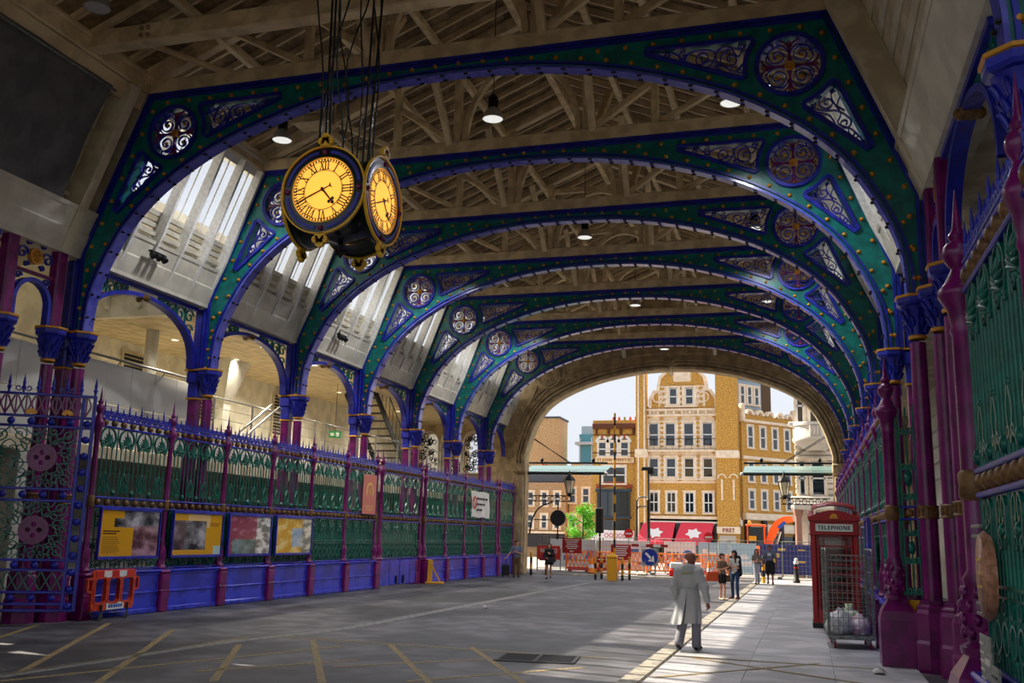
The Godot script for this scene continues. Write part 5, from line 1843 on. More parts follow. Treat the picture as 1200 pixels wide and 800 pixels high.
func build_hall_things():
	# four framed posters on the left railing
	var pl := ["framed yellow poster with a photo of white crates, behind the orange barrier", "framed yellow poster with dark photo, second from the open gate", "framed pink and grey poster, third from the open gate", "framed golden poster with blue figures, fourth from the open gate"]
	var pz := [[-18.32, -20.42], [-20.95, -23.1], [-23.42, -25.6], [-25.9, -28.08]]
	for k in 4:
		var t = thing("poster", pl[k], "poster", Vector3(-14.93, 1.84, (pz[k][0] + pz[k][1]) * 0.5), PI / 2, "framed posters on the left railing")
		board_sign(t, pz[k][0] - pz[k][1], 1.08, poster_tex(k))
	# salmon notice and white banner
	var t = thing("notice_board", "salmon pink notice with yellow emblem hung on the left railing", "notice", Vector3(-14.98, 3.32, -32.35), PI / 2)
	part(t, "sheet", bxm(Vector3(1.1, 1.4, 0.02), smat(Color(0.82, 0.47, 0.40), 0.6), 0.004))
	var m := MB.new()
	m.ribbon(arc(Vector2(0, 0.12), 0.26, -0.6, PI + 0.6, 18), 0.09, 0.01, 0.016)
	for k in 3:
		m.box(Vector3(0, -0.42 - k * 0.07, 0.012), Vector3(0.7 - k * 0.1, 0.025, 0.006))
	part(t, "emblem", m.mesh(smat(Color(0.9, 0.72, 0.4), 0.6)))
	m = MB.new()
	m.ribbon(arc(Vector2(0, 0.1), 0.06, 0, TAU, 10), 0.1, 0.01, 0.016)
	part(t, "crest", m.mesh(M.gold))
	t = thing("banner", "white cloth banner with red prohibition ring tied to the far left railing", "banner", Vector3(-14.95, 3.42, -44.9), PI / 2)
	m = MB.new()
	var g := []
	for a in 13:
		var row := []
		for b in 7:
			row.append(Vector3(-1.35 + a * 0.225, -0.62 + b * 0.2 + 0.02 * sin(a), 0.03 * sin(a * 1.1 + b * 0.7)))
		g.append(row)
	for a in 12:
		for b in 6:
			m.quad(g[a][b], g[a + 1][b], g[a + 1][b + 1], g[a][b + 1])
			var o := Vector3(0, 0, -0.01)
			m.quad(g[a][b + 1] + o, g[a + 1][b + 1] + o, g[a + 1][b] + o, g[a][b] + o)
	part(t, "cloth", m.mesh(smat(Color(0.88, 0.88, 0.86), 0.8)))
	m = MB.new()
	m.ribbon(arc(Vector2(-1.0, 0.05), 0.26, 0, TAU, 20), 0.07, 0.04, 0.05)
	m.ribbon([Vector2(-1.18, 0.23), Vector2(-0.82, -0.13)], 0.06, 0.04, 0.05)
	part(t, "red_ring", m.mesh(smat(Color(0.78, 0.05, 0.08), 0.7)))
	m = MB.new()
	for r in 3:
		for k in 4 - r:
			m.box(Vector3(-0.5 + k * 0.42, 0.25 - r * 0.26, 0.045), Vector3(0.34, 0.09, 0.006))
	part(t, "print_lines", m.mesh(smat(Color(0.2, 0.15, 0.2), 0.8)))
	# yellow guard foot by the closed gate
	t = thing("floor_guard", "yellow steel guard on the floor beside the closed gate post", "guard", Vector3(-14.75, 0, -38.0), 0.3)
	m = MB.new()
	m.bar(Vector3(0, 0, 0), Vector3(0, 0.95, -0.1), 0.2, 0.14, Vector3.BACK, 0.02)
	m.box(Vector3(0.2, 0.04, 0), Vector3(0.75, 0.08, 0.4), 0.02)
	m.bar(Vector3(0.45, 0.05, 0), Vector3(0.06, 0.75, 0), 0.05, 0.06)
	part(t, "bracket", m.mesh(M.yellow))
	orange_barrier()
	phone_box()
	roll_cage()
	# fittings on the near right railing
	t = thing("plaque", "oval wooden plaque fixed to the near green railing", "plaque", Vector3(1.30, 1.78, -8.35), -PI / 2)
	m = MB.new()
	m.xf = Transform3D(Basis(Vector3.RIGHT, PI / 2) * Basis.from_scale(Vector3(0.26, 0.045, 0.34)), Vector3.ZERO)
	m.lathe([Vector2(0.001, -1), Vector2(0.9, -1), Vector2(1, 0), Vector2(0.9, 0.8), Vector2(0.001, 1)], 28)
	part(t, "board", m.mesh(tmat(Color(0.78, 0.56, 0.44), Color(0.62, 0.42, 0.30), 0.03, 71, 1.5, 0.5)))
	m = MB.new()
	for k in 3:
		m.box(Vector3(-0.02, 0.12 - k * 0.1, 0.046), Vector3(0.2 - 0.04 * (k % 2), 0.02, 0.004))
	part(t, "carved_lines", m.mesh(smat(Color(0.85, 0.7, 0.3), 0.6)))
	for a in [[2.12, -8.9, "upper"], [1.5, -8.9, "lower"]]:
		t = thing("railing_bracket", "%s pair of steel bars holding the oval plaque" % a[2], "bracket", Vector3(1.34, a[0], a[1]), -PI / 2)
		for e in [-0.04, 0.04]:
			part(t, "bar", bxm(Vector3(0.42, 0.03, 0.03), M.galv, 0.006), Vector3(0, e, 0))
	t = thing("metal_sign", "white embossed metal sign with arrow on the near green railing", "sign", Vector3(1.29, 1.12, -8.5), -PI / 2)
	part(t, "plate", bxm(Vector3(0.5, 0.42, 0.015), M.galv, 0.004))
	part(t, "hand_arrow", bxm(Vector3(0.2, 0.05, 0.012), M.white, 0.004), Vector3(0.1, 0.02, 0.012))
	for k in 5:
		part(t, "raised_line", bxm(Vector3(0.16, 0.018, 0.01), M.white, 0.002), Vector3(-0.14, 0.14 - k * 0.065, 0.01))
	part(t, "tail", bxm(Vector3(0.1, 0.3, 0.012), M.galv, 0.004), Vector3(0.16, -0.3, 0))
	t = thing("metal_sign", "smaller grey metal notice plate right of the arrow sign on the railing", "sign", Vector3(1.27, 1.0, -8.02), -PI / 2)
	part(t, "plate", bxm(Vector3(0.3, 0.3, 0.02), M.galv, 0.004))
	for k in 3:
		part(t, "raised_line", bxm(Vector3(0.2, 0.02, 0.01), M.iron, 0.002), Vector3(0, 0.08 - k * 0.08, 0.013))
	t = thing("poster", "narrow framed poster on the right railing behind the wire trolley", "poster", Vector3(1.22, 1.85, -22.0), -PI / 2)
	board_sign(t, 1.0, 1.3, poster_tex(4))
	# lamp brackets on the end piers
	for sd in [-1, 1]:
		t = thing("wall_lantern", "black street lantern on a scrolled bracket at the %s end pier" % ("left" if sd < 0 else "right"), "lantern", Vector3(-14.1 if sd < 0 else 1.1, 4.0, ZE + 0.35), 0.0 if sd < 0 else PI)
		m = MB.new()
		m.box(Vector3(1.15, 0.12, 0), Vector3(2.4, 0.05, 0.06), 0.01)
		m.box(Vector3(1.15, -0.18, 0), Vector3(2.3, 0.04, 0.05), 0.01)
		for k in 7:
			m.ribbon(arc(Vector2(0.2 + k * 0.32, -0.03), 0.12, 0, TAU, 12), 0.035, -0.02, 0.02)
		if sd < 0:
			m.ribbon(crom([Vector2(-0.05, -1.9), Vector2(0.1, -1.1), Vector2(0.5, -0.5), Vector2(1.2, -0.22)], 6), 0.07, -0.03, 0.03)
		part(t, "bracket", m.mesh(M.iron))
		m = MB.new()
		m.prism([Vector2(0.12, 0.15), Vector2(0.16, 0.22), Vector2(0.14, 0.28)], 6, Vector3(2.1, 0, 0))
		m.prism([Vector2(0.30, 0.92), Vector2(0.32, 0.96), Vector2(0.2, 1.12), Vector2(0.1, 1.2), Vector2(0.06, 1.32), Vector2(0.0, 1.5)], 6, Vector3(2.1, 0, 0))
		for k in 6:
			var a = k * TAU / 6
			m.tube([Vector3(2.1 + cos(a) * 0.15, 0.26, sin(a) * 0.15), Vector3(2.1 + cos(a) * 0.3, 0.94, sin(a) * 0.3)], 0.018, 5)
		part(t, "lantern_frame", m.mesh(M.iron))
		m = MB.new()
		m.prism([Vector2(0.14, 0.27), Vector2(0.28, 0.93)], 6, Vector3(2.1, 0, 0))
		part(t, "lantern_glass", m.mesh(glass(Color(0.9, 0.88, 0.75), 0.45)))
	t = thing("hanging_sign", "round black sign seen from behind, hung under the left lantern bracket", "sign", Vector3(-12.6, 2.95, ZE + 0.35))
	part(t, "disc", disc(0.42, 0.05, M.black), Vector3(0, 0, 0))
	part(t, "arm", bxm(Vector3(1.3, 0.05, 0.05), M.black, 0.01), Vector3(-0.7, -0.1, 0))
	part(t, "hanger", bxm(Vector3(0.06, 1.7, 0.05), M.black, 0.01), Vector3(0.0, -0.05, 0.03))
	part(t, "pendant", bxm(Vector3(0.12, 0.3, 0.06), M.black, 0.02), Vector3(0, -0.95, 0.03))

func orange_barrier():
	var t = thing("plastic_barrier", "orange plastic pedestrian barrier with red and white strip against the left plinth", "barrier", Vector3(-14.72, 0, -18.7), PI / 2 + 0.06)
	var om := tmat(Color(0.86, 0.27, 0.12), Color(0.70, 0.20, 0.09), 0.03, 73, 1.0, 0.5)
	var holes := []
	for k in 3:
		var x := -0.48 + k * 0.48
		holes.append(grow([Vector2(x - 0.14, 0.42), Vector2(x + 0.14, 0.42), Vector2(x + 0.14, 0.82), Vector2(x - 0.14, 0.82)], 0.05))
	var o := [Vector2(-0.72, 0.2), Vector2(0.72, 0.2), Vector2(0.76, 0.3), Vector2(0.76, 0.98), Vector2(0.7, 1.06), Vector2(-0.7, 1.06), Vector2(-0.76, 0.98), Vector2(-0.76, 0.3)]
	var m := MB.new()
	m.holed(o, holes, -0.035, 0.035)
	for h in holes:
		m.ribbon(grow(h, 0.02), 0.04, -0.05, 0.05, true)
	for e in [-1, 1]:
		m.ribbon([Vector2(e * 0.76, 0.6), Vector2(e * 0.9, 0.62), Vector2(e * 0.9, 0.86), Vector2(e * 0.76, 0.88)], 0.05, -0.03, 0.03)
	part(t, "panel", m.mesh(om))
	for k in 5:
		part(t, "reflective_strip", bxm(Vector3(0.27, 0.14, 0.01), smat(Color(0.75, 0.06, 0.08) if k % 2 == 0 else Color(0.85, 0.85, 0.84), 0.3), 0.002), Vector3(-0.54 + k * 0.27, 0.96, 0.04))
	part(t, "owner_label", bxm(Vector3(0.62, 0.15, 0.01), smat(Color(0.88, 0.88, 0.88), 0.4), 0.002), Vector3(0.08, 0.28, 0.04))
	m = MB.new()
	for k in 6:
		m.box(Vector3(-0.13 + k * 0.085, 0.28, 0.047), Vector3(0.06, 0.07, 0.004))
	part(t, "label_print", m.mesh(smat(Color(0.1, 0.3, 0.65), 0.5)))
	for e in [-0.42, 0.5]:
		m = MB.new()
		m.extrude([Vector2(-0.28, 0), Vector2(0.28, 0), Vector2(0.24, 0.05), Vector2(0.05, 0.16), Vector2(0.04, 0.32), Vector2(-0.04, 0.32), Vector2(-0.05, 0.16), Vector2(-0.24, 0.05)], -0.02, 0.02)
		part(t, "foot", m.mesh(smat(Color(0.10, 0.10, 0.10), 0.7)), Vector3(e, 0, 0.06), Basis(Vector3.UP, 0.5))

func phone_box():
	var t = thing("telephone_box", "red telephone box with domed roof and glazed door beside the trolley", "telephone box", Vector3(0.62, 0.04, -25.2))
	var W := 1.06
	var m := MB.new()
	for sx in [-1, 1]:
		for sz in [-1, 1]:
			m.box(Vector3(sx * (W / 2 - 0.05), 1.2, sz * (W / 2 - 0.05)), Vector3(0.12, 2.4, 0.12), 0.02)
	m.box(Vector3(0, 0.12, 0), Vector3(W, 0.24, W), 0.02)
	part(t, "corner_posts", m.mesh(M.red))
	part(t, "plinth", bxm(Vector3(W + 0.06, 0.12, W + 0.06), M.black, 0.01), Vector3(0, 0.06, 0))
	m = MB.new()
	m.box(Vector3(0, 2.32, 0), Vector3(W + 0.04, 0.34, W + 0.04), 0.02)
	m.box(Vector3(0, 2.16, 0), Vector3(W + 0.08, 0.05, W + 0.08), 0.015)
	m.box(Vector3(0, 2.49, 0), Vector3(W + 0.1, 0.06, W + 0.1), 0.02)
	part(t, "entablature", m.mesh(M.red))
	# segmental pediments on four sides and dome
	m = MB.new()
	for k in 4:
		m.xf = Transform3D(Basis(Vector3.UP, k * PI / 2), Vector3.ZERO)
		var p := [Vector2(-W / 2 - 0.03, 2.5), Vector2(W / 2 + 0.03, 2.5)]
		for i in 11:
			var f = i / 10.0
			p.append(Vector2(lerp(W / 2 + 0.03, -W / 2 - 0.03, f), 2.56 + 0.16 * sin(f * PI)))
		m.extrude(p, W / 2 - 0.08, W / 2 + 0.05)
	m.xf = Transform3D()
	part(t, "pediment", m.mesh(M.red))
	m = MB.new()
	var n := 8
	var g := []
	for a in n + 1:
		var row := []
		for b in n + 1:
			var x := (a / float(n) - 0.5) * (W - 0.06); var z := (b / float(n) - 0.5) * (W - 0.06)
			row.append(Vector3(x, 2.58 + 0.42 * sqrt(max(0.0, 1.0 - 0.75 * (x * x + z * z) * 2.0)) - 0.06, z))
		g.append(row)
	for a in n:
		for b in n:
			m.quad(g[a][b], g[a][b + 1], g[a + 1][b + 1], g[a + 1][b])
	part(t, "domed_roof", m.mesh(M.red))
	for k in 4:
		var f = frame_part(t, "side", Vector3.ZERO, k * PI / 2)
		part(f, "sign_panel", bxm(Vector3(0.84, 0.17, 0.02), smat(Color(0.80, 0.82, 0.78), 0.3), 0.004), Vector3(0, 2.31, W / 2 + 0.025))
		part(f, "sign_lettering", letters("TELEPHONE", 0.098, M.black, true), Vector3(0, 2.31, W / 2 + 0.038))
		m = MB.new()
		m.ribbon(arc(Vector2(0, 2.56), 0.05, 0, PI, 8), 0.06, 0, 0.02)
		m.box(Vector3(0, 2.54, 0.01), Vector3(0.2, 0.03, 0.02), 0.004)
		part(f, "crown_emblem", m.mesh(M.gold), Vector3(0, 0, W / 2 + 0.05))
		# glazing bars
		m = MB.new()
		for x in [-0.38, -0.25, 0.25, 0.38]:
			m.box(Vector3(x, 1.25, W / 2 - 0.03), Vector3(0.045 if abs(x) > 0.3 else 0.025, 1.75, 0.04), 0.006)
		for i in 9:
			m.box(Vector3(0, 0.4 + i * 0.212, W / 2 - 0.03), Vector3(0.8, 0.03, 0.04), 0.006)
		m.box(Vector3(0, 0.3, W / 2 - 0.03), Vector3(0.86, 0.22, 0.05), 0.01)
		part(f, "glazing_bars", m.mesh(M.red))
		part(f, "glass", bxm(Vector3(0.82, 1.75, 0.008), glass(Color(0.25, 0.12, 0.12), 0.3, 0.05)), Vector3(0, 1.25, W / 2 - 0.035))
	part(t, "back_board", bxm(Vector3(0.84, 1.9, 0.03), M.red, 0.01), Vector3(0, 1.25, -W / 2 + 0.12))
	part(t, "telephone_set", bxm(Vector3(0.4, 0.7, 0.2), M.black, 0.03), Vector3(0, 1.3, -0.35))
	part(t, "notice_panel", bxm(Vector3(0.55, 0.2, 0.01), smat(Color(0.8, 0.78, 0.7), 0.6)), Vector3(0, 1.92, W / 2 - 0.06))

func roll_cage():
	var t = thing("roll_cage", "galvanised wire roll cage trolley standing before the telephone box", "trolley", Vector3(0.72, 0.045, -20.7), 0.05)
	var W := 0.84
	var D := 1.15
	var m := MB.new()
	m.box(Vector3(0, 0.2, 0), Vector3(W, 0.06, D), 0.01)
	for k in 8:
		m.box(Vector3(0, 0.23, -D / 2 + 0.08 + k * 0.14), Vector3(W, 0.02, 0.05))
	part(t, "base_tray", m.mesh(M.galv))
	for sx in [-1, 1]:
		m = MB.new()
		var x = sx * W / 2
		m.tube([Vector3(x, 0.22, -D / 2), Vector3(x, 1.78, -D / 2), Vector3(x, 1.84, -D / 2 + 0.06), Vector3(x, 1.84, D / 2 - 0.06), Vector3(x, 1.78, D / 2), Vector3(x, 0.22, D / 2)], 0.018, 6)
		for k in 4:
			var z = -D / 2 + (k + 1) * D / 5
			m.tube([Vector3(x, 0.22, z), Vector3(x, 1.84, z)], 0.006, 5)
		for k in 3:
			m.tube([Vector3(x, 0.6 + k * 0.4, -D / 2), Vector3(x, 0.6 + k * 0.4, D / 2)], 0.007, 5)
		part(t, "side_frame", m.mesh(M.galv))
	for sz in [-1, 1]:
		m = MB.new()
		var z = sz * D / 2
		m.tube([Vector3(-W / 2 + 0.03, 0.26, z), Vector3(-W / 2 + 0.03, 1.72, z), Vector3(W / 2 - 0.03, 1.72, z), Vector3(W / 2 - 0.03, 0.26, z)], 0.014, 6)
		for k in 8:
			var x = -W / 2 + (k + 1) * W / 9
			m.tube([Vector3(x, 0.26, z), Vector3(x, 1.72, z)], 0.006, 5)
		for k in 9:
			m.tube([Vector3(-W / 2 + 0.03, 0.42 + k * 0.15, z), Vector3(W / 2 - 0.03, 0.42 + k * 0.15, z)], 0.006, 5)
		part(t, "end_frame", m.mesh(M.galv))
	for sx in [-1, 1]:
		for sz in [-1, 1]:
			m = MB.new()
			m.xf = Transform3D(Basis(Vector3.BACK, PI / 2), Vector3(sx * (W / 2 - 0.1) + 0.02, 0.065, sz * (D / 2 - 0.12)))
			m.lathe([Vector2(0.01, -0.02), Vector2(0.06, -0.02), Vector2(0.065, 0.0), Vector2(0.06, 0.02), Vector2(0.01, 0.02)], 12)
			var c = part(t, "castor", m.mesh(M.red))
			m = MB.new()
			m.box(Vector3(sx * (W / 2 - 0.1), 0.13, sz * (D / 2 - 0.12)), Vector3(0.08, 0.1, 0.08), 0.01)
			part(c, "fork", m.mesh(M.galv))
	# rubbish bags inside
	var bl := ["large white rubbish bag slumped at the left in the trolley", "white rubbish bag with printed patches at the right in the trolley", "small white bag with green print on top of the other bags"]
	var bp := [[-0.16, 0.25, 0.2, 0.26, 0.45], [0.2, 0.25, 0.22, 0.2, 0.36], [0.02, 0.25, -0.2, 0.24, 0.5]]
	for k in 3:
		var b = bp[k]
		m = MB.new()
		var fn := FastNoiseLite.new()
		fn.seed = 80 + k
		fn.frequency = 6.0
		for i in 12:
			for j in 18:
				pass
		m.lathe([Vector2(0.001, 0.0), Vector2(b[3] * 0.85, 0.0), Vector2(b[3] * 1.05, b[4] * 0.25), Vector2(b[3], b[4] * 0.55), Vector2(b[3] * 0.7, b[4] * 0.8), Vector2(b[3] * 0.25, b[4] * 0.92), Vector2(b[3] * 0.3, b[4] * 1.05), Vector2(0.001, b[4])], 22, Vector3.ZERO, 0.0, -1.0)
		for i in m.v.size():
			var p: Vector3 = m.v[i]
			var q := fn.get_noise_3dv(p)
			m.v[i] = p + Vector3(p.x, 0.0, p.z) * q * 0.35 + Vector3(0, q * 0.06 * smoothstep(0.0, 0.1, p.y), 0)
		lone("rubbish_bag", m.mesh(tmat(Color(0.88, 0.88, 0.88), [Color(0.62, 0.62, 0.64), Color(0.6, 0.35, 0.5), Color(0.5, 0.65, 0.3)][k], 0.02, 85 + k, 1.0, 0.35)), bl[k], "bag", Vector3(0.72 + b[0], 0.045 + b[1], -20.7 + b[2]), Basis.IDENTITY, "rubbish bags")

# ============================================================ street furniture beyond the arch
func striped_pole(t, h, r, a, b, band):
	var y := 0.0
	var k := 0
	while y < h - 0.01:
		var l: float = min(band, h - y)
		var m := MB.new()
		m.lathe([Vector2(r, y), Vector2(r, y + l)], 10)
		if y + l >= h - 0.01:
			m.lathe([Vector2(r, h), Vector2(r * 0.8, h + r * 0.6), Vector2(0.001, h + r * 0.8)], 10)
		part(t, "painted_band", m.mesh(a if k % 2 == 0 else b))
		y += l
		k += 1

func build_street():
	var m := MB.new()
	var white := smat(Color(0.86, 0.86, 0.86), 0.5)
	var signred := smat(Color(0.62, 0.03, 0.06), 0.5)
	# yellow height barrier: box, tall striped mast, short bollards
	var t = thing("barrier_pillar", "square yellow barrier pillar with pyramid top in the roadway", "pillar", Vector3(-8.95, 0, -47.0))
	m = MB.new()
	m.prism([Vector2(0.32, 0), Vector2(0.32, 1.05), Vector2(0.36, 1.08), Vector2(0.36, 1.12), Vector2(0.0, 1.32)], 4, Vector3.ZERO, PI / 4)
	part(t, "casing", m.mesh(M.yellow))
	part(t, "door", bxm(Vector3(0.3, 0.6, 0.02), M.yellow, 0.006), Vector3(0, 0.55, 0.235))
	t = thing("striped_mast", "tall thin yellow and black striped barrier mast raised upright", "pole", Vector3(-8.88, 1.1, -47.2))
	striped_pole(t, 6.9, 0.05, M.yellow, M.black, 0.42)
	var n := 0
	for a in [[-9.85, -47.4], [-9.77, -48.5], [-8.5, -47.2], [-8.35, -48.3]]:
		t = thing("striped_bollard", "short black and yellow striped bollard, %s from the left by the yellow pillar" % ORD[n], "bollard", Vector3(a[0], 0, a[1]), 0.0, "striped bollards by the pillar")
		striped_pole(t, 1.05, 0.06, M.black, M.yellow, 0.26)
		n += 1
	n = 0
	for a in [[-13.85, -50.2], [-13.35, -51.4]]:
		t = thing("striped_bollard", "black and yellow striped bollard %s the left stone pier" % ["touching", "just right of"][n], "bollard", Vector3(a[0], 0, a[1]), 0.0, "striped bollards by the left pier")
		striped_pole(t, 1.1, 0.07, M.black, M.yellow, 0.3)
		n += 1
	t = thing("striped_bollard", "yellow and black bollard on the pavement behind the walking couple", "bollard", Vector3(-2.05, 0.04, -49.2))
	striped_pole(t, 1.2, 0.08, M.yellow, M.black, 0.3)
	t = thing("city_bollard", "black cast iron bollard with white top near the telephone box", "bollard", Vector3(-0.56, 0.04, -50.7))
	m = MB.new()
	m.lathe([Vector2(0.17, 0), Vector2(0.17, 0.12), Vector2(0.13, 0.16), Vector2(0.11, 0.8), Vector2(0.12, 0.84), Vector2(0.11, 0.9)], 12)
	part(t, "shaft", m.mesh(M.black))
	m = MB.new()
	m.lathe([Vector2(0.11, 0.9), Vector2(0.12, 1.0), Vector2(0.07, 1.08), Vector2(0.09, 1.14), Vector2(0.001, 1.2)], 12)
	part(t, "cap", m.mesh(white))
	m = MB.new()
	m.lathe([Vector2(0.118, 0.7), Vector2(0.118, 0.76)], 12)
	part(t, "red_band", m.mesh(signred))
	# kerb of the street
	for a in [[-9.0, -51.9, 14.0], [4.0, -53.6, 9.0]]:
		part(setting("trim_1"), "street_kerb", bxm(Vector3(a[2], 0.1, 0.3), M.kerb, 0.02), Vector3(a[0], 0.03, a[1]))
	# wire fence panels on feet
	var fw := MB.new()
	var PWd := 3.4
	fw.tube([Vector3(-PWd / 2, 0.12, 0), Vector3(-PWd / 2, 2.0, 0), Vector3(PWd / 2, 2.0, 0), Vector3(PWd / 2, 0.12, 0)], 0.025, 6)
	fw.tube([Vector3(-PWd / 2, 0.2, 0), Vector3(PWd / 2, 0.2, 0)], 0.02, 6)
	var fr := fw.mesh(M.galv)
	fw = MB.new()
	for k in 16:
		fw.tube([Vector3(-PWd / 2 + (k + 1) * PWd / 17, 0.2, 0), Vector3(-PWd / 2 + (k + 1) * PWd / 17, 2.0, 0)], 0.006, 4)
	for k in 6:
		fw.tube([Vector3(-PWd / 2, 0.45 + k * 0.27, 0), Vector3(PWd / 2, 0.45 + k * 0.27, 0)], 0.006, 4)
	var fwm := fw.mesh(M.galv)
	var ft := bxm(Vector3(0.24, 0.14, 0.6), smat(Color(0.45, 0.44, 0.43), 0.8), 0.03)
	for k in 5:
		t = thing("wire_fence", "galvanised temporary wire fence panel beyond the arch, %s from the left pier" % ORD[k], "fence", Vector3(-13.4 + k * 3.45, 0, -56.0 - 0.2 * (k % 2)), 0.0, "temporary fence panels")
		part(t, "frame", fr)
		part(t, "wire_mesh", fwm)
		part(t, "foot", ft, Vector3(PWd / 2 - 0.14, 0.07, 0))
	# orange lattice barriers
	var om := smat(Color(1.0, 0.54, 0.10), 0.5)
	var lb := MB.new()
	for x in [-0.75, 0.75]:
		lb.box(Vector3(x, 0.62, 0), Vector3(0.09, 1.15, 0.06), 0.015)
	for y in [0.2, 0.65, 1.15]:
		lb.box(Vector3(0, y, 0), Vector3(1.5, 0.08, 0.05), 0.015)
	for k in 6:
		var x = -0.63 + k * 0.25
		lb.ribbon([Vector2(x - 0.13, 0.2), Vector2(x + 0.13, 1.15)], 0.055, -0.02, 0.02)
		lb.ribbon([Vector2(x + 0.13, 0.2), Vector2(x - 0.13, 1.15)], 0.055, -0.02, 0.02)
	var lbm := lb.mesh(om)
	var rs := bxm(Vector3(1.3, 0.2, 0.02), smat(Color(0.85, 0.12, 0.06), 0.5), 0.004)
	for k in 6:
		t = thing("lattice_barrier", "orange plastic lattice barrier behind the wire fence, %s from the left" % ORD[k], "barrier", Vector3(-13.0 + k * 1.58, 0, -57.6 - 0.35 * (k % 2)), 0.0, "orange lattice barriers")
		part(t, "lattice", lbm)
		if k < 2 or k > 3:
			part(t, "red_strip", rs, Vector3(0, 0.16, 0.04))
		part(t, "foot", bxm(Vector3(0.12, 0.06, 0.5), M.black, 0.02), Vector3(-0.5, 0.03, 0))
		part(t, "foot", bxm(Vector3(0.12, 0.06, 0.5), M.black, 0.02), Vector3(0.5, 0.03, 0))
	# red notices on the wire fence
	n = 0
	for a in [[-13.0, 1.5, "upper left"], [-10.15, 1.2, "lower right"]]:
		t = thing("red_notice", "dark red notice board with white print and arrow, %s of the two" % a[2], "sign", Vector3(a[0], a[1], -55.9))
		part(t, "board", bxm(Vector3(1.15, 0.86, 0.02), signred, 0.004))
		m = MB.new()
		for k in 5:
			m.box(Vector3(0, 0.32 - k * 0.12, 0.014), Vector3([0.85, 0.7, 0.6, 0.75, 0.55][k], 0.05, 0.004))
		part(t, "print_lines", m.mesh(white))
		m = MB.new()
		m.box(Vector3(0.04, -0.32, 0.014), Vector3(0.18, 0.03, 0.004))
		m.extrude([Vector2(-0.14, -0.32), Vector2(-0.02, -0.25), Vector2(-0.02, -0.39)], 0.012, 0.016)
		part(t, "arrow", m.mesh(white))
		n += 1
	t = thing("red_notice", "small red plate with white line beside the tall striped mast", "sign", Vector3(-11.3, 0.75, -55.9))
	part(t, "board", bxm(Vector3(0.55, 0.34, 0.02), signred, 0.004))
	part(t, "print_line", bxm(Vector3(0.36, 0.06, 0.006), white), Vector3(0, 0.02, 0.013))
	t = thing("red_notice", "red board with white word MONO behind the woman in black", "sign", Vector3(-14.6, 1.05, -56.8))
	part(t, "board", bxm(Vector3(1.35, 0.8, 0.02), smat(Color(0.85, 0.10, 0.12), 0.5), 0.004))
	part(t, "lettering", letters("MONO", 0.25, white, true), Vector3(0, 0.12, 0.016))
	for e in [-0.7, 0.7]:
		part(t, "leg", bxm(Vector3(0.05, 1.3, 0.04), M.galv), Vector3(e, -0.4, -0.03))
	# blue arrow sign
	t = thing("arrow_sign", "round blue sign with white arrow pointing down right", "sign", Vector3(-8.3, 1.0, -54.5))
	part(t, "back_plate", bxm(Vector3(0.92, 0.92, 0.02), smat(Color(0.55, 0.56, 0.56), 0.5), 0.01), Vector3(0, 0, -0.02))
	part(t, "disc", disc(0.44, 0.02, smat(Color(0.03, 0.16, 0.55), 0.4)))
	m = MB.new()
	var u := Vector2(0.7071, -0.7071)
	var w := Vector2(0.7071, 0.7071)
	m.ribbon([-u * 0.32, u * 0.16], 0.12, 0.02, 0.026)
	m.extrude([u * 0.36, u * 0.08 + w * 0.22, u * 0.08 + w * 0.1, u * 0.08 - w * 0.1, u * 0.08 - w * 0.22], 0.02, 0.026)
	part(t, "arrow", m.mesh(white))
	m = MB.new()
	m.tube([Vector3(-0.3, -1.0, 0.1), Vector3(-0.2, 0.4, -0.05)], 0.02, 6)
	m.tube([Vector3(0.3, -1.0, 0.1), Vector3(0.2, 0.4, -0.05)], 0.02, 6)
	m.box(Vector3(0, 0.58, 0), Vector3(0.95, 0.12, 0.03))
	part(t, "stand", m.mesh(M.galv))
	for k in 5:
		part(t, "warning_strip", bxm(Vector3(0.4, 0.14, 0.02), signred if k % 2 == 0 else white), Vector3(-0.8 + k * 0.4, 0.62, 0.02))
	part(t, "sandbag", bxm(Vector3(0.6, 0.16, 0.4), smat(Color(0.7, 0.68, 0.62), 0.9), 0.07), Vector3(-0.4, -0.92, 0.1))
	# no-entry signs
	n = 0
	for a in [[-9.9, 2.25, -57.0, "left no entry sign beside the tall lamp post"], [-5.35, 2.15, -57.0, "right no entry sign under the pink awnings"]]:
		t = thing("no_entry_sign", "round red %s" % a[3], "sign", Vector3(a[0], a[1], a[2]))
		part(t, "disc", disc(0.27, 0.02, smat(Color(0.85, 0.06, 0.10), 0.4)))
		part(t, "bar", bxm(Vector3(0.38, 0.09, 0.01), white), Vector3(0, 0, 0.025))
		m = MB.new()
		m.tube([Vector3(0, -a[1], -0.03), Vector3(0, 0.3, -0.03)], 0.03, 6)
		part(t, "post", m.mesh(M.galv))
	# lamp posts and traffic signal
	t = thing("lamp_post", "tall black lamp post with camera head, left of the pink awning", "lamp post", Vector3(-9.2, 0, -60.0))
	m = MB.new()
	m.lathe([Vector2(0.16, 0), Vector2(0.16, 1.2), Vector2(0.11, 1.3), Vector2(0.1, 4.2), Vector2(0.14, 4.3), Vector2(0.07, 4.4), Vector2(0.06, 6.1)], 10)
	part(t, "column", m.mesh(M.black))
	part(t, "camera_head", bxm(Vector3(0.75, 0.22, 0.25), M.black, 0.04), Vector3(-0.05, 6.2, 0))
	part(t, "camera_head", bxm(Vector3(0.3, 0.3, 0.2), M.black, 0.04), Vector3(0.2, 6.0, 0))
	t = thing("lamp_post", "slim grey twin lamp post with short curved heads", "lamp post", Vector3(-10.0, 0, -60.5))
	m = MB.new()
	m.lathe([Vector2(0.07, 0), Vector2(0.05, 4.3)], 8)
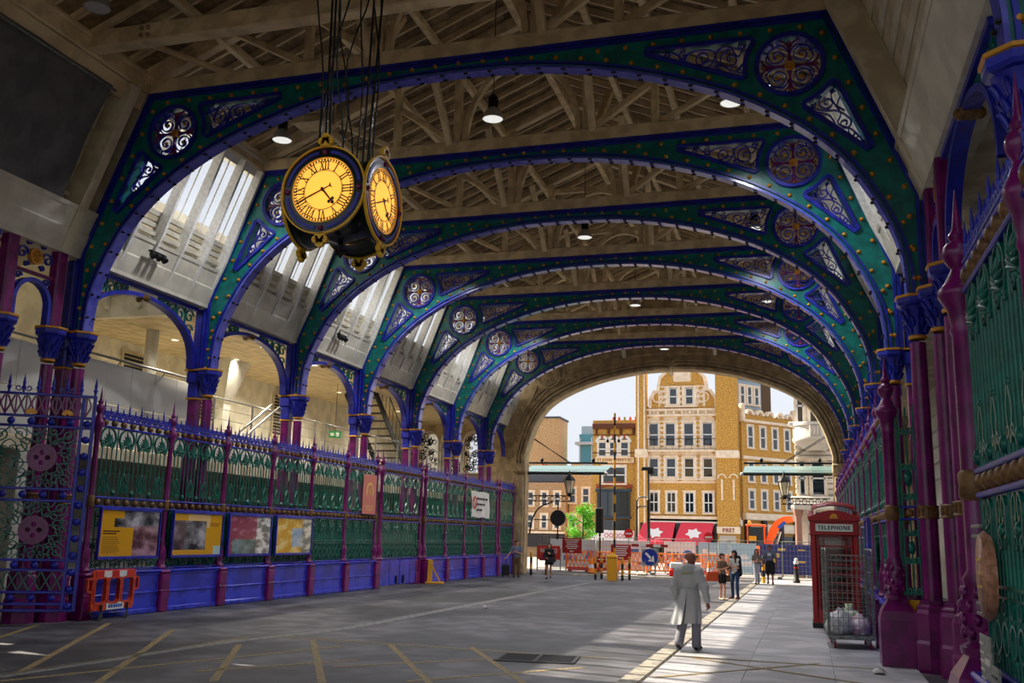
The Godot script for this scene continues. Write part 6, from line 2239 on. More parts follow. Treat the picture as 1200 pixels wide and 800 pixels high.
	m.tube([Vector3(0, 4.2, 0), Vector3(0.1, 4.45, 0), Vector3(0.45, 4.5, 0)], 0.04, 6)
	m.tube([Vector3(0, 3.7, 0), Vector3(0.1, 3.9, 0), Vector3(0.5, 3.95, 0)], 0.04, 6)
	part(t, "column", m.mesh(M.iron))
	part(t, "lamp_head", bxm(Vector3(0.45, 0.1, 0.2), M.galv, 0.03), Vector3(0.4, 4.5, 0))
	part(t, "lamp_head", bxm(Vector3(0.45, 0.1, 0.2), M.galv, 0.03), Vector3(0.45, 3.93, 0))
	t = thing("traffic_signal", "traffic signal seen from behind on a dark pole", "traffic light", Vector3(-11.9, 0, -58.5))
	m = MB.new()
	m.lathe([Vector2(0.07, 0), Vector2(0.06, 6.0)], 8)
	part(t, "pole", m.mesh(M.iron))
	part(t, "signal_head", bxm(Vector3(0.5, 1.5, 0.3), M.black, 0.06), Vector3(0, 3.0, 0.1))
	# cones
	n = 0
	for a in [[-5.15, -55.0, "beside the two women"], [-11.7, -55.2, "beneath the red notices"]]:
		t = thing("traffic_cone", "orange traffic cone with white bands %s" % a[2], "cone", Vector3(a[0], 0, a[1]))
		m = MB.new()
		m.lathe([Vector2(0.2, 0.04), Vector2(0.15, 0.3)], 12)
		m.lathe([Vector2(0.105, 0.5), Vector2(0.05, 0.85), Vector2(0.001, 0.86)], 12)
		part(t, "body", m.mesh(om))
		m = MB.new()
		m.lathe([Vector2(0.15, 0.3), Vector2(0.105, 0.5)], 12)
		part(t, "white_band", m.mesh(white))
		part(t, "base", bxm(Vector3(0.45, 0.05, 0.45), M.black, 0.01), Vector3(0, 0.025, 0))
		n += 1
	# water-filled red and white blocks, hoarding sheets
	n = 0
	for a in [[-3.6, -53.4, "beside the walking woman"], [-6.9, -54.9, "at the foot of the wire fence"], [-5.9, -55.2, "behind the woman with the brown bag"]]:
		t = thing("plastic_block", "red and white plastic road block %s" % a[2], "road block", Vector3(a[0], 0, a[1]))
		part(t, "lower_block", bxm(Vector3(0.8 if n else 0.35, 0.4, 0.35), smat(Color(0.88, 0.10, 0.10), 0.5), 0.06), Vector3(0, 0.2, 0))
		part(t, "upper_block", bxm(Vector3(0.7 if n else 0.3, 0.35, 0.3), white if n else smat(Color(0.88, 0.10, 0.10), 0.5), 0.06), Vector3(0, 0.58, 0))
		n += 1
	var hb := ["white hoarding banner with blue swoosh behind the arrow sign", "pale blue hoarding sheet behind the coated man", "pale blue hoarding sheet behind the two women", "dark blue hoarding sheet with pictures behind the walking couple", "pale hoarding sheet behind the left wire fence", "pale grey hoarding sheet behind the striped bollards"]
	var hc := [Color(0.86, 0.88, 0.9), Color(0.62, 0.78, 0.88), Color(0.66, 0.80, 0.88), Color(0.16, 0.18, 0.45), Color(0.78, 0.82, 0.86), Color(0.80, 0.82, 0.86)]
	var hp := [[-7.25, 1.85], [-5.3, 1.75], [-3.6, 1.5], [-1.2, 2.9], [-13.6, 3.2], [-10.5, 2.9]]
	for k in 6:
		t = thing("hoarding_sheet", hb[k], "hoarding", Vector3(hp[k][0], 1.0, -59.4))
		part(t, "sheet", bxm(Vector3(hp[k][1], 1.7, 0.03), smat(hc[k], 0.6), 0.006))
		rng.seed = 300 + k
		var pm := smat([Color(0.3, 0.45, 0.7), Color(0.88, 0.9, 0.92), Color(0.9, 0.92, 0.94), Color(0.8, 0.65, 0.35), Color(0.3, 0.4, 0.7), Color(0.25, 0.35, 0.65)][k], 0.6)
		for j in 5:
			var c := Vector3(rng.randf_range(-0.38, 0.38) * hp[k][1], rng.randf_range(-0.6, 0.6), 0.018)
			part(t, "printed_patch", bxm(Vector3(rng.randf_range(0.2, 0.6), rng.randf_range(0.08, 0.3), 0.006 + j * 0.001), pm), c)
		if k == 0:
			part(t, "lettering", letters("FK", 0.5, smat(Color(0.25, 0.3, 0.45), 0.6), true), Vector3(-0.45, 0.0, 0.03))
			m = MB.new()
			m.ribbon(arc(Vector2(0.45, -0.05), 0.35, 0.2, PI - 0.2, 10), [0.02, 0.06, 0.1, 0.14, 0.16, 0.16, 0.14, 0.1, 0.06, 0.03, 0.02], 0.02, 0.03)
			part(t, "swoosh", m.mesh(smat(Color(0.2, 0.4, 0.75), 0.6)))
		for e in [-1, 1]:
			part(t, "prop", bxm(Vector3(0.06, 2.0, 0.06), M.galv), Vector3(e * hp[k][1] * 0.48, 0.0, -0.08))
	# excavator
	t = thing("excavator", "orange excavator with raised arm behind the walking couple", "excavator", Vector3(-3.0, 0, -63.0))
	part(t, "body", bxm(Vector3(2.2, 0.7, 1.8), M.orange, 0.12), Vector3(-0.2, 1.35, 0))
	part(t, "undercarriage", bxm(Vector3(2.4, 0.7, 2.0), M.black, 0.2), Vector3(-0.2, 0.5, 0))
	m = MB.new()
	for x in [-0.5, 0.5]:
		for z in [-0.5, 0.5]:
			m.box(Vector3(x, 2.3, z), Vector3(0.08, 1.3, 0.08))
	m.box(Vector3(0, 2.95, 0), Vector3(1.2, 0.12, 1.2), 0.04)
	part(t, "cab_frame", m.mesh(M.orange))
	part(t, "cab_glass", bxm(Vector3(1.0, 1.0, 1.0), smat(Color(0.1, 0.13, 0.13), 0.1), 0.02), Vector3(0, 2.35, 0))
	part(t, "cab_plate", bxm(Vector3(0.45, 0.3, 0.03), M.yellow), Vector3(-0.2, 2.15, 0.55))
	m = MB.new()
	m.xf = Transform3D(Basis.IDENTITY, Vector3(0.7, 0, 0.1))
	m.ribbon(crom([Vector2(0.0, 1.5), Vector2(0.15, 2.2), Vector2(0.5, 2.9), Vector2(1.0, 3.3), Vector2(1.5, 3.35)], 5), [0.35, 0.36, 0.38, 0.4, 0.42, 0.44, 0.46, 0.48, 0.5, 0.5, 0.5, 0.5, 0.48, 0.46, 0.44, 0.42, 0.4, 0.38, 0.36, 0.34, 0.3], -0.16, 0.16)
	var arm = part(t, "boom_arm", m.mesh(M.orange))
	part(arm, "arm_label", bxm(Vector3(0.55, 0.2, 0.01), smat(Color(0.1, 0.25, 0.6), 0.5)), Vector3(1.55, 3.0, 0.27), Basis(Vector3.BACK, 0.75))
	m = MB.new()
	m.tube([Vector3(1.1, 1.5, 0.3), Vector3(1.45, 2.6, 0.3)], 0.07, 8)
	part(t, "hydraulic_ram", m.mesh(M.steel))
	m = MB.new()
	m.lathe([Vector2(0.1, 0), Vector2(0.1, 0.16), Vector2(0.06, 0.22), Vector2(0.001, 0.24)], 10)
	part(t, "beacon", m.mesh(smat(Color(1.0, 0.55, 0.05), 0.3)), Vector3(-0.4, 3.02, 0))
	# young tree: trunk, limbs and many separate leaves
	t = thing("street_tree", "small bright green leafy street tree behind the red notice", "tree", Vector3(-14.6, 0, -66.0))
	m = MB.new()
	m.tube([Vector3(0, 0, 0), Vector3(0.05, 1.4, 0), Vector3(0, 2.6, 0.05), Vector3(0.05, 4.0, 0)], [0.09, 0.07, 0.05, 0.015], 7)
	rng.seed = 5
	var tips := []
	for k in 16:
		var y := rng.randf_range(1.3, 3.8)
		var a := rng.randf() * TAU
		var l: float = rng.randf_range(0.5, 1.45) * (1.0 - 0.7 * max(0.0, (y - 2.0) / 2.2))
		var e := Vector3(cos(a) * l, y + l * 0.45, sin(a) * l)
		m.tube([Vector3(0, y, 0), Vector3(cos(a) * l * 0.5, y + l * 0.3, sin(a) * l * 0.5), e], [0.03, 0.02, 0.008], 5)
		for j in 5:
			tips.append(Vector3(0, y, 0).lerp(e, 0.35 + j * 0.17))
	tips.append(Vector3(0.05, 4.1, 0))
	part(t, "trunk", m.mesh(smat(Color(0.3, 0.24, 0.18), 0.9)))
	m = MB.new()
	for p in tips:
		for j in 26:
			var c = p + Vector3(rng.randfn(0, 0.17), rng.randfn(0, 0.16), rng.randfn(0, 0.17))
			var b := Basis.from_euler(Vector3(rng.randf() * TAU, rng.randf() * TAU, rng.randf() * TAU))
			var s := rng.randf_range(0.06, 0.11)
			m.quad(c + b * Vector3(0, -s, 0), c + b * Vector3(s * 0.6, 0, s * 0.15), c + b * Vector3(0, s, 0), c + b * Vector3(-s * 0.6, 0, s * 0.15))
	var lf := smat(Color(0.35, 0.66, 0.10), 0.6)
	lf.backlight_enabled = true
	lf.backlight = Color(0.3, 0.5, 0.05)
	lf.cull_mode = BaseMaterial3D.CULL_DISABLED
	part(t, "foliage", m.mesh(lf)).set_meta("kind", "stuff")

# ============================================================ buildings
var wcache := {}

func window_meshes(w, h, style) -> Array:
	var key := "%s_%s_%s" % [w, h, style]
	if wcache.has(key):
		return wcache[key]
	var m := MB.new()
	var fr: Array
	var stone: bool = style == "stone"
	if stone:
		m.ribbon([Vector2(-w / 2 - 0.14, -h / 2), Vector2(w / 2 + 0.14, -h / 2), Vector2(w / 2 + 0.14, h / 2 + 0.14), Vector2(-w / 2 - 0.14, h / 2 + 0.14)], 0.3, -0.02, 0.12, true)
		m.box(Vector3(0, -h / 2 - 0.16, 0.1), Vector3(w + 0.75, 0.14, 0.3), 0.03)
		for k in 3:
			for e in [-1, 1]:
				m.box(Vector3(e * (w / 2 + 0.36), -h / 2 + (k + 0.5) * h / 3, 0.03), Vector3(0.34, h / 6, 0.1), 0.02)
	else:
		m.box(Vector3(0, -h / 2 - 0.08, 0.06), Vector3(w + 0.3, 0.14, 0.2), 0.02)
		m.box(Vector3(0, h / 2 + 0.1, 0.03), Vector3(w + 0.3, 0.2, 0.1), 0.02)
		for e in [-1, 1]:
			m.box(Vector3(e * (w / 2 + 0.06), 0, 0.03), Vector3(0.12, h, 0.1))
	var sur := m.mesh(M.bath if stone else (M.brick_red if style == "brick" else M.bath))
	m = MB.new()
	m.ribbon([Vector2(-w / 2 + 0.04, -h / 2 + 0.04), Vector2(w / 2 - 0.04, -h / 2 + 0.04), Vector2(w / 2 - 0.04, h / 2 - 0.04), Vector2(-w / 2 + 0.04, h / 2 - 0.04)], 0.1, 0.0, 0.06, true)
	m.box(Vector3(0, 0, 0.03), Vector3(w, 0.09, 0.06))
	if style == "stone4":
		m.box(Vector3(0, 0, 0.03), Vector3(0.07, h, 0.06))
	var sash := m.mesh(M.sash)
	m = MB.new()
	m.quad(Vector3(-w / 2, -h / 2, 0.02), Vector3(w / 2, -h / 2, 0.02), Vector3(w / 2, h / 2, 0.02), Vector3(-w / 2, h / 2, 0.02))
	var pane := m.mesh(M.pane)
	wcache[key] = [sur, sash, pane]
	return wcache[key]

func window(parent, x, y, w, h, style = "stone", sash_on = true):
	var q := window_meshes(w, h, style)
	var o = part(parent, "window", q[0], Vector3(x, y, 0))
	if sash_on:
		part(o, "sash", q[1])
	part(o, "pane", q[2])

func build_buildings():
	M.brick = tmat(Color(0.84, 0.65, 0.32), Color(0.62, 0.45, 0.20), 0.22, 101, 0.125, 0.9, 0.0, 256, 3)
	M.brick_tan = tmat(Color(0.84, 0.71, 0.53), Color(0.66, 0.53, 0.38), 0.22, 102, 0.125, 0.9, 0.0, 256, 3)
	M.brick_red = smat(Color(0.62, 0.28, 0.18), 0.9)
	M.bath = tmat(Color(0.93, 0.86, 0.77), Color(0.88, 0.80, 0.70), 0.03, 103, 0.2, 0.85)
	M.portland = tmat(Color(0.90, 0.88, 0.85), Color(0.84, 0.82, 0.78), 0.02, 104, 0.2, 0.8)
	M.sash = smat(Color(0.88, 0.88, 0.88), 0.6)
	M.pane = smat(Color(0.10, 0.13, 0.16), 0.03)
	M.pane.metallic_specular = 0.9
	M.slate = smat(Color(0.30, 0.33, 0.38), 0.8)
	M.charcoal = smat(Color(0.16, 0.15, 0.17), 0.7)
	var pot := smat(Color(0.72, 0.30, 0.18), 0.9)
	M.canopy = smat(Color(0.50, 0.62, 0.60), 0.15)
	# ---- main gabled building
	var b = thing("gabled_building", "tall yellow brick and pale stone building with stepped gable and pink awnings", "building", Vector3(0, 0, -88.0))
	var m := MB.new()
	m.box(Vector3(-9.95, 6.9, -1.5), Vector3(8.9, 13.8, 3.0))
	part(b, "wall", m.mesh(M.brick))
	m = MB.new()
	m.extrude([Vector2(-13.3, 13.6), Vector2(-7.4, 13.6), Vector2(-7.4, 14.4), Vector2(-7.9, 15.2), Vector2(-8.2, 15.2), Vector2(-8.4, 16.4), Vector2(-9.2, 17.2), Vector2(-10.4, 18.0), Vector2(-11.6, 17.2), Vector2(-12.4, 16.4), Vector2(-12.6, 15.2), Vector2(-12.9, 15.2), Vector2(-13.3, 14.4)], -1.0, 0.02)
	part(b, "gable", m.mesh(M.brick))
	m = MB.new()
	m.ribbon([Vector2(-13.3, 13.6), Vector2(-13.3, 14.4), Vector2(-12.9, 15.2), Vector2(-12.6, 15.2), Vector2(-12.4, 16.4), Vector2(-11.6, 17.2), Vector2(-10.4, 18.0), Vector2(-9.2, 17.2), Vector2(-8.4, 16.4), Vector2(-8.2, 15.2), Vector2(-7.9, 15.2), Vector2(-7.4, 14.4), Vector2(-7.4, 13.6)], 0.28, -1.02, 0.15)
	for x in [-12.6, -8.5]:
		m.ribbon(arc(Vector2(x, 14.6), 0.45, 0, TAU, 14), 0.1, 0.0, 0.12)
	m.box(Vector3(-10.4, 16.5, 0.05), Vector3(1.6, 1.0, 0.15), 0.1)
	part(b, "gable_coping", m.mesh(M.bath))
	m = MB.new()
	for y in [13.45, 12.95]:
		m.box(Vector3(-10.4, y, 0.1), Vector3(6.6, 0.2, 0.4), 0.05)
	for k in 9:
		m.box(Vector3(-13.3 + k * 0.72, 13.2, 0.12), Vector3(0.2, 0.3, 0.3), 0.04)
	m.box(Vector3(-10.4, 9.75, 0.15), Vector3(6.9, 0.2, 0.7), 0.04)
	m.box(Vector3(-9.6, 3.75, 0.2), Vector3(8.3, 0.5, 0.6), 0.06)
	part(b, "cornices", m.mesh(M.bath))
	m = MB.new()
	for k in 12:
		m.box(Vector3(-13.5 + k * 0.56, 10.3, 0.42), Vector3(0.03, 1.0, 0.03))
	m.box(Vector3(-10.4, 10.8, 0.42), Vector3(6.6, 0.05, 0.05))
	part(b, "balcony_railing", m.mesh(M.iron))
	part(b, "stone_facing", bxm(Vector3(6.1, 6.5, 0.06), M.bath, 0.01), Vector3(-10.6, 10.15, -0.02))
	part(b, "stone_facing", bxm(Vector3(4.2, 1.9, 0.06), M.bath, 0.01), Vector3(-10.45, 14.7, 0.0))
	m = MB.new()
	for x in [-12.25, -10.65, -9.02]:
		for k in 15:
			m.box(Vector3(x, 7.2 + k * 0.42, 0.12), Vector3(0.3, 0.22, 0.06))
	for x in [-13.45, -7.65]:
		for k in 8:
			m.box(Vector3(x, 7.3 + k * 0.8, 0.03), Vector3(0.25, 0.36, 0.04))
	for x in [-12.2, -10.47, -8.75]:
		for k in 4:
			m.box(Vector3(x, 13.9 + k * 0.5, 0.05), Vector3(0.36, 0.25, 0.04))
	part(b, "brick_inlay", m.mesh(M.brick)).set_meta("kind", "stuff")
	for x in [-11.2, -9.75]:
		window(b, x, 14.65, 0.75, 1.5, "stone")
		b.get_child(b.get_child_count() - 1).position.z = 0.06
	for x in [-13.0, -11.5, -9.85, -8.2]:
		window(b, x, 11.2, 0.95, 2.1, "stone")
	for i in 4:
		window(b, [-13.0, -11.45, -9.85, -8.2][i], 8.25, 0.9, 1.7, "stone")
		window(b, [-13.0, -11.45, -9.85, -8.2][i], 5.2, 0.85, 1.75, "stone4")
	m = MB.new()
	m.box(Vector3(-6.45, 9.4, 0.15), Vector3(1.9, 18.8, 1.2))
	part(b, "corner_tower", m.mesh(M.brick))
	m = MB.new()
	m.box(Vector3(-6.45, 9.4, 0.3), Vector3(2.0, 0.7, 1.2), 0.06)
	for e in [-0.5, 0.5]:
		m.ribbon(arc(Vector2(-6.45 + e, 7.3), 0.35, 0, PI, 8), 0.12, 0.7, 0.85)
		m.box(Vector3(-6.45 + e, 6.3, 0.75), Vector3(0.16, 1.8, 0.2))
	part(b, "tower_dressing", m.mesh(M.bath))
	m = MB.new()
	m.box(Vector3(-14.05, 8.5, 0.1), Vector3(0.95, 17.0, 1.0))
	m.box(Vector3(-14.05, 17.2, 0.1), Vector3(1.06, 0.5, 1.3), 0.1)
	part(b, "chimney_stack", m.mesh(M.brick))
	m = MB.new()
	for x in [-14.3, -13.75]:
		m.box(Vector3(x, 8.5, 0.62), Vector3(0.14, 16.5, 0.08))
	m.box(Vector3(-14.05, 9.5, 0.4), Vector3(1.15, 0.8, 0.6), 0.08)
	part(b, "stack_dressing", m.mesh(M.bath))
	# shop fronts
	part(b, "fascia_board", bxm(Vector3(8.6, 0.55, 0.3), smat(Color(0.86, 0.84, 0.8), 0.6), 0.03), Vector3(-9.6, 3.5, 0.35))
	for x in [-13.9, -10.8, -7.45, -5.7]:
		part(b, "pilaster", bxm(Vector3(0.5, 3.4, 0.5), M.charcoal, 0.05), Vector3(x, 1.7, 0.4))
	part(b, "shop_window", bxm(Vector3(6.0, 2.9, 0.1), M.pane), Vector3(-10.8, 1.5, 0.2))
	part(b, "shop_shutter", bxm(Vector3(1.4, 2.4, 0.1), smat(Color(0.72, 0.68, 0.64), 0.6)), Vector3(-6.55, 1.2, 0.8))
	part(b, "shop_fascia", bxm(Vector3(2.0, 0.6, 0.2), M.bath, 0.03), Vector3(-6.45, 2.85, 0.85))
	part(b, "shop_lettering", letters("PRET", 0.34, smat(Color(0.5, 0.05, 0.12), 0.6), true), Vector3(-6.45, 2.85, 0.97))
	for k in 2:
		var x0: float = [-12.55, -9.25][k]
		m = MB.new()
		var y1 := 3.45
		var y0 := 1.75
		m.quad(Vector3(x0 - 1.75, y0, 2.0), Vector3(x0 + 1.35, y0, 2.0), Vector3(x0 + 1.5, y1, 0.55), Vector3(x0 - 1.3, y1, 0.55))
		m.quad(Vector3(x0 - 1.3, y1 - 0.04, 0.55), Vector3(x0 + 1.5, y1 - 0.04, 0.55), Vector3(x0 + 1.35, y0 - 0.04, 2.0), Vector3(x0 - 1.75, y0 - 0.04, 2.0))
		m.box(Vector3(x0 - 0.2, y0 - 0.12, 2.0), Vector3(3.1, 0.2, 0.04))
		var aw = part(b, "awning", m.mesh(smat(Color(0.86, 0.22, 0.30), 0.8)))
		m = MB.new()
		var sl := Basis(Vector3.RIGHT, -atan2(1.45, 1.7))
		m.xf = Transform3D(sl, Vector3(x0 - 0.15, 2.5, 1.42))
		var st := []
		for j in 12:
			var a = j * TAU / 12 + 0.2
			var rr: float = 0.62 if j % 2 == 0 else 0.4
			st.append(Vector2(cos(a) * rr * 1.15, sin(a) * rr))
		m.extrude(st, 0.0, 0.02)
		part(aw, "star_print", m.mesh(smat(Color(0.92, 0.9, 0.9), 0.8)))
	# ---- receding wing
	b = thing("brick_wing", "yellow brick wing receding behind the corner tower, four sash windows wide", "building", Vector3(-5.3, 0, -89.2), atan2(4.6, 3.7))
	m = MB.new()
	m.box(Vector3(3.6, 6.6, -0.6), Vector3(7.2, 13.2, 1.2))
	part(b, "wall", m.mesh(M.brick))
	m = MB.new()
	part(b, "cornice", bxm(Vector3(7.2, 0.25, 0.4), M.bath, 0.05), Vector3(3.6, 12.6, 0.1))
	part(b, "string_course", bxm(Vector3(7.2, 0.3, 0.3), M.bath, 0.05), Vector3(3.6, 9.3, 0.05))
	part(b, "shop_cornice", bxm(Vector3(7.3, 0.6, 0.5), M.bath, 0.06), Vector3(3.6, 4.1, 0.15))
	for k in 5:
		m.ribbon(arc(Vector2(1.0 + k * 1.35, 13.2), 0.4, 0, PI, 8), 0.22, -0.2, 0.2)
	for x in [0.1, 7.1]:
		m.box(Vector3(x, 13.3, 0), Vector3(0.5, 1.6, 0.5), 0.1)
	part(b, "parapet_scallops", m.mesh(M.bath))
	for k in 4:
		for y in [11.2, 8.0, 5.6]:
			window(b, 1.1 + k * 1.65, y, 0.72, 1.9 if y > 10 else 1.6, "tan")
	for k in 4:
		part(b, "pilaster", bxm(Vector3(0.45, 3.8, 0.4), M.charcoal, 0.05), Vector3(0.2 + k * 2.2, 1.9, 0.25))
	for k in 3:
		part(b, "shop_window", bxm(Vector3(1.7, 2.3, 0.1), M.pane), Vector3(1.3 + k * 2.2, 1.3, 0.1))
		part(b, "shop_sign", bxm(Vector3(1.7, 0.8, 0.12), M.bath, 0.03), Vector3(1.3 + k * 2.2, 3.1, 0.15))
	# dormer with slate roof behind the parapet
	m = MB.new()
	m.box(Vector3(2.0, 15.2, -1.6), Vector3(3.2, 2.6, 1.6))
	part(b, "dormer", m.mesh(smat(Color(0.6, 0.68, 0.76), 0.6)))
	for k in 3:
		window(b, 1.05 + k * 0.95, 15.1, 0.6, 1.6, "tan")
		b.get_child(b.get_child_count() - 1).position.z = -0.78
	m = MB.new()
	m.extrude([Vector2(0.1, 16.5), Vector2(3.9, 16.5), Vector2(3.2, 18.2), Vector2(0.8, 18.2)], -2.6, -0.6)
	part(b, "dormer_roof", m.mesh(M.slate))
	part(b, "chimney_stack", bxm(Vector3(1.6, 6.0, 1.4), smat(Color(0.36, 0.28, 0.2), 0.9)), Vector3(5.2, 16.0, -2.4))
	# ---- flat yellow brick building with the street name
	b = thing("corner_brick_building", "flat fronted yellow brick building with three arched windows and painted street name", "building", Vector3(0, 0, -88.2))
	m = MB.new()
	m.box(Vector3(-16.65, 6.3, -1.5), Vector3(4.0, 12.6, 3.0))
	part(b, "wall", m.mesh(M.brick))
	m = MB.new()
	m.box(Vector3(-16.65, 12.05, 0.1), Vector3(4.0, 0.5, 0.5), 0.05)
	for k in 4:
		m.box(Vector3(-18.3 + k * 1.15, 11.6, 0.08), Vector3(0.22, 0.5, 0.3), 0.04)
	m.box(Vector3(-16.65, 11.25, 0.03), Vector3(4.0, 0.08, 0.1))
	m.box(Vector3(-16.65, 9.6, 0.03), Vector3(4.0, 0.07, 0.1))
	part(b, "brick_cornice", m.mesh(smat(Color(0.36, 0.20, 0.13), 0.9)))
	for k in 3:
		var x := -17.75 + k * 1.03
		window(b, x, 9.95, 0.78, 1.3, "tan")
		m = MB.new()
		m.ribbon(arc(Vector2(x, 10.55), 0.52, 0, PI, 10), 0.26, 0.0, 0.12)
		part(b, "white_arch", m.mesh(smat(Color(0.86, 0.85, 0.82), 0.7)))
		part(b, "keystone", bxm(Vector3(0.2, 0.4, 0.2), M.brick_red, 0.03), Vector3(x, 11.1, 0.08))
		m = MB.new()
		m.extrude(arc(Vector2(x, 10.55), 0.4, 0, PI, 10), 0.0, 0.03)
		part(b, "arch_pane", m.mesh(M.pane))
	var pb = part(b, "street_name_panel", bxm(Vector3(3.6, 0.62, 0.06), smat(Color(0.90, 0.80, 0.60), 0.7), 0.01), Vector3(-16.6, 8.95, 0.04))
	m = MB.new()
	m.ribbon([Vector2(-1.8, -0.31), Vector2(1.8, -0.31), Vector2(1.8, 0.31), Vector2(-1.8, 0.31)], 0.06, 0.02, 0.06, true)
	part(pb, "panel_border", m.mesh(M.brick_red))
	part(pb, "lettering", letters("ST JOHN·STREET·EC", 0.265, smat(Color(0.55, 0.2, 0.12), 0.7), true), Vector3(0, 0, 0.04))
	window(b, -16.65, 7.6, 2.1, 1.5, "tan")
	m = MB.new()
	m.ribbon(arc(Vector2(-16.65, 2.2), 4.6, PI / 2 - 0.36, PI / 2 + 0.36, 12), 0.4, 0.0, 0.08)
	part(b, "brick_relieving_arch", m.mesh(M.brick_red))
	part(b, "shop_bay_window", bxm(Vector3(3.0, 2.3, 0.3), M.pane, 0.02), Vector3(-16.65, 5.0, 0.1))
	m = MB.new()
	for x in [-18.1, -17.2, -16.1, -15.2]:
		m.box(Vector3(x, 5.0, 0.3), Vector3(0.1, 2.3, 0.1))
	m.box(Vector3(-16.65, 6.2, 0.3), Vector3(3.3, 0.25, 0.3), 0.03)
	m.box(Vector3(-16.65, 3.8, 0.3), Vector3(3.3, 0.2, 0.3), 0.03)
	part(b, "bay_frame", m.mesh(smat(Color(0.12, 0.20, 0.27), 0.5)))
	part(b, "ground_floor_window", bxm(Vector3(2.9, 1.4, 0.2), M.pane, 0.02), Vector3(-16.65, 2.9, 0.12))
	part(b, "shop_fascia", bxm(Vector3(3.9, 0.9, 0.2), smat(Color(0.88, 0.84, 0.85), 0.6), 0.03), Vector3(-16.65, 2.2, 0.6))
	m = MB.new()
	for k in 5:
		m.ribbon(arc(Vector2(-17.2 + k * 0.42, 2.2), 0.17, 0, TAU, 8), 0.06, 0.7, 0.72)
	part(b, "fascia_ornament", m.mesh(smat(Color(0.7, 0.15, 0.3), 0.6)))
	for k in 5:
		m = MB.new()
		m.lathe([Vector2(0.1, 0), Vector2(0.13, 0.1), Vector2(0.1, 0.35), Vector2(0.13, 0.4)], 8)
		part(b, "chimney_pot", m.mesh(pot if k != 2 else smat(Color(0.5, 0.55, 0.35), 0.8)), Vector3(-16.9 + k * 0.52, 12.6, -1.0))
	# ---- terraces at the left
	b = thing("tan_terrace", "pale tan brick terrace with white sash windows left of the yellow building", "building", Vector3(0, 0, -95.0))
	part(b, "wall", bxm(Vector3(2.4, 8.0, 6.0), M.brick_tan), Vector3(-21.25, 4.0, -3.0))
	for x in [-22.1, -20.75]:
		for y in [6.0, 3.4]:
			window(b, x, y, 0.7, 1.4, "tan")
	part(b, "chimney_stack", bxm(Vector3(0.8, 1.6, 0.8), M.brick_tan), Vector3(-22.0, 8.4, -1))
	b = thing("shadowed_terrace", "brown brick terrace with black shopfront at the far left of the street", "building", Vector3(0, 0, -94.0))
	part(b, "wall", bxm(Vector3(4.9, 7.2, 5.0), tmat(Color(0.74, 0.62, 0.48), Color(0.58, 0.47, 0.36), 0.22, 105, 0.125, 0.9, 0.0, 256, 3)), Vector3(-25.0, 3.6, -2.5))
	part(b, "mansard_roof", bxm(Vector3(4.9, 1.2, 4.0), M.slate, 0.2), Vector3(-25.0, 7.7, -2.6))
	for x in [-26.1, -24.7, -23.4]:
		for y in [5.6, 3.4]:
			window(b, x, y, 0.6, 1.3, "tan")
	part(b, "shopfront", bxm(Vector3(4.9, 1.3, 0.3), M.charcoal, 0.03), Vector3(-25.0, 1.6, 0.2))
	part(b, "shop_cornice", bxm(Vector3(4.9, 0.2, 0.5), M.bath, 0.03), Vector3(-25.0, 2.35, 0.2))
	b = thing("brick_gable", "plain tan brick gable wall with chimney rising at far left behind the canopy", "building", Vector3(0, 0, -101.6))
	m = MB.new()
	m.box(Vector3(-27.2, 7.3, -2), Vector3(4.0, 14.6, 4))
	part(b, "wall", m.mesh(M.brick_tan))
	part(b, "coping", bxm(Vector3(4.2, 0.2, 4.2), M.slate), Vector3(-27.2, 14.6, -2))
	for k in 4:
		m = MB.new()
		m.lathe([Vector2(0.12, 0), Vector2(0.15, 0.1), Vector2(0.12, 0.6), Vector2(0.15, 0.65)], 8)
		part(b, "chimney_pot", m.mesh(pot), Vector3(-26.6 + k * 0.36, 9.0 - 0.2 * k, 1.2))
	part(b, "chimney_stack", bxm(Vector3(1.9, 9.0, 0.9), M.brick_tan), Vector3(-26.1, 4.4, 1.2))
	b = thing("glass_block", "small pale blue glass rooftop block behind the yellow building", "building", Vector3(0, 0, -104.0))
	part(b, "core", bxm(Vector3(3.0, 13.0, 3.0), smat(Color(0.30, 0.58, 0.66), 0.12)), Vector3(-22.0, 6.5, -1.5))
	for y in [9.6, 12.0]:
		part(b, "floor_edge", bxm(Vector3(4.0 if y < 10 else 3.4, 0.3, 3.6), smat(Color(0.75, 0.78, 0.8), 0.5)), Vector3(-22.2, y, -1.4))
	part(b, "parapet", bxm(Vector3(2.6, 1.0, 2.6), smat(Color(0.62, 0.72, 0.78), 0.3)), Vector3(-22.0, 13.4, -1.5))
	for k in 3:
		part(b, "mullion", bxm(Vector3(0.08, 12.5, 0.08), M.sash), Vector3(-23.4 + k * 1.3, 6.4, 0.05))
	# ---- white stone building on the right
	b = thing("stone_bank_building", "white stone building with granite columns and curved balcony on the right", "building", Vector3(0, 0, -60.5))
	m = MB.new()
	m.box(Vector3(3.2, 7.5, -4.0), Vector3(7.4, 15.0, 7.8))
	part(b, "wall", m.mesh(M.portland))
	m = MB.new()
	for y in [4.0, 4.5, 8.9]:
		m.box(Vector3(3.1, y, 0.15), Vector3(7.9, 0.25, 0.6), 0.06)
	m.box(Vector3(3.1, 4.25, 0.05), Vector3(7.6, 0.5, 0.4), 0.04)
	for k in 12:
		m.box(Vector3(3.2, 4.9 + k * 0.33, 0.0), Vector3(7.5, 0.26, 0.12), 0.03)
	part(b, "string_courses", m.mesh(M.portland))
	m = MB.new()
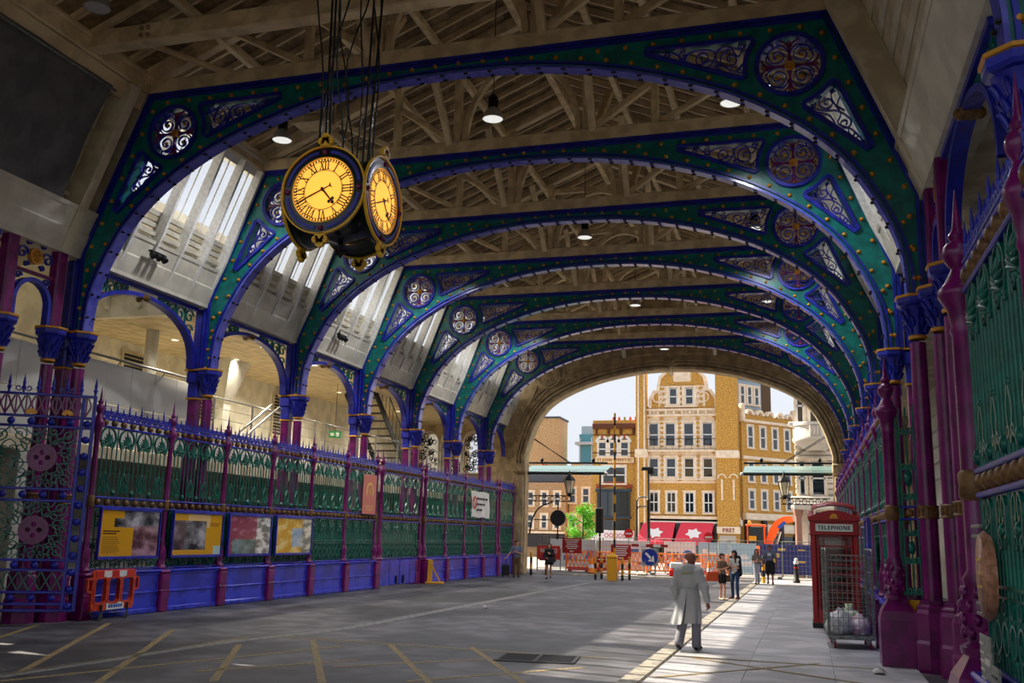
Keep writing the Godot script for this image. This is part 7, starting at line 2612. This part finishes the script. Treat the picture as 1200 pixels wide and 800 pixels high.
	m.lathe([Vector2(0.5, 7.3), Vector2(1.3, 7.8), Vector2(1.35, 8.0), Vector2(1.3, 8.1), Vector2(1.3, 8.7), Vector2(1.38, 8.75), Vector2(1.38, 8.9), Vector2(0.2, 8.9)], 24, Vector3(0.7, 0, 0.0))
	part(b, "curved_balcony", m.mesh(M.portland))
	m = MB.new()
	for k in 4:
		m.lathe([Vector2(0.05, 8.1), Vector2(0.08, 8.3), Vector2(0.04, 8.5), Vector2(0.06, 8.7)], 8, Vector3(0.4 + k * 0.2, 0, 1.33))
	part(b, "balusters", m.mesh(M.portland))
	for a in [[-0.15, 10.0, 0.45, 2.0], [0.75, 9.9, 0.8, 1.9], [0.75, 5.7, 0.8, 2.0], [-0.15, 5.7, 0.4, 2.0], [0.75, 3.0, 0.8, 1.6]]:
		window(b, a[0], a[1], a[2], a[3], "plain")
		b.get_child(b.get_child_count() - 1).position.z = 0.08
	for x in [-0.45, 0.25]:
		m = MB.new()
		m.lathe([Vector2(0.30, 0), Vector2(0.30, 0.5), Vector2(0.24, 0.55), Vector2(0.21, 0.7), Vector2(0.19, 3.4), Vector2(0.22, 3.5), Vector2(0.26, 3.65), Vector2(0.3, 3.8), Vector2(0.3, 3.9)], 14, Vector3(x, 0, 0.6))
		part(b, "granite_column", m.mesh(tmat(Color(0.72, 0.55, 0.48), Color(0.6, 0.44, 0.38), 0.08, 106, 1.5, 0.4) if x < 0 else M.portland))
	part(b, "porch_entablature", bxm(Vector3(1.8, 0.4, 1.0), M.portland, 0.05), Vector3(0.2, 4.05, 0.5))
	m = MB.new()
	m.ribbon(arc(Vector2(1.3, 2.4), 0.55, 0, PI, 12), 0.12, 0.05, 0.2)
	m.box(Vector3(0.75, 1.2, 0.12), Vector3(0.12, 2.4, 0.16))
	part(b, "door_arch", m.mesh(M.charcoal))
	# orange tiled gable and slate roof between wing and bank
	b = thing("red_gable_house", "small house with orange brick gable and slate roof beside the stone bank", "building", Vector3(0, 0, -98.0))
	m = MB.new()
	m.extrude([Vector2(-3.0, 0), Vector2(2.5, 0), Vector2(2.5, 14.6), Vector2(1.0, 15.4), Vector2(-2.0, 13.4), Vector2(-3.0, 11.8)], -4.0, 0.0)
	part(b, "gable_wall", m.mesh(smat(Color(0.74, 0.30, 0.14), 0.9)))
	m = MB.new()
	m.extrude([Vector2(-2.6, 9.0), Vector2(2.0, 9.0), Vector2(2.0, 11.0), Vector2(-2.2, 12.0)], 0.02, 0.4)
	part(b, "slate_roof", m.mesh(M.slate))
	part(b, "lower_wall", bxm(Vector3(5.0, 9.0, 0.5), M.brick), Vector3(-0.4, 4.5, 0.3))
	for y in [7.6, 4.8]:
		window(b, -1.0, y, 0.8, 1.7, "tan")
		b.get_child(b.get_child_count() - 1).position.z = 0.56
	m = MB.new()
	m.xf = Transform3D(Basis(Vector3.RIGHT, PI / 2 - 0.3), Vector3(-0.2, 16.2, 0))
	m.lathe([Vector2(0.001, 0), Vector2(0.5, 0.12), Vector2(0.55, 0.16)], 16)
	var dish := thing("satellite_dish", "round dark satellite dish against the sky beside the stone bank", "dish", Vector3(-0.4, 0, -96.5))
	part(dish, "bowl", m.mesh(smat(Color(0.2, 0.35, 0.42), 0.5)))
	part(dish, "mast", bxm(Vector3(0.08, 16.4, 0.08), M.iron), Vector3(-0.2, 8.2, -0.1))

# ============================================================ people
# A body is a field of tapered capsules joined by a smooth minimum and meshed as surface nets.
func field_mesh(mb, bones, cell, k = 0.03):
	var lo := Vector3(1e9, 1e9, 1e9)
	var hi := -lo
	for b in bones:
		var r: float = max(b[2], b[3]) + k + cell * 2.0
		lo = lo.min(b[0] - Vector3.ONE * r).min(b[1] - Vector3.ONE * r)
		hi = hi.max(b[0] + Vector3.ONE * r).max(b[1] + Vector3.ONE * r)
	var nx := int((hi.x - lo.x) / cell) + 2
	var ny := int((hi.y - lo.y) / cell) + 2
	var nz := int((hi.z - lo.z) / cell) + 2
	var f := PackedFloat32Array()
	f.resize(nx * ny * nz)
	f.fill(1.0)
	for b in bones:
		var a: Vector3 = b[0]
		var d: Vector3 = b[1] - a
		var ra: float = b[2]
		var rb: float = b[3]
		var sq: float = b[4] if b.size() > 4 else 1.0          # flattening in z
		var dl: float = max(d.length_squared(), 1e-9)
		var r: float = max(ra, rb) + k + cell * 1.6
		var m0: Vector3 = (a.min(b[1]) - Vector3.ONE * r - lo) / cell
		var m1: Vector3 = (a.max(b[1]) + Vector3.ONE * r - lo) / cell
		for iy in range(max(0, int(m0.y)), min(ny, int(m1.y) + 2)):
			for iz in range(max(0, int(m0.z)), min(nz, int(m1.z) + 2)):
				var o := (iy * nz + iz) * nx
				for ix in range(max(0, int(m0.x)), min(nx, int(m1.x) + 2)):
					var p: Vector3 = lo + Vector3(ix, iy, iz) * cell - a
					var t: float = clampf(p.dot(d) / dl, 0.0, 1.0)
					var q: Vector3 = p - d * t
					q.z /= sq
					var e: float = q.length() - lerpf(ra, rb, t)
					var g := f[o + ix]
					var h: float = maxf(k - absf(e - g), 0.0) / k
					f[o + ix] = minf(e, g) - h * h * k * 0.25
	var vi := PackedInt32Array()
	vi.resize(nx * ny * nz)
	vi.fill(-1)
	var sx := 1
	var sz := nx
	var sy := nx * nz
	for iy in ny - 1:
		for iz in nz - 1:
			for ix in nx - 1:
				var o := (iy * nz + iz) * nx + ix
				var c := [f[o], f[o + sx], f[o + sz], f[o + sx + sz], f[o + sy], f[o + sy + sx], f[o + sy + sz], f[o + sy + sx + sz]]
				var mask := 0
				for i in 8:
					if c[i] < 0.0:
						mask |= 1 << i
				if mask == 0 or mask == 255:
					continue
				var s := Vector3.ZERO
				var cnt := 0
				for e in [[0, 1], [2, 3], [4, 5], [6, 7], [0, 2], [1, 3], [4, 6], [5, 7], [0, 4], [1, 5], [2, 6], [3, 7]]:
					var u: float = c[e[0]]
					var w: float = c[e[1]]
					if (u < 0.0) != (w < 0.0):
						var t := u / (u - w)
						var pa := Vector3(e[0] & 1, e[0] >> 2, (e[0] >> 1) & 1)
						var pb := Vector3(e[1] & 1, e[1] >> 2, (e[1] >> 1) & 1)
						s += pa.lerp(pb, t)
						cnt += 1
				s /= cnt
				var gr := Vector3(c[1] + c[3] + c[5] + c[7] - c[0] - c[2] - c[4] - c[6], c[4] + c[5] + c[6] + c[7] - c[0] - c[1] - c[2] - c[3], c[2] + c[3] + c[6] + c[7] - c[0] - c[1] - c[4] - c[5])
				vi[o] = mb.vert(lo + (Vector3(ix, iy, iz) + s) * cell, gr)
	for iy in range(1, ny - 1):
		for iz in range(1, nz - 1):
			for ix in range(1, nx - 1):
				var o := (iy * nz + iz) * nx + ix
				var a := f[o] < 0.0
				for ax in 3:
					var st: int = [sx, sy, sz][ax]
					var b := f[o + st] < 0.0
					if a == b:
						continue
					var u: int = [sy, sz, sx][ax]
					var w: int = [sz, sx, sy][ax]
					var q := [vi[o], vi[o - u], vi[o - u - w], vi[o - w]]
					if q[0] < 0 or q[1] < 0 or q[2] < 0 or q[3] < 0:
						continue
					if a:
						mb.idx(q[0], q[1], q[2]); mb.idx(q[0], q[2], q[3])
					else:
						mb.idx(q[0], q[2], q[1]); mb.idx(q[0], q[3], q[2])

func hand_bones(wrist, dir, palm_n, s, curl) -> Array:
	var d: Vector3 = dir.normalized()
	var n: Vector3 = (palm_n - d * palm_n.dot(d)).normalized()
	var side := d.cross(n)
	var o := [[wrist, wrist + d * 0.09 * s, 0.026 * s, 0.036 * s]]
	o.append([wrist + d * 0.05 * s + side * 0.022 * s, wrist + d * 0.09 * s + side * 0.026 * s, 0.02 * s, 0.018 * s])
	o.append([wrist + d * 0.05 * s - side * 0.022 * s, wrist + d * 0.09 * s - side * 0.026 * s, 0.02 * s, 0.018 * s])
	for i in 4:
		var b: Vector3 = wrist + d * 0.092 * s + side * (i - 1.5) * 0.021 * s
		var l: float = [0.068, 0.078, 0.074, 0.058][i] * s
		var d1: Vector3 = (d + n * curl * 0.6).normalized()
		var d2: Vector3 = (d + n * curl * 1.8).normalized()
		o.append([b, b + d1 * l * 0.5, 0.0095 * s, 0.0088 * s])
		o.append([b + d1 * l * 0.5, b + d1 * l * 0.5 + d2 * l * 0.5, 0.0088 * s, 0.0075 * s])
	var tb: Vector3 = wrist + d * 0.035 * s + side * 0.03 * s
	var td := (d + side * 0.8 + n * 0.4).normalized()
	o.append([tb, tb + td * 0.035 * s, 0.013 * s, 0.011 * s])
	o.append([tb + td * 0.035 * s, tb + (td + d * 0.4).normalized() * 0.064 * s, 0.011 * s, 0.009 * s])
	return o

func head_bones(c, s, fw) -> Array:      # c: centre of the skull, fw: facing
	var f: Vector3 = fw.normalized()
	var r := Vector3.UP.cross(f).normalized()
	var u := Vector3.UP
	var o := [[c + u * 0.03 * s - f * 0.02 * s, c + u * 0.03 * s + f * 0.025 * s, 0.083 * s, 0.076 * s]]
	o.append([c - u * 0.02 * s + f * 0.03 * s, c - u * 0.085 * s + f * 0.055 * s, 0.062 * s, 0.036 * s])    # face, chin
	o.append([c + f * 0.085 * s + u * 0.012 * s, c + f * 0.112 * s - u * 0.026 * s, 0.010 * s, 0.014 * s])  # nose
	o.append([c + f * 0.088 * s - u * 0.056 * s + r * 0.014 * s, c + f * 0.088 * s - u * 0.056 * s - r * 0.014 * s, 0.009 * s, 0.009 * s])  # lips
	for e in [-1, 1]:
		o.append([c + r * e * 0.08 * s + u * 0.012 * s - f * 0.005 * s, c + r * e * 0.086 * s - u * 0.026 * s, 0.014 * s, 0.009 * s])     # ears
		o.append([c + f * 0.085 * s + r * e * 0.034 * s + u * 0.026 * s, c + f * 0.088 * s + r * e * 0.012 * s + u * 0.03 * s, 0.008 * s, 0.008 * s])   # brows
	return o

# pose keys (metres for a 1.75 m body, x to the person's left, z forward): hip, chest, neck, head, face, hand, elbow, knee, foot for sides l / r
func person(label, at, turn, height, P, wear):
	var s: float = height / 1.75
	var t = thing("person", label, "person", at, turn)
	var hip: Vector3 = P.get("hip", Vector3(0, 0.93, 0))
	var chest: Vector3 = P.get("chest", Vector3(0, 1.28, 0.0))
	var neck: Vector3 = P.get("neck", Vector3(0, 1.46, 0.0))
	var head: Vector3 = P.get("head", Vector3(0, 1.62, 0.02))
	var face: Vector3 = P.get("face", Vector3(0, 0, 1))
	var sw: float = P.get("shoulder", 0.185)
	var J := {}
	for e in [["l", 1.0], ["r", -1.0]]:
		var q: float = e[1]
		J["sh" + e[0]] = chest + Vector3(q * sw, 0.11, 0)
		J["el" + e[0]] = P.get("el" + e[0], Vector3(q * 0.25, 1.10, -0.02))
		J["ha" + e[0]] = P.get("ha" + e[0], Vector3(q * 0.27, 0.84, 0.05))
		J["hp" + e[0]] = hip + Vector3(q * 0.09, -0.02, 0)
		J["kn" + e[0]] = P.get("kn" + e[0], Vector3(q * 0.10, 0.50, 0.02))
		J["fo" + e[0]] = P.get("fo" + e[0], Vector3(q * 0.11, 0.07, -0.01))
		J["toe" + e[0]] = P.get("toe" + e[0], J["fo" + e[0]] + Vector3(q * 0.02, -0.035, 0.15))
	for k in J:
		J[k] *= s
	hip *= s; chest *= s; neck *= s; head *= s
	var cell: float = P.get("cell", 0.02)
	var fem: float = P.get("slim", 1.0)
	# skin: one continuous body with head and hands
	var mb := MB.new()
	var body := [[hip, chest, 0.125 * s * fem, 0.13 * s * fem, 0.75], [chest, chest + Vector3(0, 0.12 * s, 0), 0.13 * s * fem, 0.09 * s, 0.75], [neck - Vector3(0, 0.06 * s, 0), head - Vector3(0, 0.05 * s, 0), 0.058 * s, 0.052 * s]]
	for e in ["l", "r"]:
		body.append([J["sh" + e], J["el" + e], 0.05 * s * fem, 0.038 * s * fem])
		body.append([J["el" + e], J["ha" + e], 0.038 * s * fem, 0.024 * s])
		body.append([chest + Vector3(0, 0.08 * s, 0), J["sh" + e], 0.07 * s, 0.058 * s * fem])
		body.append([J["hp" + e], J["kn" + e], 0.088 * s * fem, 0.055 * s * fem])
		body.append([J["kn" + e], J["fo" + e], 0.054 * s * fem, 0.034 * s])
		body.append([J["fo" + e] - Vector3(0, 0.02 * s, 0.03 * s), J["toe" + e], 0.036 * s, 0.028 * s])
	field_mesh(mb, body, cell, 0.04 * s)
	field_mesh(mb, head_bones(head, s, face), min(cell * 0.5, 0.008), 0.02 * s)
	for e in [["l", 1.0], ["r", -1.0]]:
		var d: Vector3 = J["ha" + e[0]] - J["el" + e[0]]
		field_mesh(mb, hand_bones(J["ha" + e[0]], d, P.get("palm", Vector3(-e[1], 0, 0.3)), s, P.get("curl", 0.6)), 0.006, 0.008)
	var bm := part(t, "body", mb.mesh(wear.get("skin", M.skin)))
	# clothes
	var cloth := func(called, bones, mt, kk = 0.04, cc = 1.0):
		var q := MB.new()
		field_mesh(q, bones, cell * cc, kk * s)
		part(t, called, q.mesh(mt))
	if wear.has("top"):
		var ease: float = wear.get("ease", 0.018) * s
		var arm: float = wear.get("sleeve", 1.0)      # 0 none, 0.5 short, 1 long
		var tb := [[hip + Vector3(0, wear.get("hem", 0.0) * s, 0), chest, 0.125 * s * fem + ease, 0.13 * s * fem + ease, 0.78], [chest, chest + Vector3(0, 0.12 * s, 0), 0.13 * s * fem + ease, 0.085 * s + ease, 0.78]]
		for e in ["l", "r"]:
			tb.append([chest + Vector3(0, 0.08 * s, 0), J["sh" + e], 0.07 * s + ease, 0.058 * s * fem + ease])
			if arm > 0.0:
				var end: Vector3 = J["sh" + e].lerp(J["el" + e], min(1.0, arm * 2.0 * 0.62))
				tb.append([J["sh" + e], end, 0.052 * s * fem + ease, 0.046 * s * fem + ease])
			if arm > 0.9:
				tb.append([J["sh" + e].lerp(J["el" + e], 0.6), J["el" + e], 0.046 * s * fem + ease, 0.042 * s * fem + ease])
				tb.append([J["el" + e], J["el" + e].lerp(J["ha" + e], 0.93), 0.042 * s * fem + ease, 0.034 * s + ease])
		cloth.call(wear.get("top_name", "top"), tb, wear.top)
	if wear.has("bottom"):
		var ease: float = wear.get("leg_ease", 0.014) * s
		var lg: float = wear.get("leg", 1.0)
		var bb := [[hip + Vector3(0, 0.1 * s, 0), hip - Vector3(0, 0.02 * s, 0), 0.12 * s * fem + ease, 0.128 * s * fem + ease, 0.8]]
		for e in ["l", "r"]:
			var end: Vector3 = J["hp" + e].lerp(J["kn" + e], min(1.0, lg * 2.0))
			bb.append([J["hp" + e], end, 0.088 * s * fem + ease, (0.055 if lg >= 0.5 else 0.075) * s * fem + ease])
			if lg > 0.5:
				bb.append([J["kn" + e], J["kn" + e].lerp(J["fo" + e], (lg - 0.5) * 2.0), 0.055 * s * fem + ease, wear.get("cuff", 0.04) * s + ease])
		cloth.call(wear.get("bottom_name", "trousers"), bb, wear.bottom, 0.02)
	if wear.has("shoe"):
		for e in ["l", "r"]:
			cloth.call("shoe", [[J["fo" + e] - Vector3(0, 0.022 * s, 0.035 * s), J["toe" + e] + Vector3(0, 0.004, 0.01), 0.044 * s, 0.036 * s], [J["fo" + e] + Vector3(0, 0.02 * s, -0.02 * s), J["fo" + e] - Vector3(0, 0.03 * s, 0.02 * s), 0.042 * s, 0.044 * s]], wear.shoe, 0.02, 0.7)
	if wear.has("hair"):
		var f: Vector3 = face.normalized()
		var r := Vector3.UP.cross(f).normalized()
		var hl: float = wear.get("hair_len", 0.0)
		var hb := [[head + Vector3(0, 0.045, 0) * s - f * 0.035 * s, head + Vector3(0, 0.055, 0) * s + f * 0.02 * s, 0.088 * s, 0.076 * s]]
		if hl > 0.0:
			for q in [-1, 0, 1]:
				hb.append([head - f * 0.05 * s + r * q * 0.055 * s, head - f * (0.06 if q == 0 else 0.0) * s + r * q * 0.085 * s - Vector3(0, hl, 0) * s, 0.065 * s, 0.035 * s])
		else:
			hb.append([head - f * 0.05 * s, head - f * 0.045 * s - Vector3(0, 0.05 * s, 0), 0.065 * s, 0.05 * s])
		cloth.call("hair", hb, wear.hair, 0.03, 0.6)
	return t

func build_people():
	var dk := smat(Color(0.06, 0.045, 0.04), 0.7)
	var brown := smat(Color(0.20, 0.10, 0.06), 0.6)
	var brown2 := smat(Color(0.16, 0.07, 0.05), 0.6)
	var grey := smat(Color(0.46, 0.47, 0.50), 0.85)
	var coat := smat(Color(0.70, 0.71, 0.72), 0.85)
	var slacks := smat(Color(0.52, 0.52, 0.56), 0.85)
	# man walking away in the long pale coat (forward = away from the viewer)
	var P := {"cell": 0.015, "hip": Vector3(0, 0.94, 0), "chest": Vector3(0, 1.29, 0.02), "head": Vector3(-0.02, 1.625, 0.05), "neck": Vector3(0, 1.46, 0.03), "face": Vector3(-0.75, 0, 0.66),
		"ell": Vector3(0.27, 1.10, -0.04), "hal": Vector3(0.24, 0.88, 0.10), "elr": Vector3(-0.30, 1.11, -0.06), "har": Vector3(-0.33, 0.86, 0.02),
		"knl": Vector3(0.11, 0.50, -0.04), "fol": Vector3(0.13, 0.13, -0.26), "toel": Vector3(0.14, 0.045, -0.16), "knr": Vector3(-0.10, 0.51, 0.10), "for": Vector3(-0.10, 0.075, 0.10), "toer": Vector3(-0.13, 0.035, 0.25)}
	var t = person("bald man in long pale grey coat walking away on the pavement", Vector3(-2.09, 0.045, -18.4), PI - 0.15, 1.74, P, {"bottom": slacks, "leg": 0.98, "leg_ease": 0.03, "cuff": 0.055, "shoe": dk, "skin": smat(Color(0.58, 0.36, 0.29), 0.5)})
	var q := MB.new()
	var cb := [[Vector3(0, 1.30, 0.02), Vector3(0, 1.41, 0.02), 0.16, 0.105, 0.8], [Vector3(0, 1.30, 0.02), Vector3(0, 0.98, 0.0), 0.16, 0.165, 0.85]]
	for e in [-1, 1]:
		cb.append([Vector3(e * 0.05, 1.37, 0.02), Vector3(e * 0.185, 1.38, 0.0), 0.085, 0.08])
	cb.append([Vector3(0.185, 1.38, 0.0), Vector3(0.27, 1.10, -0.04), 0.078, 0.068]); cb.append([Vector3(0.27, 1.10, -0.04), Vector3(0.245, 0.90, 0.09), 0.068, 0.058])
	cb.append([Vector3(-0.185, 1.38, 0.0), Vector3(-0.30, 1.11, -0.06), 0.078, 0.068]); cb.append([Vector3(-0.30, 1.11, -0.06), Vector3(-0.328, 0.89, 0.01), 0.068, 0.058])
	cb.append([Vector3(-0.05, 1.46, -0.02), Vector3(0.05, 1.46, -0.02), 0.06, 0.06])
	field_mesh(q, cb, 0.014, 0.05)
	# skirt of the coat: a loft with hanging folds, blown a little to one side, open at the back vent
	var rings := []
	for i in 15:
		var f := i / 14.0
		var row := []
		for k in 49:
			var th := -PI / 2 + 0.10 * f + (TAU - 0.20 * f) * k / 48.0
			var fold := 1.0 + 0.075 * f * sin(th * 8.0 + f * 1.4) + 0.03 * f * sin(th * 3.0 + 1.0)
			var rx := lerpf(0.175, 0.275, pow(f, 0.8)) * fold
			var rz := lerpf(0.145, 0.225, pow(f, 0.8)) * fold
			row.append(Vector3(cos(th) * rx + 0.05 * f * f, lerpf(1.08, 0.47, f) + 0.02 * f * sin(th * 2.0), sin(th) * rz - 0.04 * f))
		rings.append(row)
	for i in 14:
		for k in 48:
			q.quad(rings[i + 1][k], rings[i][k], rings[i][k + 1], rings[i + 1][k + 1])
	part(t, "coat", q.mesh(coat))
	q = MB.new()
	q.ribbon(arc(Vector2(0, 0), 0.09, 0, TAU, 14), 0.05, 0, 0.004)
	part(t, "coat_print", bxm(Vector3(0.2, 0.05, 0.01), smat(Color(0.55, 0.56, 0.42), 0.85), 0.003), Vector3(0, 1.36, -0.13), Basis(Vector3.RIGHT, 0.5))
	# two women standing by the kerb, looking at a phone
	var tan_ := smat(Color(0.46, 0.37, 0.29), 0.85)
	t = person("woman in brown top and black shorts holding an orange handbag by the kerb", Vector3(-2.83, 0.0, -34.9), 0.9, 1.56, {"slim": 0.86, "shoulder": 0.155, "face": Vector3(0.35, -0.2, 1), "elr": Vector3(-0.24, 1.12, 0.02), "har": Vector3(-0.12, 1.18, 0.2), "ell": Vector3(0.23, 1.1, 0.04), "hal": Vector3(0.1, 1.12, 0.25), "palm": Vector3(0, 1, 0)}, {"top": tan_, "sleeve": 0.5, "ease": 0.022, "bottom": dk, "leg": 0.28, "bottom_name": "shorts", "leg_ease": 0.02, "shoe": smat(Color(0.75, 0.7, 0.62), 0.7), "hair": brown2})
	var bagm := smat(Color(0.75, 0.27, 0.08), 0.5)
	handbag(Vector3(-3.12, 0.62, -34.85), 0.5, bagm, "orange leather handbag hanging from the woman in shorts")
	t = person("woman in white top and blue jeans looking down at her phone by the kerb", Vector3(-2.42, 0.045, -35.1), -0.5, 1.63, {"slim": 0.88, "shoulder": 0.155, "face": Vector3(-0.25, -0.45, 1), "head": Vector3(0, 1.61, 0.05), "elr": Vector3(-0.23, 1.1, 0.06), "har": Vector3(-0.06, 1.16, 0.24), "ell": Vector3(0.23, 1.1, 0.06), "hal": Vector3(0.06, 1.16, 0.24), "palm": Vector3(0, 1, 0)}, {"top": smat(Color(0.74, 0.72, 0.70), 0.85), "sleeve": 0.5, "ease": 0.022, "bottom": smat(Color(0.10, 0.22, 0.36), 0.85), "bottom_name": "jeans", "shoe": smat(Color(0.45, 0.05, 0.08), 0.6), "hair": dk, "hair_len": 0.3})
	q = MB.new()
	field_mesh(q, [[Vector3(0.12, 1.36, -0.04), Vector3(0.15, 0.85, -0.05), 0.10, 0.11, 0.8], [Vector3(-0.12, 1.36, -0.04), Vector3(-0.15, 0.85, -0.05), 0.10, 0.11, 0.8], [Vector3(0.16, 1.28, 0), Vector3(0.22, 1.03, 0.04), 0.065, 0.06], [Vector3(-0.16, 1.28, 0), Vector3(-0.22, 1.03, 0.04), 0.065, 0.06]], 0.02, 0.04)
	part(t, "cardigan", q.mesh(smat(Color(0.07, 0.07, 0.14), 0.85)))
	lone("mobile_phone", bxm(Vector3(0.075, 0.15, 0.01), M.black, 0.004), "dark mobile phone held by the woman in jeans", "phone", Vector3(-2.56, 1.11, -34.86), Basis(Vector3.UP, -0.5) * Basis(Vector3.RIGHT, -0.7))
	handbag(Vector3(-2.68, 0.6, -35.25), 0.36, smat(Color(0.42, 0.29, 0.16), 0.6), "brown shoulder bag hanging between the two women")
	# the couple walking towards us
	person("woman in grey top and pale trousers walking in from the street", Vector3(-2.26, 0.045, -47.2), 0.05, 1.60, {"slim": 0.86, "shoulder": 0.155, "face": Vector3(0, -0.25, 1), "elr": Vector3(-0.23, 1.1, 0.04), "har": Vector3(-0.08, 1.12, 0.22), "ell": Vector3(0.24, 1.1, 0.05), "hal": Vector3(0.1, 1.2, 0.2), "knr": Vector3(-0.07, 0.5, 0.1), "for": Vector3(-0.06, 0.09, 0.16), "knl": Vector3(0.07, 0.49, 0.0), "fol": Vector3(0.07, 0.14, -0.2), "toel": Vector3(0.08, 0.05, -0.08)}, {"top": smat(Color(0.42, 0.40, 0.38), 0.85), "sleeve": 0.5, "bottom": smat(Color(0.62, 0.62, 0.66), 0.85), "leg_ease": 0.02, "shoe": brown, "hair": brown, "hair_len": 0.3})
	t = person("man in grey t-shirt and black shorts walking in from the street", Vector3(-1.68, 0.045, -47.7), 0.0, 1.79, {"face": Vector3(0.1, 0, 1), "elr": Vector3(-0.28, 1.12, -0.03), "har": Vector3(-0.33, 0.9, 0.05), "ell": Vector3(0.27, 1.1, -0.02), "hal": Vector3(0.29, 0.84, 0.06), "knl": Vector3(0.1, 0.5, 0.1), "fol": Vector3(0.1, 0.075, 0.1), "for": Vector3(-0.11, 0.1, -0.12)}, {"top": smat(Color(0.36, 0.38, 0.44), 0.85), "sleeve": 0.5, "ease": 0.026, "bottom": smat(Color(0.04, 0.04, 0.05), 0.85), "leg": 0.46, "bottom_name": "shorts", "leg_ease": 0.035, "shoe": smat(Color(0.35, 0.12, 0.10), 0.7), "hair": dk, "skin": smat(Color(0.50, 0.31, 0.22), 0.55)})
	part(t, "shirt_print", bxm(Vector3(0.16, 0.12, 0.004), smat(Color(0.72, 0.74, 0.78), 0.8)), Vector3(-0.02, 1.36, 0.150))
	# woman in black on the left
	t = person("woman in black jacket and skirt carrying a bag, walking at the left pier", Vector3(-11.9, 0.0, -46.4), 0.12, 1.68, {"slim": 0.9, "shoulder": 0.16, "face": Vector3(0, -0.3, 1), "elr": Vector3(-0.25, 1.12, 0.0), "har": Vector3(-0.12, 1.02, 0.2), "ell": Vector3(0.24, 1.12, 0.02), "hal": Vector3(0.08, 1.22, 0.2), "knr": Vector3(-0.08, 0.5, 0.08), "knl": Vector3(0.07, 0.5, 0.0), "fol": Vector3(0.06, 0.12, -0.16), "toel": Vector3(0.06, 0.05, -0.04)}, {"top": smat(Color(0.05, 0.03, 0.06), 0.8), "top_name": "jacket", "ease": 0.024, "hem": -0.05, "shoe": smat(Color(0.12, 0.1, 0.18), 0.6), "hair": smat(Color(0.20, 0.07, 0.12), 0.6), "hair_len": 0.24})
	q = MB.new()
	q.lathe([Vector2(0.23, 0.66), Vector2(0.19, 0.82), Vector2(0.155, 0.97), Vector2(0.14, 1.0)], 20)
	part(t, "skirt", q.mesh(smat(Color(0.03, 0.03, 0.04), 0.85)))
	handbag(Vector3(-11.72, 0.78, -46.2), 0.36, smat(Color(0.06, 0.06, 0.10), 0.5), "black handbag carried by the woman in the skirt")
	handbag(Vector3(-12.22, 0.85, -46.35), 0.3, smat(Color(0.5, 0.03, 0.16), 0.6), "crimson bag under the arm of the woman in black")
	# man with the suitcase
	person("man in grey t-shirt and brown trousers holding a suitcase by the railing", Vector3(-13.6, 0.0, -46.6), 0.25, 1.76, {"face": Vector3(0.9, 0, 0.5), "elr": Vector3(-0.30, 1.15, 0.0), "har": Vector3(-0.50, 0.92, 0.05), "ell": Vector3(0.24, 1.12, 0.06), "hal": Vector3(-0.02, 1.2, 0.2), "palm": Vector3(0, -1, 0.2)}, {"top": smat(Color(0.42, 0.45, 0.54), 0.85), "sleeve": 0.5, "ease": 0.026, "bottom": smat(Color(0.38, 0.28, 0.17), 0.85), "leg_ease": 0.022, "shoe": brown, "hair": dk})
	t = thing("suitcase", "small black wheeled suitcase with raised handle beside the man", "suitcase", Vector3(-14.12, 0, -46.55), 0.2)
	part(t, "case", bxm(Vector3(0.38, 0.52, 0.24), M.black, 0.04), Vector3(0, 0.34, 0))
	q = MB.new()
	q.tube([Vector3(-0.12, 0.6, -0.08), Vector3(-0.12, 0.95, -0.08), Vector3(0.12, 0.95, -0.08), Vector3(0.12, 0.6, -0.08)], 0.012, 6)
	part(t, "handle", q.mesh(M.steel))
	for e in [-0.14, 0.14]:
		q = MB.new()
		q.xf = Transform3D(Basis(Vector3.BACK, PI / 2), Vector3(e, 0.04, -0.08))
		q.lathe([Vector2(0.005, -0.02), Vector2(0.04, -0.02), Vector2(0.04, 0.02), Vector2(0.005, 0.02)], 10)
		part(t, "wheel", q.mesh(M.black))

func handbag(at, w, mt, label):
	var t = thing("handbag", label, "bag", at, 0.3)
	var m := MB.new()
	m.extrude([Vector2(-w * 0.5, 0), Vector2(w * 0.5, 0), Vector2(w * 0.55, w * 0.25), Vector2(w * 0.4, w * 0.62), Vector2(-w * 0.4, w * 0.62), Vector2(-w * 0.55, w * 0.25)], -w * 0.16, w * 0.16)
	part(t, "body", m.mesh(mt))
	m = MB.new()
	m.tube([Vector3(-w * 0.3, w * 0.6, 0), Vector3(-w * 0.22, w * 1.0, 0), Vector3(w * 0.22, w * 1.0, 0), Vector3(w * 0.3, w * 0.6, 0)], 0.012, 6)
	part(t, "strap", m.mesh(mt))
